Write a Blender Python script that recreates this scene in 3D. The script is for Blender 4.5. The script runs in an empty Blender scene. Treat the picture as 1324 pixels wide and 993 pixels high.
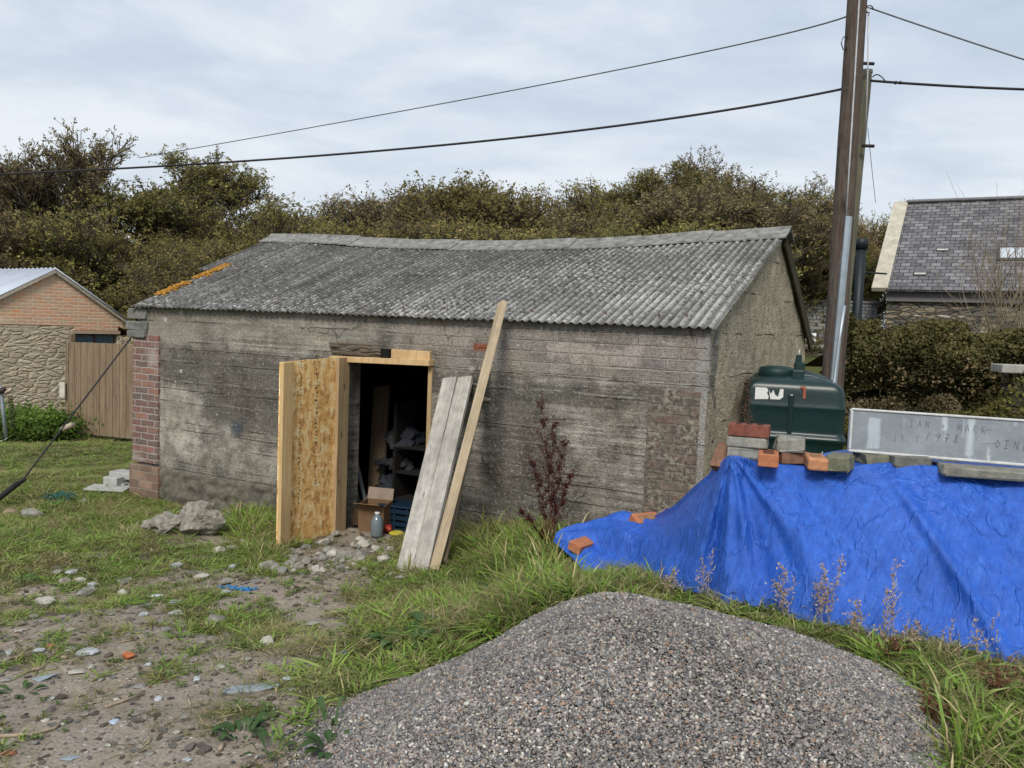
import bpy, bmesh, math, random
import numpy as np
from mathutils import Vector, Matrix, noise as mnoise
random.seed(7); rng = np.random.default_rng(7)
R = math.radians
scn = bpy.context.scene
col = bpy.data.collections.new("place"); scn.collection.children.link(col)

# ------------------------------------------------------------------ camera
F, EYE = 1072.7, 2.15
cam_data = bpy.data.cameras.new("camera"); cam = bpy.data.objects.new("camera", cam_data)
scn.collection.objects.link(cam); scn.camera = cam
cam_data.sensor_width = 36; cam_data.lens = F/1324*36; cam_data.clip_end = 3000; cam_data.clip_start = .05
CM = Matrix.Rotation(R(90-4.157), 3, 'X') @ Matrix.Rotation(R(2.255), 3, 'Z')
cam.matrix_world = Matrix.Translation((0, 0, EYE)) @ CM.to_4x4()
CI = CM.transposed()
def ray(px, py): return CM @ Vector(((px-662)/F, -(py-496.5)/F, -1))
def at(px, py, Y):
    d = ray(px, py); return Vector((0, 0, EYE)) + d*(Y/d.y)
def atz(px, py, z):
    d = ray(px, py); return Vector((0, 0, EYE)) + d*((z-EYE)/d.z)
def proj(x, y, z):
    q = CI @ Vector((x, y, z-EYE))
    if q.z > -.01: return (-9999, -9999)
    return (662+F*q.x/-q.z, 496.5-F*q.y/-q.z)
CIn = np.array(CI)
def projn(P):
    q = (P-np.array([0, 0, EYE])) @ CIn.T
    w = np.where(q[:, 2] < -.05, -q[:, 2], 1e-6)
    u = 662+F*q[:, 0]/w; v = 496.5-F*q[:, 1]/w
    u[q[:, 2] >= -.05] = -9e5
    return u, v

# ------------------------------------------------------------------ numpy noise
def vnoise(x, y, s=0):
    xi = np.floor(x).astype(np.int64); yi = np.floor(y).astype(np.int64)
    fx = x-xi; fy = y-yi; fx = fx*fx*(3-2*fx); fy = fy*fy*(3-2*fy)
    def h(a, b):
        n = (a*374761393+b*668265263+s*974634777) & 0x7fffffff
        n = ((n ^ (n >> 13))*1274126177) & 0x7fffffff
        return ((n ^ (n >> 16)) & 0xffff)/65535.0
    return (h(xi, yi)*(1-fx)+h(xi+1, yi)*fx)*(1-fy)+(h(xi, yi+1)*(1-fx)+h(xi+1, yi+1)*fx)*fy
def fbm(x, y, o=4, s=0):
    t = 0; a = .5; n = 0
    for k in range(o):
        t = t+a*vnoise(x*2**k, y*2**k, s+k); n += a; a *= .5
    return t/n

# ------------------------------------------------------------------ material helper
def hexc(h):
    h = h.lstrip('#'); v = [int(h[i:i+2], 16)/255 for i in (0, 2, 4)]
    return tuple([(c/12.92 if c <= .04045 else ((c+.055)/1.055)**2.4) for c in v]+[1])
def C4(c):
    if isinstance(c, str): return hexc(c)
    return tuple(c)+((1,) if len(c) == 3 else ())
class G:
    def __init__(s, name):
        s.m = bpy.data.materials.new(name); s.m.use_nodes = True; s.t = s.m.node_tree
        s.t.nodes.clear(); s.out = s.t.nodes.new('ShaderNodeOutputMaterial')
    def n(s, typ, ins=None, **kw):
        nd = s.t.nodes.new(typ)
        for k, v in kw.items(): setattr(nd, k, v)
        for k, v in (ins or {}).items(): s.put(nd.inputs[k], v)
        return nd
    def put(s, sock, v):
        if isinstance(v, bpy.types.NodeSocket): s.t.links.new(v, sock)
        elif isinstance(v, str): sock.default_value = hexc(v)
        elif isinstance(v, tuple) and sock.type == 'RGBA': sock.default_value = C4(v)
        else: sock.default_value = v
    def obj(s): return s.n('ShaderNodeTexCoord').outputs['Object']
    def uv(s): return s.n('ShaderNodeTexCoord').outputs['UV']
    def map(s, vec, scale=(1, 1, 1), loc=(0, 0, 0), rot=(0, 0, 0)):
        return s.n('ShaderNodeMapping', {'Vector': vec, 'Scale': scale, 'Location': loc, 'Rotation': rot}).outputs[0]
    def noise(s, vec, scale=5, detail=4, rough=.6, dist=0, col=False):
        nd = s.n('ShaderNodeTexNoise', {'Vector': vec, 'Scale': scale, 'Detail': detail, 'Roughness': rough, 'Distortion': dist})
        return nd.outputs['Color' if col else 'Fac']
    def vor(s, vec, scale=5, feature='F1', out='Distance', rnd=1):
        return s.n('ShaderNodeTexVoronoi', {'Vector': vec, 'Scale': scale, 'Randomness': rnd}, feature=feature).outputs[out]
    def ramp(s, fac, stops, interp='LINEAR'):
        nd = s.n('ShaderNodeValToRGB', {'Fac': fac}); cr = nd.color_ramp; cr.interpolation = interp
        while len(cr.elements) < len(stops): cr.elements.new(.5)
        for e, (p, c) in zip(cr.elements, stops):
            e.position = p; e.color = C4(c) if not isinstance(c, (int, float)) else (c, c, c, 1)
        return nd.outputs[0]
    def mix(s, f, a, b, mode='MIX'):
        nd = s.n('ShaderNodeMix', data_type='RGBA', blend_type=mode)
        s.put(nd.inputs[0], f); s.put(nd.inputs[6], a); s.put(nd.inputs[7], b); return nd.outputs[2]
    def math(s, op, a, b=0., c=None):
        nd = s.n('ShaderNodeMath', operation=op); s.put(nd.inputs[0], a); s.put(nd.inputs[1], b)
        if c is not None: s.put(nd.inputs[2], c)
        return nd.outputs[0]
    def smooth(s, v, lo, hi, a=0., b=1.):
        nd = s.n('ShaderNodeMapRange', {'Value': v, 'From Min': lo, 'From Max': hi, 'To Min': a, 'To Max': b}, interpolation_type='SMOOTHSTEP')
        return nd.outputs[0]
    def sep(s, v):
        nd = s.n('ShaderNodeSeparateXYZ', {'Vector': v}); return nd.outputs
    def comb(s, x, y, z=0.):
        return s.n('ShaderNodeCombineXYZ', {'X': x, 'Y': y, 'Z': z}).outputs[0]
    def add(s, a, b):
        nd = s.n('ShaderNodeVectorMath', operation='ADD'); s.put(nd.inputs[0], a); s.put(nd.inputs[1], b); return nd.outputs[0]
    def attr(s, name, out='Fac'): return s.n('ShaderNodeAttribute', attribute_name=name).outputs[out]
    def bump(s, h, dist=.01, strength=1., normal=None):
        i = {'Height': h, 'Distance': dist, 'Strength': strength}
        if normal is not None: i['Normal'] = normal
        return s.n('ShaderNodeBump', i).outputs[0]
    def bsdf(s, color, rough=.9, normal=None, spec=.3, metal=0., **kw):
        i = {'Base Color': color, 'Roughness': rough, 'Specular IOR Level': spec, 'Metallic': metal}
        if normal is not None: i['Normal'] = normal
        nd = s.n('ShaderNodeBsdfPrincipled', i)
        s.t.links.new(nd.outputs[0], s.out.inputs[0]); return s.m
    def box(s, vec, x0, x1, y0, y1, soft=.08, wob=None):
        """1 inside a soft rectangle of (x,y)"""
        o = s.sep(vec); x, y = o[0], o[1]
        if wob is not None: x = s.math('ADD', x, wob); y = s.math('ADD', y, wob)
        a = s.math('MULTIPLY', s.smooth(x, x0-soft, x0+soft), s.smooth(x, x1+soft, x1-soft))
        b = s.math('MULTIPLY', s.smooth(y, y0-soft, y0+soft), s.smooth(y, y1+soft, y1-soft))
        return s.math('MULTIPLY', a, b)
MATS = {}
def plain(name, c, rough=.8, var=.25, scale=8, bumpd=.002, spec=.3, metal=0., stretch=(1, 1, 1)):
    if name in MATS: return MATS[name]
    g = G(name); o = g.map(g.obj(), stretch); n = g.noise(o, scale, 6, .65)
    c = C4(c); lo = tuple(x*(1-var) for x in c[:3])+(1,); hi = tuple(min(1, x*(1+var)) for x in c[:3])+(1,)
    cc = g.ramp(n, [(.3, lo), (.7, hi)]); nn = g.noise(o, scale*9, 4, .6)
    MATS[name] = g.bsdf(cc, rough, g.bump(nn, bumpd), spec, metal); return MATS[name]

# ------------------------------------------------------------------ object helpers
def tag(o, label=None, cat=None, group=None, kind=None):
    if label: o['label'] = label
    if cat: o['category'] = cat
    if group: o['group'] = group
    if kind: o['kind'] = kind
    return o
def empty(name, label, cat, loc=(0, 0, 0), rz=0., group=None):
    o = bpy.data.objects.new(name, None); col.objects.link(o); o.location = loc; o.rotation_euler = (0, 0, rz)
    o.empty_display_size = .1
    return tag(o, label, cat, group)
def link(name, me, mat, parent=None):
    o = bpy.data.objects.new(name, me); col.objects.link(o)
    if mat is not None and not me.materials:
        for m in (mat if isinstance(mat, (list, tuple)) else [mat]): me.materials.append(m)
    if parent is not None: o.parent = parent
    return o
def boxuv(me):
    if not me.uv_layers: me.uv_layers.new(name='UVMap')
    uv = me.uv_layers[0].data
    nl = len(me.loops); nv = len(me.vertices); nf = len(me.polygons)
    co = np.empty(nv*3); me.vertices.foreach_get('co', co); co = co.reshape(-1, 3)
    li = np.empty(nl, dtype=np.int32); me.loops.foreach_get('vertex_index', li)
    no = np.empty(nf*3); me.polygons.foreach_get('normal', no); no = np.abs(no.reshape(-1, 3))
    lt = np.empty(nf, dtype=np.int32); me.polygons.foreach_get('loop_total', lt)
    n = np.repeat(no, lt, axis=0); c = co[li]
    ax = n.argmax(1)
    u = np.where(ax == 0, c[:, 1], c[:, 0]); v = np.where(ax == 2, c[:, 1], c[:, 2])
    uv.foreach_set('uv', np.stack([u, v], 1).ravel())
def mesh(name, V, Fc, mat, parent=None, smooth=False, uv=True, attrs=None):
    me = bpy.data.meshes.new(name); V = np.asarray(V, float)
    if isinstance(Fc, np.ndarray):
        nv, nf, k = len(V), len(Fc), Fc.shape[1]
        me.vertices.add(nv); me.vertices.foreach_set('co', V.ravel())
        me.loops.add(nf*k); me.loops.foreach_set('vertex_index', Fc.astype(np.int32).ravel())
        me.polygons.add(nf); me.polygons.foreach_set('loop_start', np.arange(0, nf*k, k, dtype=np.int32))
        me.update(calc_edges=True)
    else:
        me.from_pydata([tuple(v) for v in V], [], Fc); me.update()
    if smooth: me.polygons.foreach_set('use_smooth', [True]*len(me.polygons))
    if uv: boxuv(me)
    for k, (dom, val) in (attrs or {}).items():
        a = me.attributes.new(k, 'FLOAT', dom); a.data.foreach_set('value', np.asarray(val, np.float32))
    return link(name, me, mat, parent)
def bm_obj(name, bm, mat, parent=None, smooth=False, uv=True):
    me = bpy.data.meshes.new(name); bmesh.ops.recalc_face_normals(bm, faces=bm.faces[:]); bm.to_mesh(me); bm.free()
    if smooth: me.polygons.foreach_set('use_smooth', [True]*len(me.polygons))
    if uv: boxuv(me)
    return link(name, me, mat, parent)
def bx(bm, size, loc=(0, 0, 0), rot=None, bev=0., seg=1, wob=0.):
    r = bmesh.ops.create_cube(bm, size=1); vs = r['verts']
    bmesh.ops.scale(bm, verts=vs, vec=size)
    if bev > 0:
        es = list({e for v in vs for e in v.link_edges})
        rr = bmesh.ops.bevel(bm, geom=es, offset=bev, segments=seg, affect='EDGES', profile=.5)
        vs = list({v for v in rr['verts']} | {v for v in vs if v.is_valid})
    if wob:
        for v in vs: v.co += Vector((random.gauss(0, wob), random.gauss(0, wob), random.gauss(0, wob)))
    M = Matrix.Translation(loc)
    if rot is not None: M = M @ (rot.to_4x4() if isinstance(rot, Matrix) else Matrix.Rotation(rot, 4, 'Z'))
    bmesh.ops.transform(bm, matrix=M, verts=vs); return vs
def tube(bm, pts, r, sides=8, cap=True):
    pts = [Vector(p) for p in pts]; n = len(pts); rr = r if isinstance(r, (list, tuple)) else [r]*n
    rings = []; ref = None
    for i, p in enumerate(pts):
        d = (pts[min(i+1, n-1)]-pts[max(i-1, 0)]).normalized()
        if ref is None: ref = Vector((0, 0, 1)) if abs(d.z) < .9 else Vector((1, 0, 0))
        a = d.cross(ref).normalized(); b = d.cross(a).normalized(); ref = -b if False else ref
        rings.append([bm.verts.new(p+(a*math.cos(2*math.pi*k/sides)+b*math.sin(2*math.pi*k/sides))*rr[i]) for k in range(sides)])
    for i in range(n-1):
        for k in range(sides):
            bm.faces.new((rings[i][k], rings[i][(k+1) % sides], rings[i+1][(k+1) % sides], rings[i+1][k]))
    if cap:
        bm.faces.new(rings[0][::-1]); bm.faces.new(rings[-1])
def tubeo(name, pts, r, mat, parent=None, sides=8):
    bm = bmesh.new(); tube(bm, pts, r, sides); return bm_obj(name, bm, mat, parent, smooth=True)
def boxo(name, size, loc, mat, parent=None, rot=None, bev=.004, wob=0., seg=1):
    bm = bmesh.new(); bx(bm, size, loc, rot, bev, seg, wob); return bm_obj(name, bm, mat, parent)
def basis(xa, za):
    x = Vector(xa).normalized(); z = Vector(za); z = (z-x*z.dot(x)).normalized(); y = z.cross(x)
    return Matrix((x, y, z)).transposed()

# ------------------------------------------------------------------ hut frame
HA = Vector((1.503, 6.349, 0)); HYAW = R(-28.773); HL, HW, HF = 6.587, 4.172, .573
EAVE = 2.164; RIDGE = 3.214
HM = Matrix.Translation(HA) @ Matrix.Rotation(HYAW, 4, 'Z'); HI = HM.inverted()
def hl(px, py, y=0.):   # where the pixel's ray meets the hut-local plane y
    o = HI @ Vector((0, 0, EYE)); d = HI.to_3x3() @ ray(px, py); t = (y-o.y)/d.y; return o+d*t
def hg(px, py, x=0.):
    o = HI @ Vector((0, 0, EYE)); d = HI.to_3x3() @ ray(px, py); t = (x-o.x)/d.x; return o+d*t

# ------------------------------------------------------------------ terrain
CTRL = []
def cz(px, py, z): p = atz(px, py, z); CTRL.append((p.x, p.y, z))
for a in [(190, 650, -.02), (500, 702, .04), (357, 722, .1), (60, 660, -.06), (60, 600, -.36), (20, 560, -.6), (170, 558, -.52), (190, 740, .1),
          (350, 790, .3), (60, 750, .12), (0, 993, .5), (300, 993, .52), (662, 993, .56), (100, 880, .38), (500, 850, .42), (600, 750, .26),
          (700, 700, .36), (760, 716, .44), (880, 772, .70), (1000, 790, .79), (1324, 866, .73), (1150, 838, .76), (1200, 993, .72), (1000, 930, .70), (560, 740, .2)]: cz(*a)
for lx, z in ((0, .5), (-.8, .42), (-2.2, .22), (-3.6, .06), (-5, 0), (-6.8, -.05)):
    p = HM @ Vector((lx, -.1, 0)); CTRL.append((p.x, p.y, z))
CTRL += [(-3, 12, 0), (3.4, 7, .5), (4.4, 9, .6), (5, 6, .6), (3, 4.9, .66), (6, 11, .6), (9, 11, .7), (12, 20, 1.3), (8, 8, .7), (5, 9, .6), (0, 0, .55), (4, 0, .7), (-4, 0, .5), (0, -8, .5), (8, -8, .5),
         (-8, -8, .5), (-16, 18, -.7), (-16, 8, -.4), (-9, 4, .1), (0, 22, .3), (-10, 26, -.3), (10, 30, 1.5), (20, 30, 2.0), (24, 14, 1.6), (-30, 30, -.5), (-60, 60, 0), (60, 60, 2), (0, 80, 1), (2.2, 10, .5)]
CT = np.array(CTRL)
def gzn(x, y):
    x = np.asarray(x, float); y = np.asarray(y, float); sh = x.shape; x = x.ravel(); y = y.ravel(); o = np.empty_like(x)
    for i in range(0, len(x), 20000):
        xs = x[i:i+20000, None]; ys = y[i:i+20000, None]
        d2 = (xs-CT[None, :, 0])**2+(ys-CT[None, :, 1])**2; s = .35+.004*(xs**2+ys**2)
        w = (d2+s)**-2.2; o[i:i+20000] = (w*CT[None, :, 2]).sum(1)/w.sum(1)
    o += .05*(fbm(x*1.3+50, y*1.3+50, 3, 3)-.5)*1.2+.02*(fbm(x*7, y*7, 3, 9)-.5)
    return o.reshape(sh)
HEAP = Vector((.44, 3.12, 0))
def heapn(x, y):
    dx = x-HEAP.x; dy = y-HEAP.y
    a = np.arctan2(dy, dx); r = np.hypot(dx/1.0, dy*.97)
    rad = 1.20-.13*np.exp(-((a-.35)/.45)**2)+.08*np.sin(2*a+.5)+.08*np.sin(3*a+2)+.05*np.sin(5*a)
    tu = r/rad; t = np.clip(tu, 0, 1)
    h = .50*(1-t)**1.0*(1-.17*np.exp(-(t*3.4)**2)) + .04*np.cos(a*3+1)*t*(1-t)*2
    h = h+.03*(fbm(x*2.2+9, y*2.2, 3, 31)-.5)*(t < 1)*(1-t)*3
    return np.where(t < 1, h, 0), tu
def gz(x, y): return float(gzn(np.array([x]), np.array([y]))[0])
def surf(x, y):
    x = np.asarray(x, float); y = np.asarray(y, float); h, t = heapn(x, y); return gzn(x, y)+h
def gp(px, py):
    d = ray(px, py); lo, hi = 1.5, 1.5
    while hi < 60:
        p = Vector((0, 0, EYE))+d*(hi/d.y)
        if p.z < float(surf(np.array([p.x]), np.array([p.y]))[0]): break
        lo = hi; hi += .15
    for _ in range(14):
        m = (lo+hi)/2; p = Vector((0, 0, EYE))+d*(m/d.y)
        if p.z < float(surf(np.array([p.x]), np.array([p.y]))[0]): hi = m
        else: lo = m
    return Vector((0, 0, EYE))+d*(hi/d.y)
# what grows where, read off the photograph: px, py, density, height, greenness(0 olive .. 1 fresh)
ZONE = np.array([
 (60, 600, 1, .05, 1), (150, 585, 1, .05, 1), (20, 580, 1, .06, .9), (60, 620, .35, .04, .2), (120, 622, .3, .04, .2), (60, 645, .8, .1, .4), (130, 655, .8, .1, .4), (30, 690, .9, .1, .9),
 (100, 690, 1, .09, 1), (160, 690, .85, .1, .7), (60, 715, .95, .08, .9), (150, 720, .9, .06, .9), (220, 705, .7, .08, .8), (60, 745, .25, .04, .6), (150, 752, .3, .05, .6), (230, 750, .35, .06, .6),
 (240, 715, .6, .06, .9), (215, 700, .2, .05, .8), (262, 700, .2, .05, .8), (285, 680, .5, .1, .7), (330, 680, .9, .17, 1), (340, 712, .8, .1, .7), (300, 725, .4, .07, .8), (310, 770, .35, .04, .5), (230, 765, .5, .05, .6), (370, 780, .25, .05, .4), (430, 755, .06, .04, .4), (390, 740, .05, .04, .4), (470, 745, .25, .05, .4),
 (420, 725, 0, .03, .3), (470, 715, .02, .04, .3), (510, 755, .7, .08, .7), (450, 775, .7, .07, .8), (420, 800, .35, .05, .4), (370, 830, .4, .05, .3), (420, 850, .5, .06, .3), (300, 830, .2, .04, .3), (300, 790, .2, .05, .4),
 (200, 800, .12, .05, .4), (100, 800, .06, .04, .4), (50, 850, .02, .03, .3), (150, 850, .07, .04, .3), (100, 950, .02, .03, .3), (250, 880, .14, .04, .3), (200, 930, .06, .04, .3), (250, 960, .08, .04, .4), (360, 900, .2, .04, .4), (330, 950, .12, .04, .5), (430, 905, .3, .06, .7),
 (480, 850, .95, .1, 1), (440, 885, .9, .09, 1), (520, 820, 1, .09, .8), (560, 780, 1, .09, .6), (600, 770, 1, .09, .7), (560, 745, .9, .08, .6), (620, 740, 1, .11, .7), (600, 715, .7, .14, .6), (650, 720, 1, .19, .4), (700, 735, 1, .21, .35), (690, 700, 1, .17, .4),
 (750, 750, 1, .12, .5), (800, 768, .9, .1, .4), (870, 778, .8, .08, .5), (930, 785, .8, .07, .7), (980, 800, .9, .10, .8), (1040, 818, .8, .08, .5), (1090, 845, .9, .09, .4), (1130, 870, 1, .11, .5), (1180, 870, 1, .08, .55), (1250, 885, 1, .07, .5), (1300, 890, 1, .07, .5), (1220, 930, .95, .13, .7),
 (1290, 930, .9, .12, .55), (1180, 930, .9, .12, .6), (1260, 980, 1, .14, .8), (1310, 980, 1, .14, .7), (1400, 900, 1, .08, .5), (-80, 900, .05, .04, .4), (-80, 700, .8, .1, .8)], float)
def zonen(x, y, z):
    u, v = projn(np.stack([x, y, z], 1)); out = np.zeros((len(x), 3))
    for i in range(0, len(x), 20000):
        d2 = ((u[i:i+20000, None]-ZONE[None, :, 0])/1.0)**2+((v[i:i+20000, None]-ZONE[None, :, 1])*1.35)**2
        w = (d2+120)**-1.8; out[i:i+20000] = (w[:, :, None]*ZONE[None, :, 2:]).sum(1)/w.sum(1)[:, None]
    away = (u < -600) | (u > 1950)
    out[away] = (.8, .1, .6)
    far = y > 13.5
    out[far & ~away] = (.95, .06, .8)
    return out
def inhut(x, y, m=0.):
    c, s = math.cos(-HYAW), math.sin(-HYAW); dx = x-HA.x; dy = y-HA.y
    lx = c*dx-s*dy; ly = s*dx+c*dy
    return (lx > -HL-m) & (lx < m) & (ly > -m) & (ly < HW+m)

def warp(lo, hi, c0, c1, fine, grow):
    a = list(np.arange(c0, c1, fine)); s = fine; v = c1
    while v < hi: a.append(v); s *= grow; v += s
    a.append(hi); b = []; s = fine; v = c0-fine
    while v > lo: b.append(v); s *= grow; v -= s
    b.append(lo); return np.array(b[::-1]+a)
xs = warp(-900, 900, -5.5, 4.5, .045, 1.09); ys = warp(-200, 1500, 2.2, 10, .045, 1.08)
GX, GY = np.meshgrid(xs, ys); gx, gy = GX.ravel(), GY.ravel(); zz = gzn(gx, gy)
inside = inhut(gx, gy, -.12); zz = np.where(inside, .02, zz)
zo = zonen(gx, gy, zz)
den = zo[:, 0]; nz = fbm(gx*3, gy*3, 4, 77)
gmask = np.clip((den-.12+(nz-.5)*1.4)*1.6, 0, 1); gmask[inside] = 0
_, ht = heapn(gx, gy); near = np.clip((1.03-ht+(nz-.5)*.3)*8, 0, 1)
nx_, ny_ = len(xs), len(ys); idx = np.arange(nx_*ny_).reshape(ny_, nx_)
FQ = np.stack([idx[:-1, :-1], idx[:-1, 1:], idx[1:, 1:], idx[1:, :-1]], -1).reshape(-1, 4)

g = G("soil"); o = g.obj()
n1 = g.noise(o, 1.3, 6, .65); n2 = g.noise(o, 14, 8, .7); n3 = g.noise(o, 75, 5, .7)
soil = g.ramp(n2, [(.28, (.12, .095, .072)), (.5, (.26, .215, .165)), (.72, (.42, .355, .29))])
soil = g.mix(g.smooth(n1, .42, .62), soil, g.ramp(n3, [(.3, (.13, .11, .09)), (.7, (.42, .36, .3))]))
vd = g.vor(o, 46, 'F1'); vc = g.vor(o, 46, 'F1', 'Color'); sc = g.sep(vc)
chip = g.math('MULTIPLY', g.smooth(vd, .42, .3), g.smooth(sc[0], .62, .66))
soil = g.mix(chip, soil, g.ramp(sc[1], [(0, (.12, .1, .085)), (.6, (.3, .27, .24)), (1, (.5, .48, .45))]))
gm = g.attr('grassy')
gn = g.smooth(g.math('ADD', gm, g.math('MULTIPLY', g.math('SUBTRACT', n2, .5), .9)), .3, .6)
green = g.ramp(n3, [(.3, (.05, .055, .02)), (.6, (.11, .12, .04)), (.8, (.18, .17, .08))])
cc = g.mix(gn, soil, green)
gr = g.attr('shingle'); vd2 = g.vor(o, 75, 'F1'); vs2 = g.sep(g.vor(o, 75, 'F1', 'Color'))
peb = g.mix(g.smooth(vd2, .25, .6), g.ramp(vs2[0], [(0, (.08, .08, .085)), (.5, (.2, .19, .18)), (.85, (.32, .28, .24)), (1, (.55, .53, .5))]), (.04, .037, .034, 1))
gm2 = g.smooth(g.math('ADD', gr, g.math('MULTIPLY', g.math('SUBTRACT', n2, .5), 1.2)), .35, .6)
cc = g.mix(gm2, cc, peb)
hh = g.math('ADD', g.math('MULTIPLY', n2, .6), g.math('ADD', g.math('MULTIPLY', n3, .35), g.math('MULTIPLY', chip, .25)))
SOIL = g.bsdf(cc, .95, g.bump(hh, .03, .8), .15)
gr_o = mesh('ground', np.stack([gx, gy, zz], 1), FQ, SOIL, smooth=True, uv=False, attrs={'grassy': ('POINT', gmask), 'shingle': ('POINT', near)})
tag(gr_o, kind='structure')

# ------------------------------------------------------------------ scatter by geometry nodes
def scatter(name, P, rot, scl, idx, sources, mat_base=None, base=None):
    me = bpy.data.meshes.new(name); me.vertices.add(len(P)); me.vertices.foreach_set('co', np.asarray(P, np.float32).ravel())
    a = me.attributes.new('rot', 'FLOAT_VECTOR', 'POINT'); a.data.foreach_set('vector', np.asarray(rot, np.float32).ravel())
    a = me.attributes.new('scl', 'FLOAT_VECTOR', 'POINT'); a.data.foreach_set('vector', np.asarray(scl, np.float32).ravel())
    a = me.attributes.new('pick', 'INT', 'POINT'); a.data.foreach_set('value', np.asarray(idx, np.int32))
    o = bpy.data.objects.new(name, me); col.objects.link(o)
    ng = bpy.data.node_groups.new(name, 'GeometryNodeTree')
    ng.interface.new_socket('Geometry', in_out='INPUT', socket_type='NodeSocketGeometry')
    ng.interface.new_socket('Geometry', in_out='OUTPUT', socket_type='NodeSocketGeometry')
    N = ng.nodes; L = ng.links; gi = N.new('NodeGroupInput'); go = N.new('NodeGroupOutput')
    j = N.new('GeometryNodeGeometryToInstance')
    for s in sources:
        oi = N.new('GeometryNodeObjectInfo'); oi.inputs['Object'].default_value = s
        L.new(oi.outputs['Geometry'], j.inputs[0])
    def na(nm, t):
        q = N.new('GeometryNodeInputNamedAttribute'); q.data_type = t; q.inputs[0].default_value = nm
        return q.outputs['Attribute']
    iop = N.new('GeometryNodeInstanceOnPoints'); L.new(gi.outputs[0], iop.inputs['Points']); L.new(j.outputs[0], iop.inputs['Instance'])
    iop.inputs['Pick Instance'].default_value = True
    L.new(na('pick', 'INT'), iop.inputs['Instance Index'])
    e2r = N.new('FunctionNodeEulerToRotation'); L.new(na('rot', 'FLOAT_VECTOR'), e2r.inputs[0]); L.new(e2r.outputs[0], iop.inputs['Rotation'])
    L.new(na('scl', 'FLOAT_VECTOR'), iop.inputs['Scale']); L.new(iop.outputs[0], go.inputs[0])
    md = o.modifiers.new('scatter', 'NODES'); md.node_group = ng
    return o
def src(name, V, Fc, mat, attrs=None, smooth=False):
    me = bpy.data.meshes.new(name); V = np.asarray(V, float)
    me.from_pydata([tuple(v) for v in V], [], [tuple(f) for f in Fc]); me.update()
    if smooth: me.polygons.foreach_set('use_smooth', [True]*len(me.polygons))
    for k, (dom, val) in (attrs or {}).items():
        a = me.attributes.new(k, 'FLOAT', dom); a.data.foreach_set('value', np.asarray(val, np.float32))
    me.materials.append(mat); return bpy.data.objects.new(name, me)

# ------------------------------------------------------------------ grass
def grass_mat(name, lo, mid, hi, dry):
    g = G(name); h = g.attr('hgt'); r = g.attr('rnd'); oi = g.n('ShaderNodeObjectInfo').outputs['Random']
    pos = g.n('ShaderNodeNewGeometry').outputs['Position']; n = g.noise(pos, 1.1, 4, .6)
    c = g.ramp(g.math('ADD', g.math('MULTIPLY', r, .5), g.math('MULTIPLY', oi, .5)), [(0, lo), (.45, mid), (1, hi)])
    c = g.mix(g.smooth(n, .35, .7, 0., .5), c, lo); nb = g.noise(g.add(pos, (7., 3., 0.)), 2.3, 4, .65); c = g.mix(g.smooth(nb, .48, .68, 0., .6), c, tuple(v*.75 for v in dry[:3])+(1,))
    c = g.mix(g.smooth(r, .8, .86), c, dry)
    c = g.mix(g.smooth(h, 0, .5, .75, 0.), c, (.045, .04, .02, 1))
    d = g.n('ShaderNodeBsdfDiffuse', {'Color': c}); t = g.n('ShaderNodeBsdfTranslucent', {'Color': c}); gl = g.n('ShaderNodeBsdfGlossy', {'Roughness': .45, 'Color': (.5, .5, .5, 1)})
    m = g.n('ShaderNodeMixShader', {0: .32}); g.t.links.new(d.outputs[0], m.inputs[1]); g.t.links.new(t.outputs[0], m.inputs[2])
    m2 = g.n('ShaderNodeMixShader', {0: .05}); g.t.links.new(m.outputs[0], m2.inputs[1]); g.t.links.new(gl.outputs[0], m2.inputs[2])
    g.t.links.new(m2.outputs[0], g.out.inputs[0]); return g.m
GFRESH = grass_mat("grass_fresh", (.11, .19, .03, 1), (.21, .33, .05, 1), (.32, .44, .09, 1), (.45, .38, .18, 1))
GOLIVE = grass_mat("grass_olive", (.09, .11, .03, 1), (.19, .20, .06, 1), (.32, .29, .12, 1), (.52, .42, .24, 1))
GDRY = grass_mat("grass_dry", (.2, .15, .08, 1), (.34, .27, .16, 1), (.48, .4, .25, 1), (.5, .42, .28, 1))
def tuft(name, mat, nb, spread, h, w, lean, seed):
    r = random.Random(seed); V = []; Fc = []; H = []; RR = []
    for _ in range(nb):
        a = r.uniform(0, 6.283); d = spread*math.sqrt(r.random()); bxp = Vector((math.cos(a)*d, math.sin(a)*d, -.01))
        la = a+r.gauss(0, .9); le = lean*r.uniform(.3, 1.6); hh = h*r.uniform(.4, 1.15); ww = w*r.uniform(.6, 1.2)
        fa = r.uniform(0, 6.283); side = Vector((math.cos(fa), math.sin(fa), 0)); dr = Vector((math.cos(la), math.sin(la), 0))
        rv = r.random(); base = len(V)
        for k, t in enumerate((0, .4, .75, 1)):
            c = bxp+Vector((0, 0, hh*t*(1-.35*le*t)))+dr*hh*le*t*t*.8; wk = ww*(1-.25*t) if t < 1 else 0
            if t < 1: V += [c-side*wk/2, c+side*wk/2]; H += [t, t]; RR += [rv, rv]
            else: V.append(c); H.append(t); RR.append(rv)
        Fc += [(base, base+1, base+3, base+2), (base+2, base+3, base+5, base+4), (base+4, base+5, base+6)]
    return src(name, V, Fc, mat, {'hgt': ('POINT', H), 'rnd': ('POINT', RR)})
TF = [tuft('tuft_fresh%d' % i, GFRESH, 34, .42, 1, .045 if i % 2 else .035, .8, i) for i in range(4)]
TO = [tuft('tuft_olive%d' % i, GOLIVE, 38, .5, 1, .034, 1.1, 10+i) for i in range(4)]
TL = [tuft('tuft_broad%d' % i, GFRESH, 18, .35, 1, .09, 1.2, 20+i) for i in range(2)]
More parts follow.
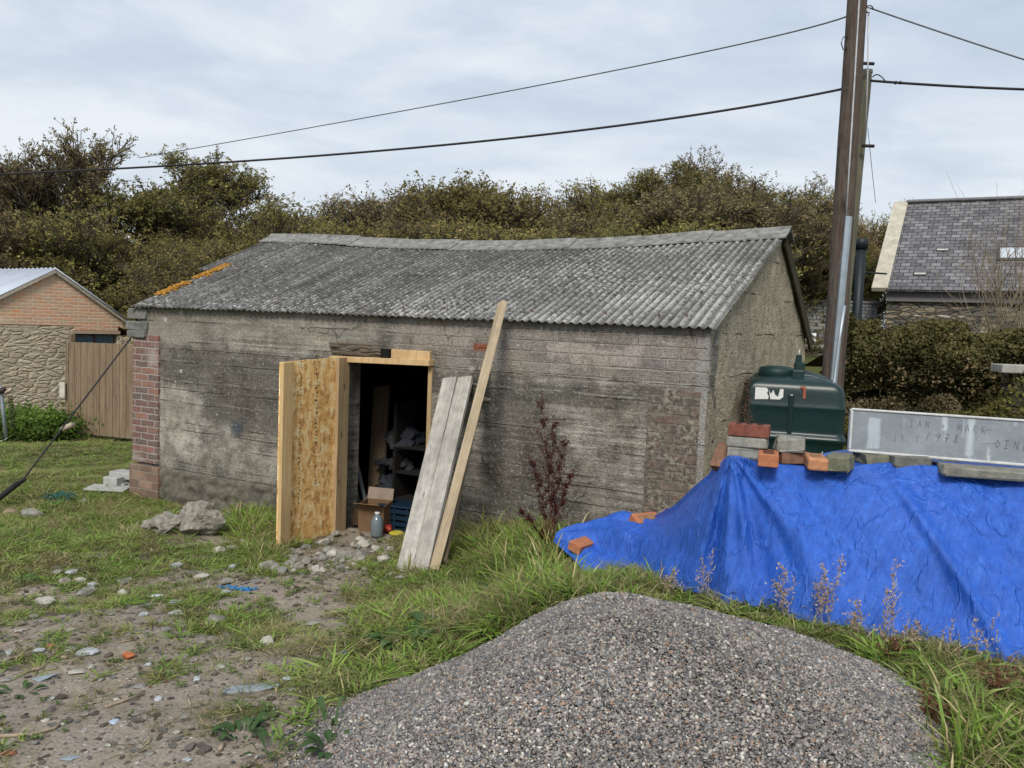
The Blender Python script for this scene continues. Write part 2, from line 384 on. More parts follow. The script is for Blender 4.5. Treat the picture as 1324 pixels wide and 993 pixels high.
TD = [tuft('tuft_dry%d' % i, GDRY, 7, .4, 1, .022, .5, 30+i) for i in range(3)]
SRC = TF+TO+TL+TD
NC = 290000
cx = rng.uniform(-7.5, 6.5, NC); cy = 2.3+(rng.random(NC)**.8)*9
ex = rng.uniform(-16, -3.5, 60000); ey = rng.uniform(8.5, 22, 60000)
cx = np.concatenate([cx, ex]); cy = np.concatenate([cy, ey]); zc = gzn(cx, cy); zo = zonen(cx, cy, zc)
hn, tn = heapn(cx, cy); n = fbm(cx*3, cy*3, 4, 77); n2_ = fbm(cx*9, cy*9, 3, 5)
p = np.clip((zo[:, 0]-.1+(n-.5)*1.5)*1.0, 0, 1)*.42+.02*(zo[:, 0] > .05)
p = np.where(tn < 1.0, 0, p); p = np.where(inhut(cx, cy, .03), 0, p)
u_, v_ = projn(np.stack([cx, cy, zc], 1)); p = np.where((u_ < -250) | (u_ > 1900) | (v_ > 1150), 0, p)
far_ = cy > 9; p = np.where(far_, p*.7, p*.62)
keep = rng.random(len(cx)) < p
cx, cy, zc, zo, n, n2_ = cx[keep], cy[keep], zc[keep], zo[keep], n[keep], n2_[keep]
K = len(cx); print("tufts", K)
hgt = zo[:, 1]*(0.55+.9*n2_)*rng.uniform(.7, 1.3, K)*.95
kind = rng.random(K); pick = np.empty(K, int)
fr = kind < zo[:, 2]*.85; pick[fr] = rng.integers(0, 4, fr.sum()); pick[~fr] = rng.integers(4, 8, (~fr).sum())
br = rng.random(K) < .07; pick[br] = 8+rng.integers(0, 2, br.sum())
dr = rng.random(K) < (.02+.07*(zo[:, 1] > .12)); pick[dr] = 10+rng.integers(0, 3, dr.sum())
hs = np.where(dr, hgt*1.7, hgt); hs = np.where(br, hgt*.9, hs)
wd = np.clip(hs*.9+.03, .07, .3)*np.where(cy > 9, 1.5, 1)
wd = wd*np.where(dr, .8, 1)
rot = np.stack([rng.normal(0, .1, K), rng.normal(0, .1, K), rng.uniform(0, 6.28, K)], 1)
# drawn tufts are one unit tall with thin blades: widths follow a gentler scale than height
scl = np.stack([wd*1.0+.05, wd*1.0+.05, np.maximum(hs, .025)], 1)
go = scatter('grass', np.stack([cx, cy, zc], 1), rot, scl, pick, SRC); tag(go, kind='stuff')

# low leafy weeds as ground cover
WEED = grass_mat("weed_leaf", (.05, .085, .02, 1), (.1, .15, .035, 1), (.17, .21, .06, 1), (.26, .16, .07, 1))
def leafy(name, mat, nl, r0, L, W, up, seed):
    r = random.Random(seed); V = []; Fc = []; H = []; RR = []
    for k in range(nl):
        a = 6.283*k/nl*2.4+r.uniform(-.4, .4); l = L*r.uniform(.5, 1.1); w = W*r.uniform(.7, 1.1)*l/L; e = up*r.uniform(.2, 1.4)
        dr_ = Vector((math.cos(a), math.sin(a), 0)); sd = Vector((-math.sin(a), math.cos(a), 0)); b = len(V); rv = r.random()*.8
        prof = [(0, .12, 0), (.25, .55, .5), (.5, 1, .85), (.8, .7, .85), (1, 0, .6)]
        for (t, ww, z) in prof:
            c = dr_*(r0+l*t)+Vector((0, 0, l*e*z+.004)); jag = 1+r.uniform(-.2, .2)
            V += [c-sd*w*ww*jag/2+Vector((0, 0, .12*w*ww)), c, c+sd*w*ww*jag/2+Vector((0, 0, .12*w*ww))]
            H += [.6+.4*t]*3; RR += [rv]*3
        for q in range(4):
            i = b+q*3; Fc += [(i, i+1, i+4, i+3), (i+1, i+2, i+5, i+4)]
    return V, Fc, {'hgt': ('POINT', H), 'rnd': ('POINT', RR)}
WS = []
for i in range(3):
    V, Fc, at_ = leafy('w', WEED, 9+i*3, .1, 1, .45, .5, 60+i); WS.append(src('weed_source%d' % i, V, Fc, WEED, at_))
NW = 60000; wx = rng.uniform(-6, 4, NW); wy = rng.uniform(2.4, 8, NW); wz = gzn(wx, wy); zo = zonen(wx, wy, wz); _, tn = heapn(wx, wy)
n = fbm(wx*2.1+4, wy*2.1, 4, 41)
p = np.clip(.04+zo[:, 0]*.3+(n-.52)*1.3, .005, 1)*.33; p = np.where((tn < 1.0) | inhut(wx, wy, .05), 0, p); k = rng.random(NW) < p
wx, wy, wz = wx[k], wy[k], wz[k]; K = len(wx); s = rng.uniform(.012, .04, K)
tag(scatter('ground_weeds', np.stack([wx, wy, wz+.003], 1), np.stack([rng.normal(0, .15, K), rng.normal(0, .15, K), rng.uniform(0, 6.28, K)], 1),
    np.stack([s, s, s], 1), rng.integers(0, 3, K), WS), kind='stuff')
print('weeds', K)

# ------------------------------------------------------------------ pebbles
def rock(seed, sub=2, amp=.25, sq=(1, 1, 1), ang=.0):
    bm = bmesh.new(); bmesh.ops.create_icosphere(bm, subdivisions=sub, radius=1)
    off = Vector((seed*3.17, seed*1.3, seed*.7)); r = random.Random(seed)
    cuts = [(Vector((r.gauss(0, 1), r.gauss(0, 1), r.gauss(0, 1))).normalized(), r.uniform(.45, .8)) for _ in range(int(ang))]
    for v in bm.verts:
        nrm = v.co.normalized(); v.co = nrm*(1+amp*mnoise.noise(nrm*1.2+off)+amp*.4*mnoise.noise(nrm*3.1+off))
        for c, d in cuts:
            t = v.co.dot(c)
            if t > d: v.co -= c*(t-d)*.92
        if sub > 2: v.co += nrm*(.05*mnoise.noise(nrm*6+off)+.035*mnoise.noise(nrm*13+off))
        v.co = Vector((v.co.x*sq[0], v.co.y*sq[1], v.co.z*sq[2]))
    V = [v.co.copy() for v in bm.verts]; Fc = [[v.index for v in f.verts] for f in bm.faces]; bm.free(); return V, Fc
g = G("shingle_pebble"); oi = g.n('ShaderNodeObjectInfo').outputs['Random']
c = g.ramp(oi, [(0, (.05, .052, .058)), (.16, (.115, .118, .125)), (.32, (.2, .2, .205)), (.44, (.15, .13, .115)), (.56, (.27, .255, .24)), (.68, (.30, .26, .22)), (.8, (.4, .36, .31)), (.9, (.30, .18, .12)), (.95, (.6, .57, .51)), (1, (.66, .65, .62))], 'CONSTANT')
c = g.mix(g.smooth(g.noise(g.obj(), 2.5, 4, .6), .35, .65, 0., .35), c, (.19, .17, .145, 1)); gp_ = g.n('ShaderNodeNewGeometry').outputs['Position']; c = g.mix(g.smooth(g.noise(gp_, 1.6, 4, .6), .38, .62, .30, .0), c, (.055, .053, .05, 1))
PEB = g.bsdf(c, .62, None, .4)
PS = []
for i in range(7):
    V, Fc = rock(100+i, 2 if i < 4 else 1, .3, (1, .78-.05*(i % 3), .5+.06*(i % 2))); PS.append(src('pebble_source%d' % i, V, Fc, PEB, smooth=True))
NP = 470000
a = rng.uniform(0, 6.283, NP); rr = np.sqrt(rng.random(NP))*1.75
px_ = HEAP.x+rr*np.cos(a)*1.12; py_ = HEAP.y+rr*np.sin(a); hn, tn = heapn(px_, py_)
vis = (py_ < HEAP.y+.75)
u_, v_ = projn(np.stack([px_, py_, surf(px_, py_)], 1))
vis &= (v_ < 1060) & (u_ > 60) & (u_ < 1330)
edge = np.clip((1.07-tn+(fbm(px_*6, py_*6, 3, 8)-.5)*.22)*9, 0, 1)+np.clip((1.26-tn+(fbm(px_*3, py_*3, 3, 18)-.5)*.5)*2, 0, .012)*(px_ < HEAP.x+.3)
k = vis & (rng.random(NP) < edge); px_, py_ = px_[k], py_[k]; K = len(px_); print('pebbles', K)
s = np.clip(rng.lognormal(math.log(.0045), .30, K), .0026, .010)
pz = surf(px_, py_)+s*.35+rng.uniform(0, .010, K)
tag(scatter('gravel', np.stack([px_, py_, pz], 1), np.stack([rng.normal(0, .5, K), rng.normal(0, .5, K), rng.uniform(0, 6.28, K)], 1),
    np.stack([s*1.15]*3, 1), rng.integers(0, 7, K), PS), kind='stuff')
# heap body under the loose pebbles
hx = np.arange(HEAP.x-2.1, HEAP.x+2.1, .03); hy = np.arange(HEAP.y-1.9, HEAP.y+1.9, .03)
HX, HY = np.meshgrid(hx, hy); a, b = HX.ravel(), HY.ravel(); h, t = heapn(a, b); z = gzn(a, b)+np.where(t < 1, h+.002, -.08)
idx = np.arange(len(hx)*len(hy)).reshape(len(hy), len(hx)); Fq = np.stack([idx[:-1, :-1], idx[:-1, 1:], idx[1:, 1:], idx[1:, :-1]], -1).reshape(-1, 4)
Fq = Fq[(t[Fq] < 1.03).all(1)]
g = G("heap_core"); o = g.obj(); vs2 = g.sep(g.vor(o, 85, 'F1', 'Color')); vd2 = g.vor(o, 85)
hc = g.mix(g.smooth(vd2, .25, .6), g.ramp(vs2[0], [(0, (.06, .06, .065)), (.5, (.14, .13, .125)), (1, (.3, .27, .24))]), (.02, .018, .016, 1))
heap = mesh('gravel_heap', np.stack([a, b, z], 1), Fq, g.bsdf(hc, .9, g.bump(vd2, -.01), .2), smooth=True, uv=False)
tag(heap, 'large rounded heap of grey brown shingle in the foreground', 'gravel heap')
# scattered small stones and chips on the bare earth and by the door
g = G("stone_chip"); oi = g.n('ShaderNodeObjectInfo').outputs['Random']
c = g.ramp(oi, [(0, (.20, .165, .13)), (.3, (.3, .26, .22)), (.55, (.38, .35, .31)), (.75, (.38, .36, .33)), (.88, (.5, .49, .46)), (.97, (.36, .16, .09)), (1, (.3, .33, .37))], 'CONSTANT')
c = g.mix(g.smooth(g.noise(g.obj(), 1.5, 6, .7), .3, .7, 0., .35), c, (.30, .26, .21, 1))
CHIP = g.bsdf(c, .85, g.bump(g.noise(g.obj(), 6, 5, .7), .08), .2)
CS = []
for i in range(6):
    V, Fc = rock(200+i, 2, .35, (1, .7, .3+.1*(i % 3)), 6); CS.append(src('chip_source%d' % i, V, Fc, CHIP))
NQ = 90000; qx = rng.uniform(-5.5, 1.5, NQ); qy = rng.uniform(2.3, 9, NQ); qz = gzn(qx, qy); zo = zonen(qx, qy, qz); _, tn = heapn(qx, qy)
n = fbm(qx*1.7, qy*1.7, 3, 55); p = np.clip(.75-zo[:, 0]*1.0+(n-.5)*1.0, 0, 1)*.34*(tn > .97)*(~inhut(qx, qy, 0)); k = rng.random(NQ) < p
qx, qy, qz = qx[k], qy[k], qz[k]; K = len(qx); s = np.clip(rng.lognormal(math.log(.0075), .65, K), .003, .034)*np.where(qy > 5, 1.3, 1)
tag(scatter('small_gravel_chips', np.stack([qx, qy, qz+s*.1], 1), np.stack([rng.normal(0, .2, K), rng.normal(0, .2, K), rng.uniform(0, 6.28, K)], 1),
    np.stack([s]*3, 1), rng.integers(0, 6, K), CS), kind='stuff')
print('chips', K)

# ------------------------------------------------------------------ world and sun
w = bpy.data.worlds.new("World"); scn.world = w; w.use_nodes = True; t = w.node_tree; t.nodes.clear()
class WG(G):
    def __init__(s, tree): s.t = tree
g = WG(t); out = t.nodes.new('ShaderNodeOutputWorld')
SUN_EL, SUN_AZ = R(44), R(-168)     # azimuth clockwise from +Y: behind the camera, to the left
sky = g.n('ShaderNodeTexSky', sky_type='NISHITA', sun_disc=False, sun_elevation=SUN_EL, sun_rotation=SUN_AZ, air_density=1.2, dust_density=2.5, ozone_density=1.5)
skyc = g.mix(1., sky.outputs[0], (.085, .085, .085, 1), 'MULTIPLY')
d = g.n('ShaderNodeTexCoord').outputs['Generated']; s3 = g.sep(d)
zc_ = g.math('ADD', g.math('ABSOLUTE', s3[2]), .16)
pl = g.comb(g.math('DIVIDE', s3[0], zc_), g.math('DIVIDE', s3[1], zc_), 0.)
c1 = g.noise(g.map(pl, (1, 1.3, 1)), .75, 7, .55, .3); c2 = g.noise(g.map(pl, (1, 1.2, 1), (5, 2, 0)), 1.9, 8, .58, .3)
cl = g.math('ADD', g.math('MULTIPLY', c1, .6), g.math('MULTIPLY', c2, .4))
cloud = g.ramp(cl, [(.38, (.43, .51, .63)), (.46, (.52, .60, .72)), (.53, (.66, .725, .81)), (.60, (.78, .82, .87))])
hz = g.smooth(s3[2], .0, .5, 1., 0.)
cloud = g.mix(g.math('MULTIPLY', hz, .55), cloud, (.80, .845, .89, 1))
fin = g.mix(.88, skyc, cloud)
bg = g.n('ShaderNodeBackground', {'Color': fin, 'Strength': 1.14}); t.links.new(bg.outputs[0], out.inputs[0])
sd = bpy.data.lights.new('sun', 'SUN'); sd.energy = 3.3; sd.angle = R(18); sd.color = (1, .95, .87)
so = bpy.data.objects.new('sun', sd); col.objects.link(so)
dirv = Vector((math.sin(SUN_AZ)*math.cos(SUN_EL), math.cos(SUN_AZ)*math.cos(SUN_EL), math.sin(SUN_EL)))
so.rotation_euler = dirv.to_track_quat('Z', 'Y').to_euler(); so.location = (-10, -10, 20)
scn.view_settings.view_transform = 'Standard'; scn.view_settings.look = 'None'; scn.view_settings.exposure = 0

# ------------------------------------------------------------------ hut
hut = empty('concrete_shed', 'low board marked concrete shed with sagging corrugated roof and open doorway', 'shed', HA, HYAW)
dL = hl(443, 560).x; dR = hl(557, 560).x; dT = hl(500, 466).z
print('door', dL, dR, dT)
# front wall material
g = G("board_marked_concrete"); uv = g.uv(); q = g.sep(uv); x, z = q[0], q[1]
big = g.noise(uv, .9, 6, .6); mid = g.noise(uv, 5, 8, .7); fine = g.noise(uv, 60, 5, .7); stk = g.noise(g.map(uv, (.7, 16, 1)), 1.6, 6, .65)
base = g.ramp(g.math('ADD', g.math('MULTIPLY', mid, .5), g.math('MULTIPLY', stk, .5)), [(.37, (.085, .078, .066)), (.5, (.27, .25, .213)), (.62, (.52, .485, .42))])
base = g.mix(g.smooth(big, .43, .6, 0., .75), base, g.mix(g.smooth(mid, .35, .65), (.065, .06, .05, 1), (.24, .22, .185, 1)))
wob = g.math('MULTIPLY', g.math('SUBTRACT', g.noise(uv, 3, 6, .7), .5), .55)
# dark weathered sheet on the left, pale rubbed band low down, pale flaked patches under the eaves
base = g.mix(g.math('MULTIPLY', g.box(uv, -6.3, -3.3, .95, 1.72, .12, wob), .78), base, g.mix(mid, (.045, .04, .035, 1), (.14, .13, .11, 1)))
base = g.mix(g.math('MULTIPLY', g.box(uv, -6.35, -5.55, .45, 1.28, .1, wob), .75), base, g.mix(g.smooth(mid, .35, .65), (.27, .25, .215, 1), (.56, .53, .47, 1)))
base = g.mix(g.math('MULTIPLY', g.box(uv, -5.8, -4.0, .4, .75, .1, wob), .5), base, g.mix(g.smooth(mid, .35, .65), (.2, .185, .155, 1), (.5, .47, .41, 1)))
base = g.mix(g.math('MULTIPLY', g.box(uv, -6.5, -5.65, 1.75, 2.0, .07, wob), .7), base, (.36, .34, .3, 1))
base = g.mix(g.math('MULTIPLY', g.box(uv, -6.5, -3.2, 1.85, 2.3, .1, wob), .5), base, (.27, .245, .21, 1))
base = g.mix(g.math('MULTIPLY', g.box(uv, -1.95, -1.25, .2, 1.55, .16, wob), .55), base, (.05, .047, .042, 1))  # soft shadow right of the leaning boards, painted into the wall colour
base = g.mix(g.math('MULTIPLY', g.box(uv, -3.0, -.5, 1.48, 1.68, .07, wob), .6), base, (.05, .047, .04, 1))
# exposed blockwork under the eaves at the right
bt = g.n('ShaderNodeTexBrick', {'Vector': g.map(g.add(uv, g.comb(g.math('MULTIPLY', wob, .03), g.math('MULTIPLY', wob, .03))), (1, 1, 1), (0, .012, 0)), 'Color1': (.265, .23, .20, 1), 'Color2': (.125, .118, .108, 1), 'Mortar': (.36, .33, .29, 1), 'Scale': 1., 'Mortar Size': .008, 'Mortar Smooth': .5, 'Bias': -.2, 'Brick Width': .235, 'Row Height': .092})
bc = g.mix(g.smooth(mid, .35, .7, 0., .6), bt.outputs[0], (.34, .31, .285, 1))
bmk = g.math('MULTIPLY', g.box(uv, -3.0, -.02, 1.74, 2.4, .05, wob), .85)
base = g.mix(bmk, base, bc); base = g.mix(g.math('MULTIPLY', g.box(uv, -1.4, -.55, 1.84, 2.0, .03, wob), .75), base, g.mix(mid, (.36, .31, .28, 1), (.56, .50, .46, 1))); base = g.mix(g.math('MULTIPLY', g.box(uv, -2.7, -2.2, 1.9, 2.12, .04, wob), .6), base, (.42, .37, .33, 1))
base = g.mix(g.box(uv, -2.12, -1.93, 1.90, 1.965, .012), base, (.27, .085, .045, 1))
base = g.mix(g.math('MULTIPLY', g.box(uv, -.1, .02, .3, 2.1, .03, g.math('MULTIPLY', wob, .15)), .7), base, (.34, .33, .31, 1))
# shutter-board joints
zz_ = g.math('ADD', z, g.math('MULTIPLY', g.math('SUBTRACT', g.noise(uv, 1.5, 5, .6), .5), .05))
fr = g.math('FRACT', g.math('DIVIDE', zz_, .225)); ln = g.math('MULTIPLY', g.smooth(fr, .05, .0), g.smooth(g.noise(uv, 2.2, 3), .45, .62))
fr2 = g.math('FRACT', g.math('DIVIDE', g.math('ADD', zz_, .08), .45)); ln = g.math('MAXIMUM', ln, g.math('MULTIPLY', g.smooth(fr2, .02, 0), g.smooth(g.noise(uv, 1.1, 3), .42, .5)))
ln = g.math('MULTIPLY', ln, g.math('SUBTRACT', 1., bmk))
base = g.mix(g.math('MULTIPLY', ln, .18), base, (.07, .063, .052, 1)); base = g.mix(g.math('MULTIPLY', g.smooth(g.noise(uv, 1.7, 5, .65), .45, .6), .3), base, (.30, .25, .19, 1), 'OVERLAY'); led = g.smooth(g.math('ABSOLUTE', g.math('SUBTRACT', fr, .11)), .05, 0.); base = g.mix(g.math('MULTIPLY', led, g.smooth(g.noise(uv, 4, 4), .45, .6, 0., .35)), base, (.5, .48, .43, 1))
# wandering cracks below the eaves
cr = g.vor(g.add(uv, g.n('ShaderNodeVectorMath', {0: g.noise(uv, 4, 4, .6, 0, True), 1: (.25, .25, 0)}, operation='MULTIPLY').outputs[0]), 1.1, 'DISTANCE_TO_EDGE')
ck = g.math('MULTIPLY', g.smooth(cr, .012, .002), g.smooth(g.noise(uv, .8, 2), .54, .58))
base = g.mix(g.math('MULTIPLY', ck, .6), base, (.03, .027, .024, 1))
# pale lichen discs, aggregate speckle, blue paint blot
lv = g.vor(uv, 3.4, 'F1'); lr = g.sep(g.vor(uv, 3.4, 'F1', 'Color'))
lm = g.math('MULTIPLY', g.smooth(lv, .105, .075), g.smooth(lr[0], .72, .74))
lv2 = g.vor(uv, 9, 'F1'); lr2 = g.sep(g.vor(uv, 9, 'F1', 'Color')); lm = g.math('MAXIMUM', lm, g.math('MULTIPLY', g.smooth(lv2, .13, .08), g.smooth(lr2[0], .86, .88)))
base = g.mix(g.math('MULTIPLY', lm, .8), base, (.52, .51, .47, 1))
ag = g.vor(uv, 75, 'F1'); agc = g.sep(g.vor(uv, 75, 'F1', 'Color'))
base = g.mix(g.math('MULTIPLY', g.smooth(ag, .4, .25), g.math('MULTIPLY', g.smooth(agc[0], .55, .6), .55)), base, g.ramp(agc[1], [(0, (.05, .045, .04)), (.5, (.2, .18, .15)), (1, (.5, .47, .42))]))
pb = hl(307, 553); base = g.mix(g.math('MULTIPLY', g.box(uv, pb.x-.09, pb.x+.07, pb.z-.09, pb.z+.07, .06, g.math('MULTIPLY', wob, .3)), .75), base, (.02, .045, .075, 1))
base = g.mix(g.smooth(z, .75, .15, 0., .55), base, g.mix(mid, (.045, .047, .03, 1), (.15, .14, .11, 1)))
base = g.mix(g.smooth(fine, .45, .7, 0., .5), base, (.04, .036, .03, 1)); base = g.mix(g.smooth(g.noise(uv, 33, 5, .75), .52, .68, 0., .5), base, (.5, .475, .43, 1))
h = g.math('ADD', g.math('MULTIPLY', mid, .6), g.math('ADD', g.math('MULTIPLY', fine, .45), g.math('ADD', g.math('MULTIPLY', g.smooth(ag, .1, .5), .25), g.math('SUBTRACT', g.math('MULTIPLY', stk, .3), g.math('ADD', g.math('MULTIPLY', ln, .45), g.math('MULTIPLY', g.math('MULTIPLY', bt.outputs[1], bmk), .9))))))
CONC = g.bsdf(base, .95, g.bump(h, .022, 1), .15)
# gable wall: sandy rough cast concrete
g = G("rough_cast_concrete"); uv = g.uv(); q = g.sep(uv); x, z = q[0], q[1]
big = g.noise(uv, 1.1, 6, .6); mid = g.noise(uv, 7, 8, .72); fine = g.noise(uv, 48, 6, .75)
base = g.ramp(g.math('ADD', g.math('MULTIPLY', mid, .5), g.math('MULTIPLY', fine, .5)), [(.36, (.13, .11, .075)), (.48, (.40, .345, .25)), (.62, (.68, .60, .45))])
base = g.mix(g.smooth(big, .42, .62, 0., .6), base, g.mix(mid, (.20, .172, .12, 1), (.46, .40, .29, 1)))
ag = g.vor(uv, 34, 'F1'); agc = g.sep(g.vor(uv, 34, 'F1', 'Color'))
base = g.mix(g.math('MULTIPLY', g.smooth(ag, .45, .25), g.math('MULTIPLY', g.smooth(agc[0], .3, .4), .75)), base, g.ramp(agc[1], [(0, (.05, .04, .03)), (.45, (.34, .29, .21)), (1, (.72, .65, .5))]))
fr = g.math('FRACT', g.math('DIVIDE', g.math('ADD', z, g.math('MULTIPLY', g.noise(uv, 2, 4), .05)), .36))
ln = g.math('MULTIPLY', g.smooth(fr, .03, 0), g.smooth(g.noise(uv, 2.5, 3), .5, .62)); base = g.mix(g.math('MULTIPLY', ln, .5), base, (.03, .026, .02, 1))
wv = g.noise(g.map(uv, (9, .5, 1)), 1.5, 4, .6); base = g.mix(g.smooth(wv, .52, .7, 0., .45), base, (.36, .34, .29, 1))
h = g.math('SUBTRACT', g.math('ADD', g.math('MULTIPLY', fine, .8), g.math('MULTIPLY', g.smooth(ag, .1, .5), .4)), ln)
ROUGH = g.bsdf(base, .95, g.bump(h, .03, 1), .12)
def brickmat(name, c1, c2, mortar, dark, bw=.225, rh=.075, ms=.009, worn=.5, off=(0, 0, 0), warp=.014, over=None):
    g = G(name); uv = g.uv(); n = g.noise(uv, 6, 6, .7); f = g.noise(uv, 50, 4, .7)
    wv = g.n('ShaderNodeVectorMath', {0: g.noise(uv, 9, 3, .6, 0, True), 1: (warp, warp, 0)}, operation='MULTIPLY').outputs[0]
    v = g.map(g.add(uv, wv), (1, 1, 1), off)
    b = g.n('ShaderNodeTexBrick', {'Vector': v, 'Color1': (0, 0, 0, 1), 'Color2': (1, 1, 1, 1), 'Mortar': (.5, .5, .5, 1), 'Scale': 1., 'Mortar Size': ms, 'Mortar Smooth': .3, 'Brick Width': bw, 'Row Height': rh})
    c = g.ramp(b.outputs[0], [(0, c1), (.3, dark), (.55, c2), (.8, c1), (1, dark)])
    c = g.mix(g.smooth(n, .4, .72, 0., worn), c, dark)
    c = g.mix(g.smooth(f, .35, .7, 0., .35), c, mortar)
    c = g.mix(b.outputs[1], c, g.mix(g.math('MULTIPLY', n, .6), mortar, dark))
    n2 = g.noise(uv, 1.4, 5, .6); c = g.mix(g.smooth(n2, .55, .7, 0., worn), c, mortar)
    if over: c = g.mix(g.smooth(g.noise(uv, 5, 7, .72), .40, .60, .15, .92), c, g.mix(g.smooth(g.noise(uv, 26, 6, .75), .4, .6), over[0], over[1]))
    h = g.math('ADD', g.math('MULTIPLY', b.outputs[1], -1.), g.math('ADD', g.math('MULTIPLY', f, .5), g.math('MULTIPLY', n, 1.2)))
    return g.bsdf(c, .9, g.bump(h, .012, 1), .2)
BR_PIER = brickmat('pier_brick', (.19, .06, .045, 1), (.26, .11, .075, 1), (.42, .38, .34, 1), (.09, .062, .055, 1), worn=.7, warp=.025)
BR_DIRTY = brickmat('sooty_brick', (.17, .09, .065, 1), (.17, .125, .095, 1), (.17, .155, .13, 1), (.075, .062, .052, 1), worn=.8, warp=.035, over=((.06, .052, .042, 1), (.30, .265, .215, 1)))
BR_GABLE = brickmat('orange_brick', (.74, .28, .13, 1), (.56, .22, .12, 1), (.70, .57, .43, 1), (.50, .36, .25, 1), worn=.7, ms=.014, warp=.03)

def panel(name, us, vs_, fn, mat, parent, skip=None, noise_amp=.006, nrm=(0, -1, 0)):
    """rough sheet over a u/v grid; fn(u,v)->xyz"""
    V = []; nu, nv = len(us), len(vs_); N_ = Vector(nrm)
    for v in vs_:
        for u in us:
            p = Vector(fn(u, v)); k = mnoise.noise(p*3.1)*.6+mnoise.noise(p*9.7)*.4
            V.append(p+N_*k*noise_amp*2)
    Fc = [(j*nu+i, j*nu+i+1, (j+1)*nu+i+1, (j+1)*nu+i) for j in range(nv-1) for i in range(nu-1)
          if not (skip and skip((us[i]+us[i+1])/2, (vs_[j]+vs_[j+1])/2))]
    me_o = mesh(name, V, Fc, mat, parent, smooth=True); return me_o
def lins(a, b, step): n = max(1, round((b-a)/step)); return [a+(b-a)*i/n for i in range(n+1)]
PLV = .40   # top of the rough footing at the left end
us = lins(-HL, dL, .05)[:-1]+lins(dL, dR, .05)[:-1]+lins(dR, 0, .05)
vs_ = lins(.36, dT, .05)[:-1]+lins(dT, EAVE+.022, .05)
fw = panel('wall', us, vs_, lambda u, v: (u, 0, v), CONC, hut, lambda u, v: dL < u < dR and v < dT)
bm = bmesh.new(); W_ = .24   # wall thickness seen in the door reveal, end caps and inner leaf
for (a, b, c, d_) in ((-HL+.001, dL-.001, .02, EAVE-.002), (dR+.001, -.001, -.1, EAVE-.002), (dL-.001, dR+.001, dT+.001, EAVE-.003)):
    bx(bm, (b-a, W_, d_-c), ((a+b)/2, W_/2+.012, (c+d_)/2))
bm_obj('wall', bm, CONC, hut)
gx_ = lambda y: EAVE+.05+(RIDGE-EAVE-.09)*(y/(HW*HF)) if y < HW*HF else RIDGE-.04-(RIDGE-EAVE-.04)*((y-HW*HF)/(HW*(1-HF)))
ts = lins(0, 1, .02)
panel('gable_wall', lins(0, HW, .05), ts, lambda u, t: (0, u, -.1+(gx_(u)-.03+.1)*t), ROUGH, hut, nrm=(1, 0, 0), noise_amp=.010)
panel('gable_wall', lins(0, HW, .2), lins(0, 1, .1), lambda u, t: (-HL, u, -.3+(gx_(u)-.03+.3)*t), ROUGH, hut, nrm=(-1, 0, 0))
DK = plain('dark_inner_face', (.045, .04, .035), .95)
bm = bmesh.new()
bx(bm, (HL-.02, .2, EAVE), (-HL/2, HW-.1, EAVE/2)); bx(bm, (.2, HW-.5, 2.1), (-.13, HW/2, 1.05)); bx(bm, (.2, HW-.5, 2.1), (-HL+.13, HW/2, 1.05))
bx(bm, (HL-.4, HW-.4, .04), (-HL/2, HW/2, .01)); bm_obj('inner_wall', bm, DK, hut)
# footing: coarse rubble concrete standing slightly proud, top edge rising to the left
FT = plain('rubble_concrete', (.2, .185, .15), .95, .45, 14, .03, .1)
def foot(a, b):
    us = lins(a, b, .035); vs_ = lins(-.3, .37, .035)
    V = []; nu = len(us)
    for v in vs_:
        for u in us:
            p = Vector((u, 0, v)); k = abs(mnoise.noise(p*7))*.09+mnoise.noise(p*21)*.03
            V.append((u, .0-.01-k*(1 if v < .35 else .0)+(.02 if v > .35 else 0), v-(.02*mnoise.noise(p*5) if v > .3 else 0)))
    Fc = [(j*nu+i, j*nu+i+1, (j+1)*nu+i+1, (j+1)*nu+i) for j in range(len(vs_)-1) for i in range(nu-1)]
    return mesh('footing', V, Fc, FT, hut, smooth=True)
foot(-HL+.1, dL); foot(dR, -.0)
# left brick pier: hanging upper part, wider lower part, grey blocks on top
def pier(name, x0, x1, z0, z1, depth, mat, out=.02):
    b = boxo(name, (x1-x0, depth, z1-z0), ((x0+x1)/2, depth/2-out, (z0+z1)/2), mat, hut, bev=.006); return b
pl_, pr_ = hl(174, 500).x, hl(207, 500).x
pier('brick_pier', pl_, pr_, .39, 1.86, .3, BR_PIER, .03)
pier('brick_pier', pl_-.01, pr_+.05, -.2, .36, .3, brickmat('pale_brick', (.26, .15, .1, 1), (.3, .2, .14, 1), (.3, .26, .21, 1), (.12, .07, .05, 1), worn=.5, rh=.1), .06)
GB = plain('grey_block', (.17, .17, .155), .95, .35, 9, .01, .1)
for k, (a, b, zz1) in enumerate(((-.03, .10, 2.16), (-.02, .13, 2.02), (.0, .10, 1.93))):
    boxo('block', (.2+b-a, .3, .12-.02*k), (pl_+.08+a, .13-.02*k, zz1-.065), GB, hut, bev=.012, wob=.004)
# right brick pier, flush, sooty
ra, rb = hl(836, 560).x, hl(903, 560).x
pier('brick_pier', ra, rb, -.1, 1.68, .2, BR_DIRTY, .009)
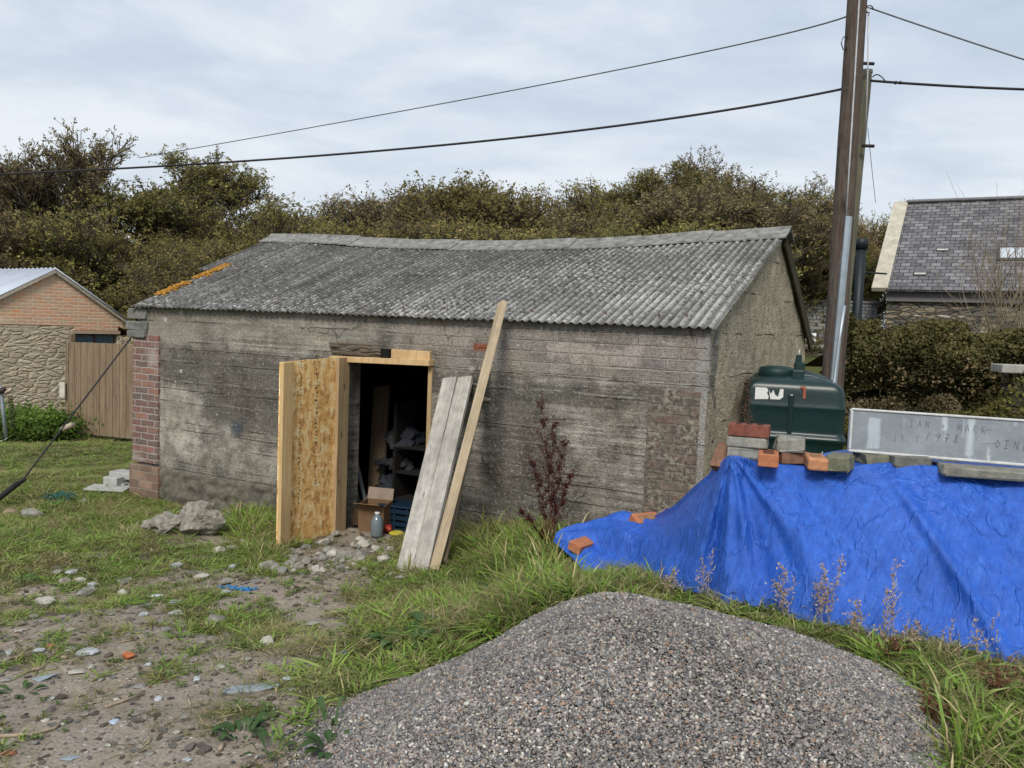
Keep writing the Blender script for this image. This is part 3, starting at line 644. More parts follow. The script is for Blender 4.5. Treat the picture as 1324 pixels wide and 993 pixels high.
# door head: rotten lintel, packing timber, frame
TIMB = None
def wood(name, lo, hi, rough=.8, scale=1., knots=True, grain=(1, 1, 14), bumpd=.002, grey=0.):
    g = G(name); o = g.obj(); oi = g.n('ShaderNodeObjectInfo').outputs['Random']
    o2 = g.add(o, g.comb(g.math('MULTIPLY', oi, 7.), g.math('MULTIPLY', oi, 3.), 0.))
    gv = tuple(1/ x_ if x_ > 1 else 1 for x_ in grain); s = g.map(o2, gv)
    n = g.noise(s, 14*scale, 6, .6, 1.2); n2 = g.noise(s, 60*scale, 3, .6, .5); b = g.noise(o2, 1.6, 4, .6)
    c = g.ramp(g.math('ADD', g.math('MULTIPLY', n, .7), g.math('MULTIPLY', n2, .3)), [(.32, lo), (.68, hi)])
    kn = g.vor(g.map(o2, tuple(1.0 if x_ == 1 else .35 for x_ in grain)), 7, 'F1')
    if knots: c = g.mix(g.smooth(kn, .13, .05, 0., .75), c, tuple(v*.35 for v in lo[:3])+(1,))
    c = g.mix(g.smooth(b, .45, .7, 0., .35), c, tuple(v*.6 for v in lo[:3])+(1,))
    if grey: c = g.mix(g.smooth(g.noise(o2, 9, 6, .7), .4, .65, 0., grey), c, (.1, .095, .085, 1))
    return g.bsdf(c, rough, g.bump(g.math('ADD', n2, n), bumpd, 1), .25)
FRW = wood('pine_fresh', (.40, .26, .12, 1), (.62, .45, .25, 1))
LINT = wood('rotten_timber', (.07, .05, .035, 1), (.27, .22, .17, 1), .95, 1, False, (14, 1, 1), .02, .5)
a = hl(440, 458); b = hl(560, 468)
xa, xb = hl(434, 455).x, hl(560, 460).x
boxo('door_head', (xb-xa+.02, .13, .055), ((xa+xb)/2, -.015, dT-.005), FRW, hut, rot=Matrix.Rotation(R(-1.2), 3, 'Y'), bev=.003)
xm = hl(508, 455).x
boxo('packing_timber', (xb-xm-.02, .1, .085), ((xm+xb)/2-.01, .02, dT+.068), FRW, hut, bev=.004)
vd = bmesh.new(); bx(vd, (.09, .12, .09), (xm-.05, -.006, dT+.065)); bm_obj('lintel_gap', vd, plain('black_void', (.006, .006, .006), 1), hut)
xl = hl(498, 452).x; V = []; nu = 30; rings = []
bm = bmesh.new()
for lay in range(4):
    pts = []; r_ = []
    for i in range(14):
        s_ = i/13; pts.append((xa-.04+(xl-xa+.04)*s_, -.015-.012*lay+mnoise.noise(Vector((s_*5, lay, 0)))*.02, dT+.055+lay*.028+mnoise.noise(Vector((s_*4, lay*3, 2)))*.014)); r_.append((.012+.016*math.sin(math.pi*min(1, s_*1.1+.05)))*(1-.25*(lay == 3)))
    tube(bm, pts, r_, 6)
bm_obj('rotten_lintel', bm, LINT, hut, smooth=False)
boxo('door_post', (.045, .16, dT+.1-.02), (dR-.024, .07, (dT-.06)/2), wood('post_pine', (.30, .2, .1, 1), (.5, .37, .2, 1)), hut, bev=.003)

print('lintel', xa, xb, xm, dT)

# roof ------------------------------------------------------------
g = G("weathered_corrugated_cement"); o = g.obj(); q = g.sep(o); x, y = q[0], q[1]
n = g.noise(o, 2.2, 6, .65); sp = g.noise(o, 22, 6, .75); sp2 = g.noise(o, 60, 4, .7); stx = g.noise(g.map(o, (3, .35, 1)), 2.2, 4, .6)
c = g.ramp(g.math('ADD', g.math('MULTIPLY', sp, .6), g.math('MULTIPLY', stx, .4)), [(.38, (.05, .049, .047)), (.5, (.13, .128, .123)), (.6, (.28, .275, .265))])
pale = g.math('ADD', g.smooth(x, -4.5, .2, 0., .10), g.smooth(y, .9, -.1, 0., .05))
lic = g.smooth(g.math('ADD', g.math('ADD', g.math('MULTIPLY', sp2, .45), g.math('MULTIPLY', sp, .55)), pale), .555, .62)
c = g.mix(g.math('MULTIPLY', lic, g.smooth(g.noise(o, 1.3, 5, .6), .38, .6, .35, .95)), c, (.50, .495, .465, 1))
blot = g.smooth(g.vor(o, 11, 'F1'), .22, .12); blr = g.sep(g.vor(o, 11, 'F1', 'Color'))
c = g.mix(g.math('MULTIPLY', blot, g.smooth(blr[0], .72, .76, 0., .8)), c, (.55, .55, .52, 1))
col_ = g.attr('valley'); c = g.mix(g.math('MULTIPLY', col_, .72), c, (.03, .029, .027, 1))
c = g.mix(g.smooth(n, .5, .7, 0., .35), c, (.05, .048, .045, 1))
ROOFM = g.bsdf(c, .95, g.bump(g.math('ADD', sp, sp2), .010, 1), .15)
def sag(x):
    s = -x/HL; return -.05*max(0, 1-s)-.125*math.sin(math.pi*min(1, max(0, s*1.02)))**1.0
OVR = .075
def roof_sheet(name, x0, x1, v0, v1, lift, mat, rear=False, step=.0095):
    nx = int(round((x1-x0)/step)); nv = max(3, int((v1-v0)/.045)); V = []; val = []
    ry = HW*HF
    for j in range(nv+1):
        v = v0+(v1-v0)*j/nv
        for i in range(nx+1):
            xx = x0+(x1-x0)*i/nx
            if not rear:
                yy = -OVR+(ry+OVR)*v; zb = EAVE+.045+(RIDGE-EAVE-.045)*(yy/ry)
            else:
                yy = HW+OVR*.6-(HW+OVR*.6-ry)*v; zb = RIDGE-(RIDGE-EAVE)*((yy-ry)/(HW-ry))+.005
            w = math.cos(xx/.0762*2*math.pi); shn = math.floor(xx/.69); lift2 = .005*((xx/.69-shn))
            zz = zb+sag(xx)*max(0, v)**1.3+.0105*w+lift+lift2+mnoise.noise(Vector((xx*1.1, yy*1.1, 3)))*.012
            if v == v0 and not rear: yy += mnoise.noise(Vector((xx*8, 0, 0)))*.006
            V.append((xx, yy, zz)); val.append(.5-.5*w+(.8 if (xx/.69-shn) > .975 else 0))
    idx = np.arange((nx+1)*(nv+1)).reshape(nv+1, nx+1)
    Fc = np.stack([idx[:-1, :-1], idx[:-1, 1:], idx[1:, 1:], idx[1:, :-1]], -1).reshape(-1, 4)
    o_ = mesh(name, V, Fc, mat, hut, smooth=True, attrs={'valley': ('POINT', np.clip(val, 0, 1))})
    m = o_.modifiers.new('thick', 'SOLIDIFY'); m.thickness = .007; m.offset = -1; return o_
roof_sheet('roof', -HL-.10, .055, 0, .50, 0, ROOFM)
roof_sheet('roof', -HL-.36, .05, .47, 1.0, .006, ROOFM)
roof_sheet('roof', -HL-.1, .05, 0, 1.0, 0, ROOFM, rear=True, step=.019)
bm = bmesh.new(); rb_r = random.Random(2)
for k in range(29):
    xx = -HL-.05+.229*k
    for v in (.07, .93):
        yy = -OVR+(HW*HF+OVR)*v; zz = EAVE+.045+(RIDGE-EAVE-.045)*(yy/(HW*HF))+sag(xx)*v**1.3+.014
        tube(bm, [(xx, yy, zz), (xx, yy-.002, zz+.016)], [.012, .009], 6)
bm_obj('bolt', bm, plain('rusty_bolt', (.13, .075, .05), .8), hut)['kind'] = 'stuff'
# ridge capping in short lengths following the sag
CAP = plain('ridge_cement', (.2, .197, .185), .95, .5, 12, .006, .1)
bm = bmesh.new(); ry = HW*HF; segs = 9; xs_ = [-HL-.40+(HL+.40+.05)*k/segs for k in range(segs+1)]
for k in range(segs):
    a, b = xs_[k], xs_[k+1]+.04; za, zb = RIDGE+sag(a)+.04, RIDGE+sag(b)+.04+.012*(k % 2)
    prof = [(-.24, -.10), (-.05, -.012), (-.03, .018), (.0, .028), (.03, .018), (.05, -.012), (.2, -.11)]
    th = .010
    ra_ = [bm.verts.new((a, ry+y_, za+z_)) for y_, z_ in prof]; rb_ = [bm.verts.new((b, ry+y_, zb+z_+.006)) for y_, z_ in prof]
    ra2 = [bm.verts.new((a, ry+y_, za+z_-th-.003)) for y_, z_ in prof]; rb2 = [bm.verts.new((b, ry+y_, zb+z_-th-.003)) for y_, z_ in prof]
    for i in range(len(prof)-1):
        bm.faces.new((ra_[i], rb_[i], rb_[i+1], ra_[i+1])); bm.faces.new((ra2[i+1], rb2[i+1], rb2[i], ra2[i]))
        bm.faces.new((rb_[i], rb2[i], rb2[i+1], rb_[i+1])); bm.faces.new((ra_[i+1], ra2[i+1], ra2[i], ra_[i]))
    bm.faces.new((ra_[0], ra2[0], rb2[0], rb_[0]))
bm_obj('ridge_cap', bm, CAP, hut)
# rear verge board and the timber under the upper sheets at the left
MOSSY = plain('mossy_timber', (.06, .055, .035), .95, .4, 9, .01, .1)
p0 = Vector((.035, ry+.03, RIDGE-.07+sag(0))); p1 = Vector((.035, HW+.16, EAVE-.13)); d_ = p1-p0
boxo('verge_board', (.03, d_.length, .15), (p0+p1)/2, MOSSY, hut, rot=Matrix.Rotation(math.atan2(d_.z, d_.y), 3, 'X'), bev=.004)
boxo('wall_plate', (.5, .1, .08), (-HL-.08, ry*.47, EAVE+(RIDGE-EAVE)*.42-.07), GB, hut, bev=.008)
# mat of orange lichen along the left verge
g = G("orange_lichen"); LICH = g.bsdf(g.ramp(g.noise(g.obj(), 30, 4, .6), [(.3, (.16, .085, .02)), (.6, (.42, .21, .04)), (.75, (.3, .25, .15))]), 1, None, .1)
bm = bmesh.new()
for _ in range(520):
    v = random.uniform(.13, .55)
    if mnoise.noise(Vector((v*14, 0, 3))) < -.22: continue
    xx = -HL-.11+abs(random.gauss(0, .07))+(.03*random.random()); yy = -OVR+(ry+OVR)*v; z_ = EAVE+.05+(RIDGE-EAVE-.045)*(yy/ry)+sag(xx)*v+random.uniform(.0, .02)
    r = random.uniform(.006, .022); q_ = bmesh.ops.create_icosphere(bm, subdivisions=1, radius=r, matrix=Matrix.Translation((xx, yy, z_)) @ Matrix.Diagonal((1.3, 1.3, .7, 1)))
    for v_ in q_['verts']: v_.co += Vector((random.gauss(0, r*.2), random.gauss(0, r*.2), random.gauss(0, r*.2)))
tag(bm_obj('lichen', bm, LICH, hut, smooth=True), 'orange lichen along the left roof edge')

# door leaf: OSB sheet on a pine frame, swung open
g = G("osb_sheet"); o = g.obj()
r1 = g.noise(g.map(o, (1, 1, 1)), 9, 2, .5, 0, True)
v1 = g.n('ShaderNodeTexVoronoi', {'Vector': g.map(g.add(o, g.n('ShaderNodeVectorMath', {0: r1, 1: (.07, .07, .07)}, operation='MULTIPLY').outputs[0]), (34, 34, 13)), 'Scale': 1.}, feature='F1')
v2 = g.n('ShaderNodeTexVoronoi', {'Vector': g.map(g.add(o, g.n('ShaderNodeVectorMath', {0: r1, 1: (.09, .09, .09)}, operation='MULTIPLY').outputs[0]), (17, 17, 38), rot=(0, .6, 0)), 'Scale': 1.}, feature='F1')
a1 = g.sep(v1.outputs['Color'])[0]; a2 = g.sep(v2.outputs['Color'])[0]
c = g.ramp(g.math('ADD', g.math('MULTIPLY', a1, .6), g.math('MULTIPLY', a2, .4)), [(.12, (.50, .27, .10)), (.35, (.78, .44, .15)), (.6, (.88, .58, .24)), (.88, (.95, .78, .46))])
c = g.mix(g.smooth(g.noise(o, 60, 4, .6), .45, .75, 0., .2), c, (.4, .2, .07, 1))
OSB = g.bsdf(c, .6, g.bump(g.math('ADD', a1, a2), .0025, 1), .35)
hinge = Vector((0, 0, 0)); hp = at(446, 690, 7.42); fp = at(357, 716, 6.72)
hp = HM @ Vector((dL+.045, -.04, 0)); 
def solve_free(px):     # free edge: swing the leaf about its hinge until that edge meets the pixel column
    best = None
    for k in range(0, 2400):
        an = HYAW+R(180)+R(k*.05); e = hp+Vector((math.cos(an), math.sin(an), 0))*.93; u, _ = proj(e.x, e.y, .9)
        if best is None or abs(u-px) < best[0]: best = (abs(u-px), an, e)
    return best
_, dan, fe = solve_free(359); print('leaf angle', math.degrees(dan-HYAW), fe)
zt = (at(357, 468, fe.y)).z; zb = at(357, 716, fe.y).z; zh = at(446, 461, hp.y).z; zhb = at(440, 692, hp.y).z; print('leaf z', zb, zt, zhb, zh)
leaf = empty('door', 'outward opened shed door of raw strand board on a pine frame', 'door', hp, dan); leaf['label'] = None
del leaf['label']; del leaf['category']; leaf.parent = hut; leaf.matrix_parent_inverse = HI
Wd = .93
def skew(u): return zhb+(zb-zhb)*u/Wd, zh+(zt-zh)*u/Wd
bm = bmesh.new(); vs = []
for y_ in (0, .014):
    for (u, top) in ((.0, 0), (Wd, 0), (Wd, 1), (.0, 1)):
        zz = skew(u); vs.append(bm.verts.new((u, y_, zz[1] if top else zz[0])))
for f in ((0, 1, 2, 3), (7, 6, 5, 4), (0, 4, 5, 1), (1, 5, 6, 2), (2, 6, 7, 3), (3, 7, 4, 0)): bm.faces.new([vs[i] for i in f])
bm_obj('osb_panel', bm, OSB, leaf)
# which side of the leaf faces the camera
side = 1 if (Matrix.Rotation(-dan, 3, 'Z') @ (Vector((0, 0, 0))-hp)).y > 0 else -1; print('side', side)
yb = .014+.02 if side > 0 else -.02
BAT = wood('batten_pine', (.43, .28, .12, 1), (.66, .48, .26, 1)); BAT2 = wood('batten_weathered', (.25, .17, .09, 1), (.43, .32, .18, 1))
def batten(u0, u1, mat, name='batten', pad=0., dz=0.):
    bm = bmesh.new(); vs = []
    for y_ in (yb-.019, yb+.019):
        for (u, top) in ((u0, 0), (u1, 0), (u1, 1), (u0, 1)):
            zz = skew(u); vs.append(bm.verts.new((u, y_, zz[1]-.004+dz if top else zz[0]+.004+pad)))
    for f in ((0, 1, 2, 3), (7, 6, 5, 4), (0, 4, 5, 1), (1, 5, 6, 2), (2, 6, 7, 3), (3, 7, 4, 0)): bm.faces.new([vs[i] for i in f])
    return bm_obj(name, bm, mat, leaf)
batten(Wd-.12, Wd+.004, BAT); batten(.0, .16, BAT2)
for (dz0, dz1) in ((.03, .13),):
    pass
# faint printed stamp columns, upright rows of small dark marks
bm = bmesh.new(); rr_ = random.Random(4); ys_ = .0155 if side > 0 else -.0015
for (u, za, zb_, wd_) in ((.66, .40, 1.15, .022), (.66, 1.3, 1.75, .018), (.44, .55, 1.75, .03)):
    z_ = zb+za
    while z_ < zb+zb_:
        hgt_ = rr_.uniform(.012, .026)
        for s_ in range(rr_.choice((1, 2, 2))):
            w1 = rr_.uniform(.25, .6)*wd_; u1 = u+rr_.uniform(-.5, .5)*wd_
            q_ = [bm.verts.new((u1+a*w1/2, ys_, z_+b*hgt_/2*rr_.choice((.4, 1)))) for a, b in ((-1, -1), (1, -1), (1, 1), (-1, 1))]
            bm.faces.new(q_ if side < 0 else q_[::-1])
        z_ += hgt_+rr_.uniform(.006, .02)
bm_obj('printed_lettering', bm, plain('stamp_ink', (.10, .05, .02), .8), leaf)
# ------------------------------------------------------------------ planks against the wall
WEATH = wood('weathered_plank', (.27, .25, .215, 1), (.50, .475, .43, 1), .9, 1, True, (14, 1, 1), .004, .35)
SAWN = wood('sawn_plank', (.36, .27, .165, 1), (.60, .49, .34, 1), .85, 1, True, (14, 1, 1), .003, .15)
def plank(name, label, p0, p1, wv, wid, th, mat, group=None):
    """p0 foot, p1 head (centres), wv the direction across its face"""
    L = (p1-p0).length; x = (p1-p0).normalized(); y = (wv-x*wv.dot(x)).normalized(); z = x.cross(y)
    me_ = bmesh.new(); n = 14; V = []
    for i in range(n+1):
        t = i/n; e = random.uniform(-.003, .003)
        for (a, b) in ((-1, -1), (1, -1), (1, 1), (-1, 1)):
            V.append(me_.verts.new((t*L, a*wid/2+random.uniform(-.0015, .0015), b*th/2+math.sin(t*3)*.004)))
    for i in range(n):
        for k in range(4): me_.faces.new((V[i*4+k], V[i*4+(k+1) % 4], V[i*4+4+(k+1) % 4], V[i*4+4+k]))
    me_.faces.new(V[:4][::-1]); me_.faces.new(V[-4:])
    o = bm_obj(name, me_, mat); o.matrix_world = Matrix.Translation(p0) @ Matrix((x, y, z)).transposed().to_4x4()
    return tag(o, label, 'plank', group)
wdir = HM.to_3x3() @ Vector((1, 0, 0)); nin = HM.to_3x3() @ Vector((0, 1, 0))
def onwall(px, py, off): return HM @ hl(px, py, -off)
f1 = gp(526, 741); f2 = gp(552, 739); f3 = gp(571, 733)
Yf = f1.y
t1 = onwall(580, 489, .08); t2 = onwall(602, 488, .07); t3 = onwall(650, 391, .15)
plank('leaning_plank', 'whitish weathered board leaning beside the doorway, nearer the opening', at(522, 743, Yf), onwall(582.5, 489, .08), wdir, .135, .03, WEATH)
plank('leaning_plank', 'whitish weathered board between the left board and the tall sawn one', at(542.5, 741, Yf-.03), onwall(602, 488, .07), wdir, .14, .03, WEATH)
plank('leaning_plank', 'tall narrow yellowish board rising above the eaves', at(561, 737, Yf-.06), t3, (wdir-nin*.8), .085, .045, SAWN)
plank('leaning_plank', 'thin dark edged board behind the tall yellowish one', at(572, 726, Yf+.02), onwall(628, 470, .06), (wdir-nin*.3), .07, .022, wood('dark_plank', (.12, .09, .06, 1), (.3, .23, .15, 1), .9, 1, False, (14, 1, 1)))
p = onwall(627, 516, .02); o = boxo('wood_stub', (.07, .12, .02), (0, 0, 0), SAWN, rot=None); o.location = p; o.rotation_euler = (.1, .2, HYAW-.4)
tag(o, 'short pale wood offcut sticking out of the wall beside the leaning boards', 'wood offcut')

# ------------------------------------------------------------------ clutter inside the doorway
CARD = plain('cardboard', (.17, .105, .06), .9, .2, 6, .002, .1)
CARDL = plain('cardboard_light', (.24, .19, .15), .9, .2, 6, .002, .1)
inr = HM.to_3x3()
def inside(px, py, ly): return HM @ hl(px, py, ly)
def cbox(label, px, py, ly, size, rz, tilt=0., flaps=True):
    p = inside(px, py, ly); p.z = max(p.z, .05); e = empty('cardboard_box', label, 'cardboard box', p, HYAW+rz); e.rotation_euler = (tilt, 0, HYAW+rz)
    w_, d_, h_ = size; t = .006; bm = bmesh.new()
    for (sx, sy, cx_, cy_) in ((w_, t, 0, -d_/2), (w_, t, 0, d_/2), (t, d_-2*t, -w_/2+t/2, 0), (t, d_-2*t, w_/2-t/2, 0)): bx(bm, (sx, sy, h_), (cx_, cy_, h_/2))
    bx(bm, (w_-2*t, d_-2*t, t), (0, 0, t)); bm_obj('carton', bm, CARD, e)
    if flaps:
        bm = bmesh.new(); bx(bm, (w_, .005, .12), (0, -d_/2-.045, h_+.02), rot=Matrix.Rotation(R(65), 3, 'X')); bm_obj('flap', bm, CARD, e)
        bm = bmesh.new(); bx(bm, (w_, .005, .12), (0, d_/2+.02, h_+.05), rot=Matrix.Rotation(R(-20), 3, 'X')); bm_obj('flap', bm, CARDL, e)
    return e
cbox('open brown carton standing just inside the doorway', 486, 688, .16, (.27, .22, .3), .25, .1)
cbox('low brown carton lying behind the door hinge side', 458, 682, .3, (.22, .2, .17), -.3, -.15)
p = inside(487, 697, -.06); jug = empty('plastic_bottle', 'clear plastic bottle standing in front of the brown carton', 'bottle', (p.x, p.y, gz(p.x, p.y)+.01), .3)
g = G('bottle_plastic'); BOT = g.bsdf((.13, .16, .18), .12, None, .6)
bm = bmesh.new(); tube(bm, [(0, 0, 0), (0, 0, .02), (0, 0, .15), (0, 0, .19), (0, 0, .21)], [.055, .06, .06, .04, .022], 14); bm_obj('bottle_body', bm, BOT, jug, True)
bm = bmesh.new(); tube(bm, [(0, 0, .21), (0, 0, .235)], [.024, .024], 12); bm_obj('cap', bm, plain('white_cap', (.5, .5, .5), .5), jug, True)
BLUEP = plain('blue_plastic', (.008, .022, .042), .4, .15)
p = inside(517, 676, .35); cr_ = empty('plastic_crate', 'dark blue plastic crate on the shed floor', 'crate', (p.x, p.y, .05), HYAW+.15)
bm = bmesh.new()
for (sx, sy, cx_, cy_) in ((.34, .012, 0, -.12), (.34, .012, 0, .12), (.012, .228, -.164, 0), (.012, .228, .164, 0)):
    for k in range(4): bx(bm, (sx, sy, .04), (cx_, cy_, .03+k*.062))
    for s_ in (-1, 0, 1): bx(bm, (.02 if sx > .1 else .014, .014 if sx > .1 else .02, .25), (cx_+(s_*.14 if sx > .1 else 0), cy_+(0 if sx > .1 else s_*.09), .125))
bx(bm, (.32, .22, .01), (0, 0, .008)); bm_obj('crate_body', bm, BLUEP, cr_)
bm = bmesh.new(); bx(bm, (.37, .27, .02), (0, 0, .262), bev=.006); bm_obj('lid', bm, BLUEP, cr_)
def lump(name, label, cat, p, size, mat, seed, sq=(1, 1, 1), ang=0, sub=3, amp=.3, group=None, rz=None):
    V, Fc = rock(seed, sub, amp, sq, ang); V = [v*size for v in V]
    o = mesh(name, V, Fc, mat, smooth=(ang == 0), uv=False); o.location = p; o.rotation_euler = (0, 0, random.uniform(0, 6) if rz is None else rz); return tag(o, label, cat, group)
p = inside(513, 684, .02); lump('yellow_tub', 'yellow rounded lid low in the doorway beside the boards', 'lid', (p.x, p.y, .12), .07, plain('yellow_plastic', (.45, .38, .04), .5), 3, (1, 1, .35), amp=.05)
p = inside(502, 680, .12); lump('red_cloth', 'small red object beside the blue crate', 'cloth', (p.x, p.y, .12), .06, plain('red_plastic', (.25, .02, .015), .5), 4, (1, .7, .6))
PBAG = plain('crumpled_bag', (.035, .037, .042), .4, .6, 14, .03, .4); PBAG2 = plain('dark_bag', (.025, .03, .04), .4, .5, 14, .02, .5)
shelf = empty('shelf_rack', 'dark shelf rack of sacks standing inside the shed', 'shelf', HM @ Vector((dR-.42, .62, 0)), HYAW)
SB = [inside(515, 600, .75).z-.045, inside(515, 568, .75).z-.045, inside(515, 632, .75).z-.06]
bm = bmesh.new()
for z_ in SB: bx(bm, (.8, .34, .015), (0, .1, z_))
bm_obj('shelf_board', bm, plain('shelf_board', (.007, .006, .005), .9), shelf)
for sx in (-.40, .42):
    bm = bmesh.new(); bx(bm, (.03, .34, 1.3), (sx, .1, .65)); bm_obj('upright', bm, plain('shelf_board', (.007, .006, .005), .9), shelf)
for i, (px, py, sz, mt, lb) in enumerate(((516, 548, .09, PBAG, 'crumpled pale bag highest inside the doorway'), (507, 566, .06, PBAG, 'small pale bag below the highest one'), (498, 602, .055, PBAG, 'grey bag in the lower row, nearest the cardboard'),
        (511, 598, .05, PBAG, 'grey bag in the middle of the lower row'), (523, 596, .06, PBAG, 'grey bag in the lower row, nearest the leaning boards'), (530, 572, .1, PBAG2, 'dark bag on the shelf behind the leaning boards'), (505, 625, .12, PBAG2, 'dark sack below the lower row of bags'))):
    p = inside(px, py, .75); p.z = SB[2 if py > 615 else (0 if py > 590 else 1)]+sz*.5+.008; lump('plastic_bag', lb, 'bag', p, sz*1.35, mt, 20+i, (1.3, .8, .75), 0, 4, 1.0)
p0 = inside(484, 662, .7); p1 = inside(494, 500, 1.1)
plank('inner_board', 'wide brown board standing inside the shed', p0, p1, wdir, .20, .03, wood('inner_board', (.12, .08, .05, 1), (.24, .17, .11, 1), grain=(14, 1, 1)))
PIPE = plain('grey_pipe', (.2, .23, .24), .5, .2)
for k, (a, b, lb) in enumerate((((474, 655), (452, 560), 'grey pipe leaning inside the door, the longer one'), ((466, 660), (449, 585), 'grey pipe leaning inside the door, the shorter one'))):
    o = tubeo('grey_pipe', [inside(*a, .45), inside(*b, .55)], .022, PIPE); tag(o, lb, 'pipe')

# ------------------------------------------------------------------ tarpaulin
top = [(945, 592, 4.42), (985, 598, 4.40), (1040, 604, 4.37), (1090, 606, 4.35), (1130, 599, 4.33), (1200, 602, 4.25), (1290, 618, 4.13), (1340, 620, 4.08), (1460, 626, 3.95), (1640, 632, 3.75)]
bot = [(880, 775, 4.55), (930, 780, 4.3), (1000, 792, 4.08), (1060, 803, 3.95), (1100, 812, 3.88), (1200, 836, 3.72), (1324, 860, 3.56), (1460, 888, 3.40), (1640, 925, 3.2)]
tail_t = [(722, 705, 6.0), (752, 683, 6.12), (800, 668, 6.15), (838, 668, 6.0), (868, 655, 5.5), (905, 622, 4.9)]
tail_b = [(716, 703, 5.92), (736, 722, 5.7), (760, 745, 5.45), (790, 760, 5.25), (815, 768, 5.0), (845, 772, 4.75)]
def poly(pts):
    P = [at(*q) for q in pts]; L = [0]
    for a, b in zip(P, P[1:]): L.append(L[-1]+(b-a).length)
    return P, [l/L[-1] for l in L]
def ev(pl, s):
    P, L = pl; s = min(max(s, 0), 1)
    for i in range(len(L)-1):
        if s <= L[i+1]+1e-9:
            t = (s-L[i])/(L[i+1]-L[i]); a = P[max(i-1, 0)]; b = P[i]; c = P[i+1]; d = P[min(i+2, len(P)-1)]
            return .5*((2*b)+(c-a)*t+(2*a-5*b+4*c-d)*t*t+(3*b-a-3*c+d)*t**3)
    return P[-1]
TP = poly(tail_t+top); BP = poly(tail_b+bot)
# make both edges share a parameter: break at the peak
st = TP[1][len(tail_t)]; sb = BP[1][len(tail_b)]
def remap(s, brk, cut=.36): return s/cut*brk if s < cut else brk+(s-cut)/(1-cut)*(1-brk)
NS, NT = 440, 130; V = []; CUT = .36
peak = at(945, 592, 4.42)
for j in range(-34, NT+1):
    for i in range(NS+1):
        s = i/NS; a = ev(TP, remap(s, st)); b = ev(BP, remap(s, sb))
        if j < 0:
            k = -j/34; back = Vector((.10, .62, 0))*min(1, k*1.4)*min(1, max(0, (s-.30)/.10)); q = a+back+Vector((0, 0, -.02*k-.25*max(0, k-.72)*3.2))
            q.z += .012*mnoise.noise(q*6); V.append(q); continue
        t = j/NT; q = a.lerp(b, t); out_ = Vector((-.25, -1, 0)).normalized()
        belly = math.sin(math.pi*min(1, t*1.02))
        body = min(1, max(0, (s-.33)/.07))
        # lies fuller near the top, hangs hollow in the middle
        q += out_*(.05*belly*body)+Vector((0, 0, .03*math.sin(math.pi*t)*body))
        if s < .42: q.z += (.028*math.sin(t*13+s*9+mnoise.noise(Vector((s*9, t*3, 5)))*3)+.014*math.sin(t*29+s*21))*min(1, (.42-s)*8)*math.sin(math.pi*t)
        if s < .40: q.z += .10*math.sin(math.pi*t)*min(1, (.40-s)*5)*(0.4+.6*math.sin(s*9+.5)**2)
        # folds fanning out from the peak
        dx = (q-peak).dot(Vector((.97, -.2, 0))); dz = peak.z-q.z; an = math.atan2(dx, dz+.03); rr_ = math.hypot(dx, dz)
        fold = 0
        for ph, wv, am, c0, cw in ((0.3, 15, .034, -.75, .7), (1.9, 27, .026, -.1, .55), (.8, 10, .040, .45, .6)):
            fold += am*math.sin(an*wv+ph+mnoise.noise(Vector((rr_*1.6, an*1.5, 2)))*2.0)*math.exp(-((an-c0)/cw)**2)
        fade = min(1, rr_*3.5)*(1-.5*min(1, rr_/1.5))
        # broad swags farther along
        sw = .065*math.sin((q.x*3.1+dz*2.4)+1.2)*min(1, max(0, (s-.55)*5))*math.sin(math.pi*min(1, t*1.1))
        sw += .05*math.exp(-((q.x-2.75-dz*.55)/.09)**2)*min(1, t*4)-.04*math.exp(-((q.x-2.92-dz*.55)/.07)**2)*min(1, t*4)+.045*math.exp(-((q.x-1.95-dz*.42)/.04)**2)*min(1, t*5)-.04*math.exp(-((q.x-2.2-dz*.42)/.08)**2)*min(1, t*5)
        n1_ = mnoise.noise(Vector((q.x*2.2-q.z, q.z*2.6+q.x*.6, q.y)))*.055+mnoise.noise(Vector((q.x*7+5, q.z*2.6+q.x*2, q.y*3)))*.022+mnoise.noise(Vector((q.x*19+q.z*6, q.z*5, 4)))*.007
        rid = (1-abs(mnoise.noise(Vector((q.x*4.5+q.z*3, q.z*2.2-q.x*.8, 8)))*2.6))
        crs = .004*max(0, rid-.5)
        dr1 = 1-abs(mnoise.noise(Vector(((q.x+dz*.35)*2.6, dz*.55, 21)))*2.4); dr2 = mnoise.noise(Vector(((q.x+dz*.45)*6.5, dz*.9, 31)))
        n1_ += (.085*max(0, dr1-.4)+.024*dr2)*body*min(1, t*4)
        q += out_*(fold*fade+sw+n1_+crs)+Vector((0, 0, (fold*.7+n1_*.8)*(s < .36)*1.2))
        if s < .5:
            hg_ = gz(q.x, q.y)+.015; 
            if q.z < hg_: q.z = hg_
        V.append(q)
rows = NT+35; idx = np.arange(rows*(NS+1)).reshape(rows, NS+1)
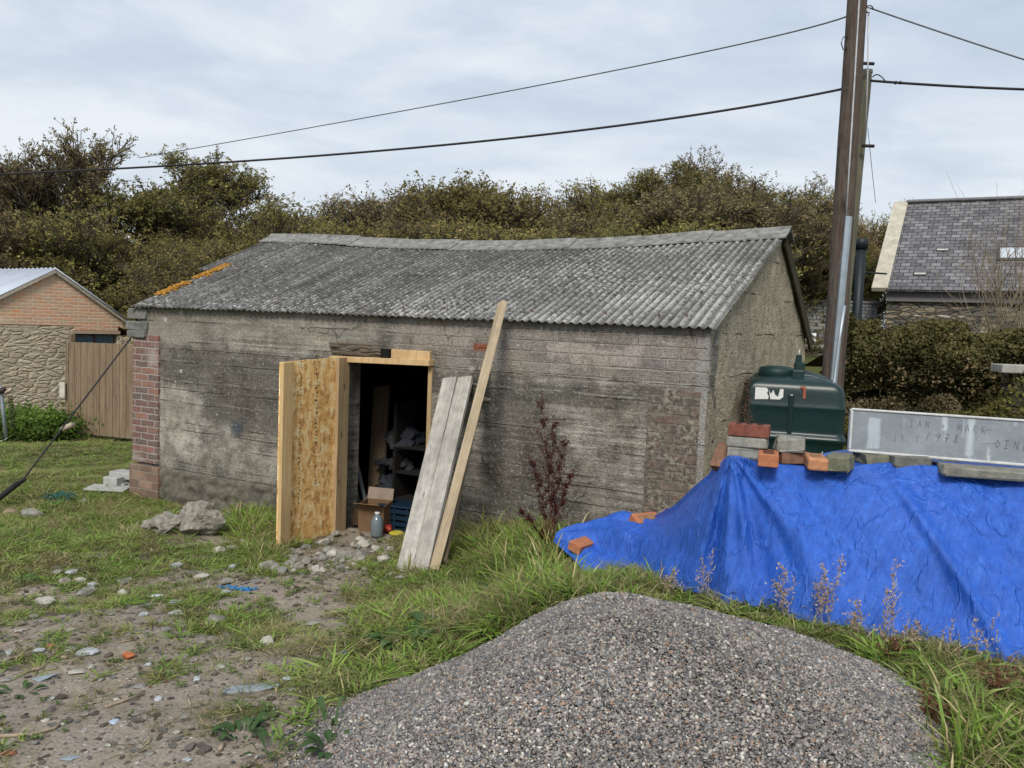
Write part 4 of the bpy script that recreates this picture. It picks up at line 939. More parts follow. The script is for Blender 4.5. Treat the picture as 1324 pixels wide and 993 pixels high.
# rows were made from j=-34 (the crest fold) upward; reorder so the back flap runs away from the crest
V = [tuple(v) for v in V]; arr = np.array(V).reshape(rows, NS+1, 3); 
Fq = np.stack([idx[:-1, :-1], idx[1:, :-1], idx[1:, 1:], idx[:-1, 1:]], -1).reshape(-1, 4)
uu = np.tile(np.linspace(0, 1, NS+1)*5.2, rows); vv_ = np.repeat(np.linspace(-.3, 1, rows)*1.1, NS+1)
g = G("blue_tarpaulin"); a_u = g.attr('tu'); a_v = g.attr('tv'); cv = g.comb(a_u, a_v, 0.); wv_ = g.noise(g.map(cv, (300, 4, 1)), 1, 2, .5); wh_ = g.noise(g.map(cv, (4, 300, 1)), 1, 2, .5); ob = g.obj()
n = g.noise(ob, 3, 5, .6); n2 = g.noise(g.map(cv, (60, 3, 1)), 2, 4, .6); n3 = g.noise(g.map(cv, (4, 90, 1)), 2, 4, .6); n4 = g.noise(g.map(ob, (1, 1, .55), (0, 0, 0), (0, .3, 0)), 24, 6, .7)
cr1 = g.math('ABSOLUTE', g.math('SUBTRACT', g.noise(g.map(ob, (1, 1, .30), (3, 1, 2), (0, .25, 0)), 7, 3, .5, .1), .5)); crease = g.smooth(cr1, .035, .0)
cr2 = g.math('ABSOLUTE', g.math('SUBTRACT', g.noise(g.map(ob, (1, 1, .2), (0, 0, 0), (0, -.5, 0)), 22, 3, .5, .1), .5)); crease2 = g.smooth(cr2, .03, .0)
c = g.ramp(n4, [(.3, (.011, .065, .36)), (.55, (.017, .10, .49)), (.75, (.035, .15, .62))])
c = g.mix(g.smooth(n2, .58, .7, 0., .45), c, (.09, .23, .70, 1)); c = g.mix(g.smooth(n3, .58, .75, 0., .4), c, (.10, .26, .80, 1))
c = g.mix(g.smooth(wv_, .52, .8, 0., .3), c, (.12, .28, .74, 1)); c = g.mix(g.smooth(wh_, .55, .8, 0., .35), c, (.006, .05, .30, 1)); c = g.mix(g.math('MULTIPLY', crease2, .06), c, (.22, .40, .90, 1))
lnx = g.smooth(g.math('ABSOLUTE', g.math('SUBTRACT', g.math('FRACT', g.math('MULTIPLY', a_u, 26.)), .5)), .035, .0)
c = g.mix(g.math('MULTIPLY', lnx, g.smooth(g.noise(cv, 3, 3), .45, .6, 0., .3)), c, (.15, .30, .8, 1))
wx_ = g.math('SINE', g.math('MULTIPLY', a_u, 2*math.pi*240)); wy_ = g.math('SINE', g.math('MULTIPLY', a_v, 2*math.pi*240))
hh = g.math('ADD', g.math('MULTIPLY', n4, .16), g.math('ADD', g.math('MULTIPLY', g.math('MULTIPLY', wx_, wy_), .02), g.math('ADD', g.math('MULTIPLY', crease, .25), g.math('MULTIPLY', crease2, .07))))
hh = g.math('ADD', hh, g.math('MULTIPLY', n, .4))
d = g.n('ShaderNodeBsdfPrincipled', {'Base Color': c, 'Roughness': .38, 'Specular IOR Level': .5, 'Normal': g.bump(hh, .020, 1)})
g.t.links.new(d.outputs[0], g.out.inputs[0])
tp = mesh('tarpaulin', V, Fq, g.m, smooth=True, uv=False, attrs={'tu': ('POINT', uu), 'tv': ('POINT', vv_)})
tag(tp, 'crumpled bright blue tarpaulin draped over a long pile and weighted with bricks', 'tarpaulin')
# the pile under it
core = empty('material_pile', 'pile of building material hidden under the blue tarpaulin', 'pile')
bpy.data.objects.remove(core)
g = G('pile_side'); PILE = plain('pile_blocks', (.14, .12, .10), .95, .4, 10, .01, .1)
bm = bmesh.new()
for i in range(13):
    s0 = .40+.049*i; a = ev(TP, remap(s0, st)); zb_ = .45
    bx(bm, (.25, .34, a.z-.05-zb_), (a.x+.10, a.y+.30, (a.z-.05+zb_)/2), bev=.01)
pl_o = bm_obj('block_pile', bm, PILE); tag(pl_o, 'long pile of stacked blocks under the blue tarpaulin', 'block pile')

# ------------------------------------------------------------------ bricks
def perf(bm, L, Wb, H, holes=True):
    vs = bx(bm, (L, Wb, H), (0, 0, H/2), bev=.003, wob=.0006)
def brickm(nm, c, dark=.5): 
    if nm in MATS: return MATS[nm]
    g = G(nm); o = g.obj(); n = g.noise(o, 20, 6, .7); f = g.noise(o, 120, 3, .7)
    c = C4(c); cc = g.ramp(n, [(.3, tuple(x*dark for x in c[:3])+(1,)), (.6, c), (.8, tuple(min(1, x*1.3+.03) for x in c[:3])+(1,))])
    MATS[nm] = g.bsdf(cc, .88, g.bump(g.math('ADD', n, f), .004, 1), .2); return MATS[nm]
RED = brickm('red_brick', (.22, .08, .058)); ORG = brickm('orange_new_brick', (.42, .165, .085), .7); BRN = brickm('brown_brick', (.24, .13, .085)); GRY = brickm('concrete_brick', (.27, .265, .235)); GRN = brickm('mossy_stone', (.18, .18, .13)); HOLE = plain('brick_hole', (.03, .012, .008), 1)
def brick(label, px, py, Y, rz, mat=ORG, dims=(.215, .102, .065), top=None, rx=0., ry_=0., z=None, cat='brick', name='brick', group=None, wob=.0, drop=0.):
    p = at(px, py, Y); 
    if z is not None: p.z = z
    p.z -= drop
    bm = bmesh.new(); vs = bx(bm, dims, (0, 0, dims[2]/2), bev=.004 if mat in (RED, ORG, BRN) else .012, seg=2, wob=wob)
    o = bm_obj(name, bm, mat); o.location = p; o.rotation_euler = (rx, ry_, rz); tag(o, label, cat, group)
    L, Wb, H = dims
    if top == 'slots':
        for k in (-1, 0, 1):
            b2 = bmesh.new(); bx(b2, (.03, .055, .002), (k*.055, 0, H+.0006)); bm_obj('perforation', b2, HOLE, o)
    if top == 'frog':
        b2 = bmesh.new(); bx(b2, (L*.62, Wb*.5, .002), (0, 0, H+.0006), bev=.0009); bm_obj('frog', b2, brickm('frog_shade', (.30, .17, .09)), o)
    return o
h90 = R(90)
b3 = brick('grey concrete brick at the bottom of the three high stack', 961, 593, 4.50, -.30, GRY, (.17, .10, .062), cat='brick', wob=.003)
b2_ = brick('grey concrete brick sandwiched in the middle of the three high stack', 966, 581, 4.50, -.42, GRY, (.215, .102, .062), z=b3.location.z+.063, wob=.002)
b1 = brick('dark red perforated brick topping the three high stack', 968, 570, 4.50, -.36, RED, top='slots', z=b3.location.z+.127)
brick('brown brick with a pale end leaning at the tarpaulin peak beside the stack', 938, 596, 4.62, .9, BRN, (.16, .1, .06), ry_=-.9, z=b3.location.z-.03)
brick('small blue tinged pinkish brick end beside the three high stack', 976, 594, 4.58, 1.2, brickm('pinkish_brick', (.42, .22, .2)), (.12, .08, .05))
brick('bright orange slotted brick facing end on beside the three high stack', 993, 600, 4.36, h90-.30, ORG, top='slots')
bb = brick('brown brick carrying a rounded grey block', 1021, 598, 4.45, .15, BRN, (.14, .10, .062))
brick('rounded grey block resting on the brown brick', 1021, 584, 4.45, -.25, GRY, (.15, .12, .075), z=bb.location.z+.063, wob=.006, cat='block')
brick('orange brick fragment wedged between two standing bricks', 1037, 598, 4.5, .5, ORG, (.09, .09, .055))
brick('orange frogged brick stained pale, between the grey blocks', 1054, 605, 4.34, h90-.22, brickm('stained_orange_brick', (.48, .23, .12), .6), top='frog')
brick('squared greenish grey stone just left of the trough', 1085, 608, 4.32, h90-.55, GRN, (.17, .115, .085), wob=.004, cat='stone block')
brick('orange brick lying on the tail of the tarpaulin by the brick pier', 832, 683, 5.88, .5, ORG, top='frog', rx=.5, drop=-.03)
brick('orange brick half wrapped at the far tip of the tarpaulin', 750, 716, 5.72, .9, ORG, (.19, .1, .065), rx=.3, drop=-.03)
# supports and trough
brick('dark block under the left end of the trough', 1127, 600, 4.42, .1, GRN, (.14, .16, .065), wob=.004, cat='stone block')
brick('flat grey block under the middle of the trough', 1171, 602, 4.36, -.1, brickm('dark_concrete', (.17, .165, .15)), (.19, .2, .06), wob=.003, cat='stone block')
brick('long grey kerb slab below the right part of the trough', 1272, 617, 4.12, -.27, brickm('slab_grey', (.24, .235, .2)), (.40, .16, .05), wob=.004, cat='slab', name='kerb_slab')
tl = at(1097, 584, 4.42); trp = at(1324, 603, 4.13); xd = (trp-tl).normalized(); Lt = 1.35
tro = empty('trough', 'long pale rimmed grey slate trough standing on blocks with faded handwriting', 'trough', tl)
up_ = (Vector((0, 0, 1))+Vector((.03, .10, 0))).normalized(); up_ = (up_-xd*up_.dot(xd)).normalized(); yb_ = up_.cross(xd)
tro.matrix_world = Matrix.Translation(tl) @ Matrix((xd, yb_, up_)).transposed().to_4x4()
HT = .236
g = G('grey_slate'); o = g.obj(); n = g.noise(o, 5, 6, .6); n2 = g.noise(g.map(o, (1, 1, .12)), 26, 4, .6)
c = g.ramp(n, [(.3, (.145, .165, .19)), (.7, (.235, .26, .285))]); c = g.mix(g.smooth(g.noise(o, 40, 5, .7), .5, .75, 0., .3), c, (.33, .35, .36, 1))
q = g.sep(o)
def stk_(x0, x1, z0, z1, a):
    global c
    m = g.box(g.comb(q[0], q[2]), x0, x1, z0, z1, .008, g.math('MULTIPLY', g.math('SUBTRACT', g.noise(o, 18, 4, .6), .5), .02)); c = g.mix(g.math('MULTIPLY', m, g.smooth(n2, .3, .55, a*.5, a)), c, (.46, .53, .58, 1))
for sgs in ((.09, .15, .03, .19, .55), (.44, .465, .15, .25, .6), (.455, .46, .1, .2, .5), (.555, .59, .03, .22, .55), (.57, .578, .0, .2, .6), (.535, .545, .12, .22, .4), (.655, .662, .03, .08, .6), (.66, .67, .0, .045, .7), (.765, .78, .2, .25, .5), (.26, .27, .1, .2, .25), (.93, .96, .05, .25, .4)): stk_(*sgs)
SLATE = g.bsdf(c, .6, g.bump(n2, .002), .35)
RIM = plain('pale_rim', (.50, .51, .50), .7, .2, 16, .003, .25)
bm = bmesh.new(); bx(bm, (Lt-.02, .02, HT-.024), (Lt/2, .018, HT/2)); bm_obj('face', bm, SLATE, tro)
bm = bmesh.new(); bx(bm, (Lt, .30, .014), (Lt/2, .15, .007), bev=.004, seg=2); bm_obj('bottom_rim', bm, RIM, tro)
bm = bmesh.new(); bx(bm, (Lt, .03, .012), (Lt/2, .015, HT-.006), bev=.004, seg=2); bx(bm, (Lt, .03, .012), (Lt/2, .285, HT-.006), bev=.004); bm_obj('top_rim', bm, RIM, tro)
bm = bmesh.new(); bx(bm, (.012, .30, HT-.028), (.006, .15, HT/2), bev=.004); bx(bm, (.012, .30, HT-.028), (Lt-.006, .15, HT/2)); bx(bm, (Lt-.03, .012, HT-.028), (Lt/2, .285, HT/2)); bm_obj('side', bm, RIM, tro)
GL = {'I': [[(0, 0), (.6, 0)], [(.3, 0), (.35, 1)], [(.05, 1), (.65, 1)]], 'A': [[(0, 0), (.4, 1), (.7, 0)], [(.15, .4), (.6, .4)]], 'N': [[(0, 0), (.1, 1), (.6, 0), (.7, 1)]], 'M': [[(0, 0), (.15, 1), (.4, .3), (.7, 1), (.8, 0)]],
      'R': [[(0, 0), (.1, 1), (.55, .8), (.1, .5), (.6, 0)]], 'K': [[(0, 0), (.1, 1)], [(.6, 1), (.1, .5), (.65, 0)]], '&': [[(.3, .1), (.3, .8)], [(.05, .45), (.6, .45)]], '1': [[(0, 0), (.35, 1)]], '9': [[(.65, .8), (.35, 1), (.1, .7), (.35, .5), (.65, .8), (.4, 0)]], '7': [[(0, .9), (.55, 1), (.25, 0)], [(.1, .45), (.5, .5)]],
      '8': [[(.35, .5), (.1, .75), (.35, 1), (.6, .75), (.35, .5), (.05, .22), (.3, 0), (.6, .2), (.35, .5)]], 'S': [[(.6, .9), (.3, 1), (.1, .75), (.5, .4), (.4, 0), (.05, .1)]], 'T': [[(0, .95), (.7, 1)], [(.35, 1), (.3, 0)]], '.': [[(.1, 0), (.14, .06)]], 'J': [[(.1, 1), (1.2, 1.25)], [(.2, -.3), (2.6, .0)]], 'O': [[(.35, 0), (.05, .5), (.4, 1), (.7, .5), (.35, 0)]], 'E': [[(.6, 0), (.05, 0), (.1, 1), (.65, 1)], [(.1, .5), (.55, .5)]]}
INK = plain('faded_ink', (.10, .115, .13), .8, .35, 60)
def write(txt, x, z, h, sp, al, wd=.0022, bold=1., slant=.0):
    bm = bmesh.new()
    for ch in txt:
        if ch == ' ': x += sp; z += al*sp; continue
        for st_ in GL[ch]:
            for (a, b) in zip(st_, st_[1:]):
                A_ = Vector((x+(a[0]*.7+a[1]*slant)*h, z+a[1]*h)); B_ = Vector((x+(b[0]*.7+b[1]*slant)*h, z+b[1]*h)); d_ = (B_-A_).normalized(); nn_ = Vector((-d_.y, d_.x))*wd*bold/2; A_ -= d_*wd*.3; B_ += d_*wd*.3
                f = bm.faces.new([bm.verts.new((p.x, .0073, p.y)) for p in (A_-nn_, B_-nn_, B_+nn_, A_+nn_)])
        x += sp; z += al*sp
    bm_obj('handwriting', bm, INK, tro)
write('IAN & MARK', .29, .158, .035, .037, -.02)
write('ST.T', .215, .075, .034, .036, 0.0, .0018)
write('1978', .37, .092, .044, .042, -.02, .0028, 1.1, .12)
write('J', .62, .11, .05, .05, 0, .0018); write('OINE', .685, .082, .040, .042, -.0, .0028, 1., .05)

# ------------------------------------------------------------------ oil tank
OIL = plain('green_polyethylene', (.005, .021, .02), .36, .15, 3, .001, .45)
OILD = plain('dark_green_cap', (.008, .028, .026), .5, .1)
tk_p = at(1016, 600, 7.45); tank = empty('oil_tank', 'ribbed dark green plastic oil tank with torn white sticker beside the gable', 'oil tank', (tk_p.x, tk_p.y, tk_p.z-.25), HYAW+R(13))
TW, TDp, TH = .84, 1.25, 1.13
def tank_section(hw, n=12): pass
def rbox(W_, D_, z, rad=.07, ns=4):
    pts = []
    for cx_, cy_, a0 in ((W_/2-rad, D_/2-rad, 0), (-W_/2+rad, D_/2-rad, 90), (-W_/2+rad, -D_/2+rad, 180), (W_/2-rad, -D_/2+rad, 270)):
        for k in range(ns+1): a = R(a0+90*k/ns); pts.append((cx_+rad*math.cos(a), cy_+rad*math.sin(a), z))
    return pts
bm = bmesh.new(); rings = []
prof = [(0, .90), (.05, .95), (.10, .965), (.30, .985), (.33, 1.03), (.35, 1.03), (.38, .985), (.52, .985), (.545, 1.035), (.575, 1.035), (.60, .99), (.62, .99), (.79, .985), (.82, 1.0), (.84, .985), (.94, .97), (.99, .92), (1.03, .80), (1.055, .6), (1.07, .3), (1.075, .04)]
for z_, s_ in prof:
    W2 = TW*s_; D2 = TDp*(s_ if z_ < .97 else .5+.5*s_); rings.append([bm.verts.new((p[0], p[1], z_*TH/1.125)) for p in rbox(W2, D2, 0, .08*max(.3, s_), 5)])
for a, b in zip(rings, rings[1:]):
    n_ = len(a)
    for k in range(n_): bm.faces.new((a[k], a[(k+1) % n_], b[(k+1) % n_], b[k]))
bm.faces.new(rings[0][::-1]); bm.faces.new(rings[-1]); tb = bm_obj('tank_body', bm, OIL, tank, True)
md = tb.modifiers.new('sub', 'SUBSURF'); md.levels = md.render_levels = 2
# ribs running over the roof and the central upright recess
for k in range(6):
    y_ = -.38+.15*k
    pts = [(-.37, y_, .98), (-.3, y_, 1.035), (-.15, y_, 1.072), (0, y_, 1.083), (.15, y_, 1.072), (.3, y_, 1.035), (.37, y_, .98)]
    tubeo('rib', pts, .016, OIL, tank)
for sx, sy in ((0, -1),): 
    bm = bmesh.new(); bx(bm, (.045, .03, .86), (-.02, -TDp/2+.012, .50), bev=.012, seg=2); bm_obj('rib', bm, OIL, tank)
tubeo('filler_lid', [(-.14, -.30, 1.03), (-.14, -.30, 1.10), (-.14, -.30, 1.13), (-.14, -.30, 1.145)], [.15, .15, .14, .08], OILD, tank, 24)
bm = bmesh.new(); bx(bm, (.10, .10, .09), (.03, -.42, 1.08), bev=.012, seg=2); bm_obj('vent_box', bm, OILD, tank)
bm = bmesh.new(); bx(bm, (.09, .10, .10), (.06, -.06, 1.13), bev=.01); bx(bm, (.05, .06, .07), (.05, -.06, 1.21), bev=.008); bm_obj('gauge', bm, OILD, tank)
tubeo('gauge_rod', [(.05, -.06, 1.23), (.05, -.06, 1.29)], .006, plain('white_cap', (.5, .5, .5), .5), tank)
WH = plain('torn_sticker', (.62, .62, .6), .6, .1)
yf = -TDp/2*.985-.003
def flat(name, pts, mat, parent, y_):
    bm = bmesh.new(); vs_ = [bm.verts.new((x_, y_, z_)) for x_, z_ in pts]; f = bm.faces.new(vs_); r_ = bmesh.ops.extrude_face_region(bm, geom=[f]); bmesh.ops.translate(bm, verts=[v for v in r_['geom'] if isinstance(v, bmesh.types.BMVert)], vec=(0, .004, 0)); return bm_obj(name, bm, mat, parent)
flat('sticker', [(-.31, .97), (-.22, .97), (-.205, .95), (-.215, .925), (-.20, .90), (-.205, .86), (-.22, .835), (-.31, .84)], WH, tank, yf+.006)
flat('sticker', [(-.20, .95), (-.185, .92), (-.165, .955), (-.15, .915), (-.125, .90), (-.112, .965), (-.085, .965), (-.085, .90), (-.12, .87), (-.165, .83), (-.185, .87)], WH, tank, yf+.006)
flat('warning_strap', [(.05, 1.0), (.09, .995), (.092, .90), (.07, .895), (.068, .97), (.04, 1.0)], plain('rust_red_strap', (.32, .09, .05), .6), tank, yf+.0)
# grey feed pipe and white cables coming down the poles to the tank
STEEL = plain('galvanised', (.33, .38, .42), .4, .15, 6, .001, .5, .5)
WHC = plain('white_cable', (.55, .55, .52), .6, .1)
pp = [at(1088, 400, 8.6), at(1083, 450, 8.4), at(1078, 500, 8.1), at(1075, 540, 7.6), at(1074, 580, 7.2)]
tag(tubeo('conduit_pipe', [at(1092, 395, 7.0), at(1085, 440, 7.0), at(1079, 490, 6.95), at(1073, 535, 6.9), at(1071, 600, 6.85)], .014, STEEL), 'galvanised steel pipe running down in front of the oil tank', 'pipe')
for k, (x0, x1, x2) in enumerate(((1074, 1064, 1060), (1075, 1078, 1085), (1073, 1070, 1072), (1076, 1084, 1095))):
    o = tubeo('white_cable', [at(x0, 540, 6.85), at((x0+x1)/2+1, 560, 6.84), at(x1, 580, 6.8), at(x2, 606, 6.75)], .0045, WHC)
    tag(o, 'thin white cable splaying out below the steel pipe', 'cable', 'white cables at the foot of the steel pipe')

# ------------------------------------------------------------------ poles and wires
POLE = wood('creosoted_pole', (.025, .018, .015, 1), (.145, .105, .082, 1), .9, 1.2, False, (1, 1, 16), .012, .5)
POLG = wood('greenish_pole', (.07, .065, .045, 1), (.2, .19, .13, 1), .9, 1.2, False, (1, 1, 16), .01, .5)
pb0 = at(1075, 520, 11.2); pt0 = at(1116, -120, 11.2); pd = pt0-pb0
up = empty('utility_pole', 'tall dark brown wooden utility pole carrying the overhead wires', 'utility pole', pb0-pd*.12)
def rel(o, p): return p-o.location
def rpole(par, a, b, r0, r1, mat, seg=40, sides=16):
    bm = bmesh.new(); tube(bm, [a.lerp(b, i/seg) for i in range(seg+1)], [(r0+(r1-r0)*i/seg)*(1+.02*mnoise.noise(Vector((i*.5, r0*50, 0)))) for i in range(seg+1)], sides); return bm_obj('shaft', bm, mat, par, True)
rpole(up, Vector((0, 0, 0)), rel(up, pt0), .148, .118, POLE)
fr_ = Vector((-.02, -.15, 0))
def alongpole(px, py, dy=-.13): return at(px, py, 11.2+dy)-up.location
bm = bmesh.new(); a, b = alongpole(1097, 280, -.14), alongpole(1077, 500, -.17); tube(bm, [a, a.lerp(b, .5), b], .048, 6); bm_obj('cable_guard', bm, STEEL, up)
tubeo('cable', [alongpole(1114, -60, -.13), alongpole(1111, 0, -.135), alongpole(1104, 120, -.14), alongpole(1099, 200, -.14), alongpole(1094, 282, -.15)], .011, plain('grey_cable', (.42, .42, .44), .6), up)
DKM = plain('dark_cable', (.03, .02, .02), .6)
tubeo('cable', [alongpole(1123, 10, -.02), alongpole(1122, 90, -.02), alongpole(1119, 180, -.02)], .010, plain('grey_cable', (.42, .42, .44), .6), up)
bm = bmesh.new(); c0 = alongpole(1093, 50, -.05); tube(bm, [c0+Vector((.06, 0, .03)), c0+Vector((-.03, 0, .02)), c0+Vector((-.05, 0, -.06)), c0+Vector((-.02, 0, -.14)), c0+Vector((.04, 0, -.13))], .008, 5); bm_obj('hook', bm, DKM, up, True)
bm = bmesh.new(); c0 = alongpole(1126, 12, -.05); tube(bm, [c0+Vector((math.cos(a)*.05-.02, 0, math.sin(a)*.05)) for a in [k*.7 for k in range(8)]], .008, 5); bm_obj('hook', bm, DKM, up, True)
ga = at(1080, 500, 11.45); gb = at(1119.5, 93, 11.45); gpole = empty('stub_pole', 'shorter greenish grey pole bolted behind the tall brown pole', 'utility pole', ga-(gb-ga)*.15)
rpole(gpole, Vector((0, 0, 0)), gb-gpole.location, .095, .082, POLG)
bm = bmesh.new(); tube(bm, [gb-gpole.location-Vector((0, 0, .02)), gb-gpole.location+Vector((0, 0, .02))], .088, 14); bm_obj('pole_cap', bm, plain('pole_cap', (.12, .13, .11), .7), gpole)
for py_b in (190, 84): 
    q_ = at(1128, py_b, 11.3)-gpole.location; tubeo('bolt', [q_+Vector((-.16, -.05, 0)), q_+Vector((-.0, -.05, 0))], .022, DKM, gpole)
def wire(label, P, r, mat, N_=40, sagf=0., group=None, name='overhead_wire'):
    pts = []
    for (a, b) in zip(P, P[1:]):
        for i in range(N_): t = i/N_; p = a.lerp(b, t); p.z -= 4*t*(1-t)*sagf; pts.append(p)
    pts.append(P[-1]); o = tubeo(name, pts, r, mat, sides=6); return tag(o, label, 'wire', group)
WB = plain('black_wire', (.02, .018, .02), .6); WGm = plain('grey_wire', (.12, .12, .13), .6)
def sp3(a, m, b, n=40):   # parabola through three points
    out = []
    for i in range(n+1):
        t = i/n; out.append(a*((1-t)*(1-2*t))+m*(4*t*(1-t))+b*(t*(2*t-1)))
    return out
def wire3(label, a, m, b, r, mat, name='overhead_wire'):
    o = tubeo(name, sp3(a, m, b), r, mat, sides=6); return tag(o, label, 'wire')
wire3('thick black cable sagging low from the poles across to the left', at(1122, 108, 11.4), at(600, 185, 12.6), at(-20, 226, 14.5), .017, WB)
wire3('thick black cable running level from the short pole to the right', at(1122, 104, 11.4), at(1500, 119, 11.0), at(1980, 108, 10.6), .017, WB)
wire3('thin upper wire reaching from the tall pole down to the trees on the left', at(1110, 11, 11.2), at(760, 98, 15.5), at(180, 204, 24), .011, WGm)
wire3('thin upper wire sloping down from the tall pole to the right', at(1118, 8, 11.2), at(1500, 132, 10.8), at(1980, 270, 10.4), .010, WGm)
wire3('very thin wire hanging down beside the short pole', at(1122, 165, 11.5), at(1127, 215, 12), at(1132, 262, 13), .004, WGm)
wire3('looped lead between the short pole top and the thick cable', at(1128, 100, 11.3), at(1136, 97, 11.25), at(1146, 107, 11.2), .008, WB)
for px in (1158, 1164): 
    p = at(px, 107, 11.3); lump('cable_clip', 'small clip on the thick cable right of the poles', 'clip', p, .022, WB, 7, group='cable clips')
# stay wire on the left
sa, sb_ = at(176, 428, 9.9), at(30, 620, 7.3); gw = empty('stay_wire', 'dark stay wire slanting down to the left with a black sleeve', 'stay wire', sa)
tubeo('wire', [Vector((0, 0, 0)), sb_-sa], .009, WB, gw, 6); sc_ = at(-12, 652, 6.9)
gr2 = sc_+(sc_-sb_)*.9; gr2.z = gz(gr2.x, gr2.y)-.05; tubeo('wire', [sc_-sa, gr2-sa], .012, STEEL, gw, 6)
tubeo('sleeve', [sb_-sa+Vector((.02, 0, .0)), at(22, 626, 7.2)-sa, sc_-sa], [.010, .026, .028], plain('black_sleeve', (.012, .012, .012), .7), gw, 10)
lump('insulator', 'x', 'x', (0, 0, 0), 1, WHC, 1); bpy.data.objects.remove(bpy.data.objects['insulator'])
tubeo('insulator', [at(78, 556, 8.2)-sa, at(82, 554, 8.2)-sa, at(94, 549, 8.25)-sa, at(97, 548, 8.25)-sa], [.012, .028, .028, .012], plain('wood_insulator', (.4, .33, .25), .7), gw, 10)
# ------------------------------------------------------------------ brick and stone outbuilding on the left
g = G("rubble_stone"); uv = g.uv(); wv = g.n('ShaderNodeVectorMath', {0: g.noise(uv, 3, 4, .6, 0, True), 1: (.22, .10, 0)}, operation='MULTIPLY').outputs[0]
v = g.map(g.add(uv, wv), (4.2, 10.5, 1)); e = g.vor(v, 1, 'DISTANCE_TO_EDGE'); cl_ = g.sep(g.vor(v, 1, 'F1', 'Color')); n = g.noise(uv, 9, 7, .72); f = g.noise(uv, 50, 4, .7)
c = g.ramp(cl_[0], [(0, (.30, .23, .155)), (.35, (.42, .34, .24)), (.6, (.52, .44, .32)), (.85, (.58, .44, .29)), (1, (.66, .62, .54))]); c = g.mix(g.smooth(n, .3, .6, .2, .9), c, (.46, .39, .285, 1))
mo = g.smooth(e, .12, .0); c = g.mix(g.math('MULTIPLY', mo, .3), c, g.ramp(f, [(.3, (.28, .24, .18)), (.7, (.46, .41, .33))])); c = g.mix(g.smooth(g.noise(uv, .8, 4), .5, .65, 0., .4), c, (.16, .135, .10, 1))
STONE = g.bsdf(c, .95, g.bump(g.math('ADD', g.smooth(e, .0, .22), g.math('MULTIPLY', n, 1.1)), .022, 1), .1)
ap = at(70, 351, 19.0); gd = Vector((.6, .8, 0)).normalized(); rd = Vector((-.8, .6, 0)).normalized(); gn_ = Vector((.8, -.6, 0))
def onp(px, py, base=ap, n_=gn_):
    d = ray(px, py); o_ = Vector((0, 0, EYE)); t = (base-o_).dot(n_)/d.dot(n_); return o_+d*t
outb = empty('brick_outbuilding', 'small outbuilding with orange brick gable over rubble stone and pale metal roof', 'outbuilding', (ap.x, ap.y, -.8), math.atan2(.8, .6))
OI = (Matrix.Translation(outb.location) @ Matrix.Rotation(math.atan2(.8, .6), 4, 'Z')).inverted()
lo_ = lambda p: OI @ p
A_ = lo_(ap); Rr = lo_(onp(186, 434)); Ll = lo_(onp(-60, 414)); mL = lo_(onp(-60, 410)).z; 
zb1, zb2 = lo_(onp(-60, 408)).z, lo_(onp(186, 430)).z
spl = lo_(onp(50, 420)).z
def lpoly(name, pts, y0, y1, mat, par):   # polygon in x,z pushed from y0 to y1
    bm = bmesh.new(); a = [bm.verts.new((p[0], y0, p[1])) for p in pts]; b = [bm.verts.new((p[0], y1, p[1])) for p in pts]
    bm.faces.new(a); bm.faces.new(b[::-1]); n = len(a)
    for i in range(n): bm.faces.new((a[i], b[i], b[(i+1) % n], a[(i+1) % n]))
    return bm_obj(name, bm, mat, par)
wx0 = lo_(onp(99, 436)); wx1 = lo_(onp(150, 440)); wt = wx0.z+.12; wb = wt-.75
def gzl(x): return A_.z+(Rr.z-A_.z)*(x-A_.x)/(Rr.x-A_.x) if x > A_.x else A_.z+(Ll.z-A_.z)*(x-A_.x)/(Ll.x-A_.x)
splitz = min(spl, gzl(Ll.x)-.02)
xr = Rr.x; split_r = wt+.04
lpoly('brick_gable', [(Ll.x, splitz), (wx0.x-.05, splitz), (wx0.x-.05, split_r), (wx1.x+.05, split_r), (wx1.x+.05, splitz), (xr, min(splitz, gzl(xr)-.01)), (xr, gzl(xr)), (A_.x, A_.z), (Ll.x, gzl(Ll.x))], 0, .35, BR_GABLE, outb)
bm = bmesh.new()
for (a, b, c_, d_) in ((Ll.x, wx0.x-.05, -1, splitz-.002), (wx0.x-.05, wx1.x+.05, -1, wb), (wx1.x+.05, xr, -1, min(splitz, gzl(xr))-.012)): bx(bm, (b-a-.002, .36, d_-c_), ((a+b)/2, .19, (c_+d_)/2))
bm_obj('stone_wall', bm, STONE, outb)
bm = bmesh.new(); bx(bm, (.36, 5, 3.0), (xr-.18, 2.9, gzl(xr)-.05-1.5)); bx(bm, (.36, 5, 3.0), (Ll.x+.18, 2.9, gzl(Ll.x)-.05-1.5)); bm_obj('side_wall', bm, STONE, outb)
METR = plain('pale_metal_roof', (.50, .54, .60), .4, .12, 2, .001, .5, .2)
def corr(name, x0, z0, x1, z1, y0, y1, per, amp, mat, par):
    V = []; nyy = int((y1-y0)/per*6); 
    for i in range(3):
        t = i/2
        for j in range(nyy+1):
            y_ = y0+(y1-y0)*j/nyy; V.append((x0+(x1-x0)*t, y_, z0+(z1-z0)*t+amp*max(-.3, math.cos(2*math.pi*y_/per))))
    idx_ = np.arange(3*(nyy+1)).reshape(3, nyy+1); Fq_ = np.stack([idx_[:-1, :-1], idx_[:-1, 1:], idx_[1:, 1:], idx_[1:, :-1]], -1).reshape(-1, 4)
    o_ = mesh(name, V, Fq_, mat, par); m = o_.modifiers.new('t', 'SOLIDIFY'); m.thickness = .02; return o_
xe = Ll.x-.25
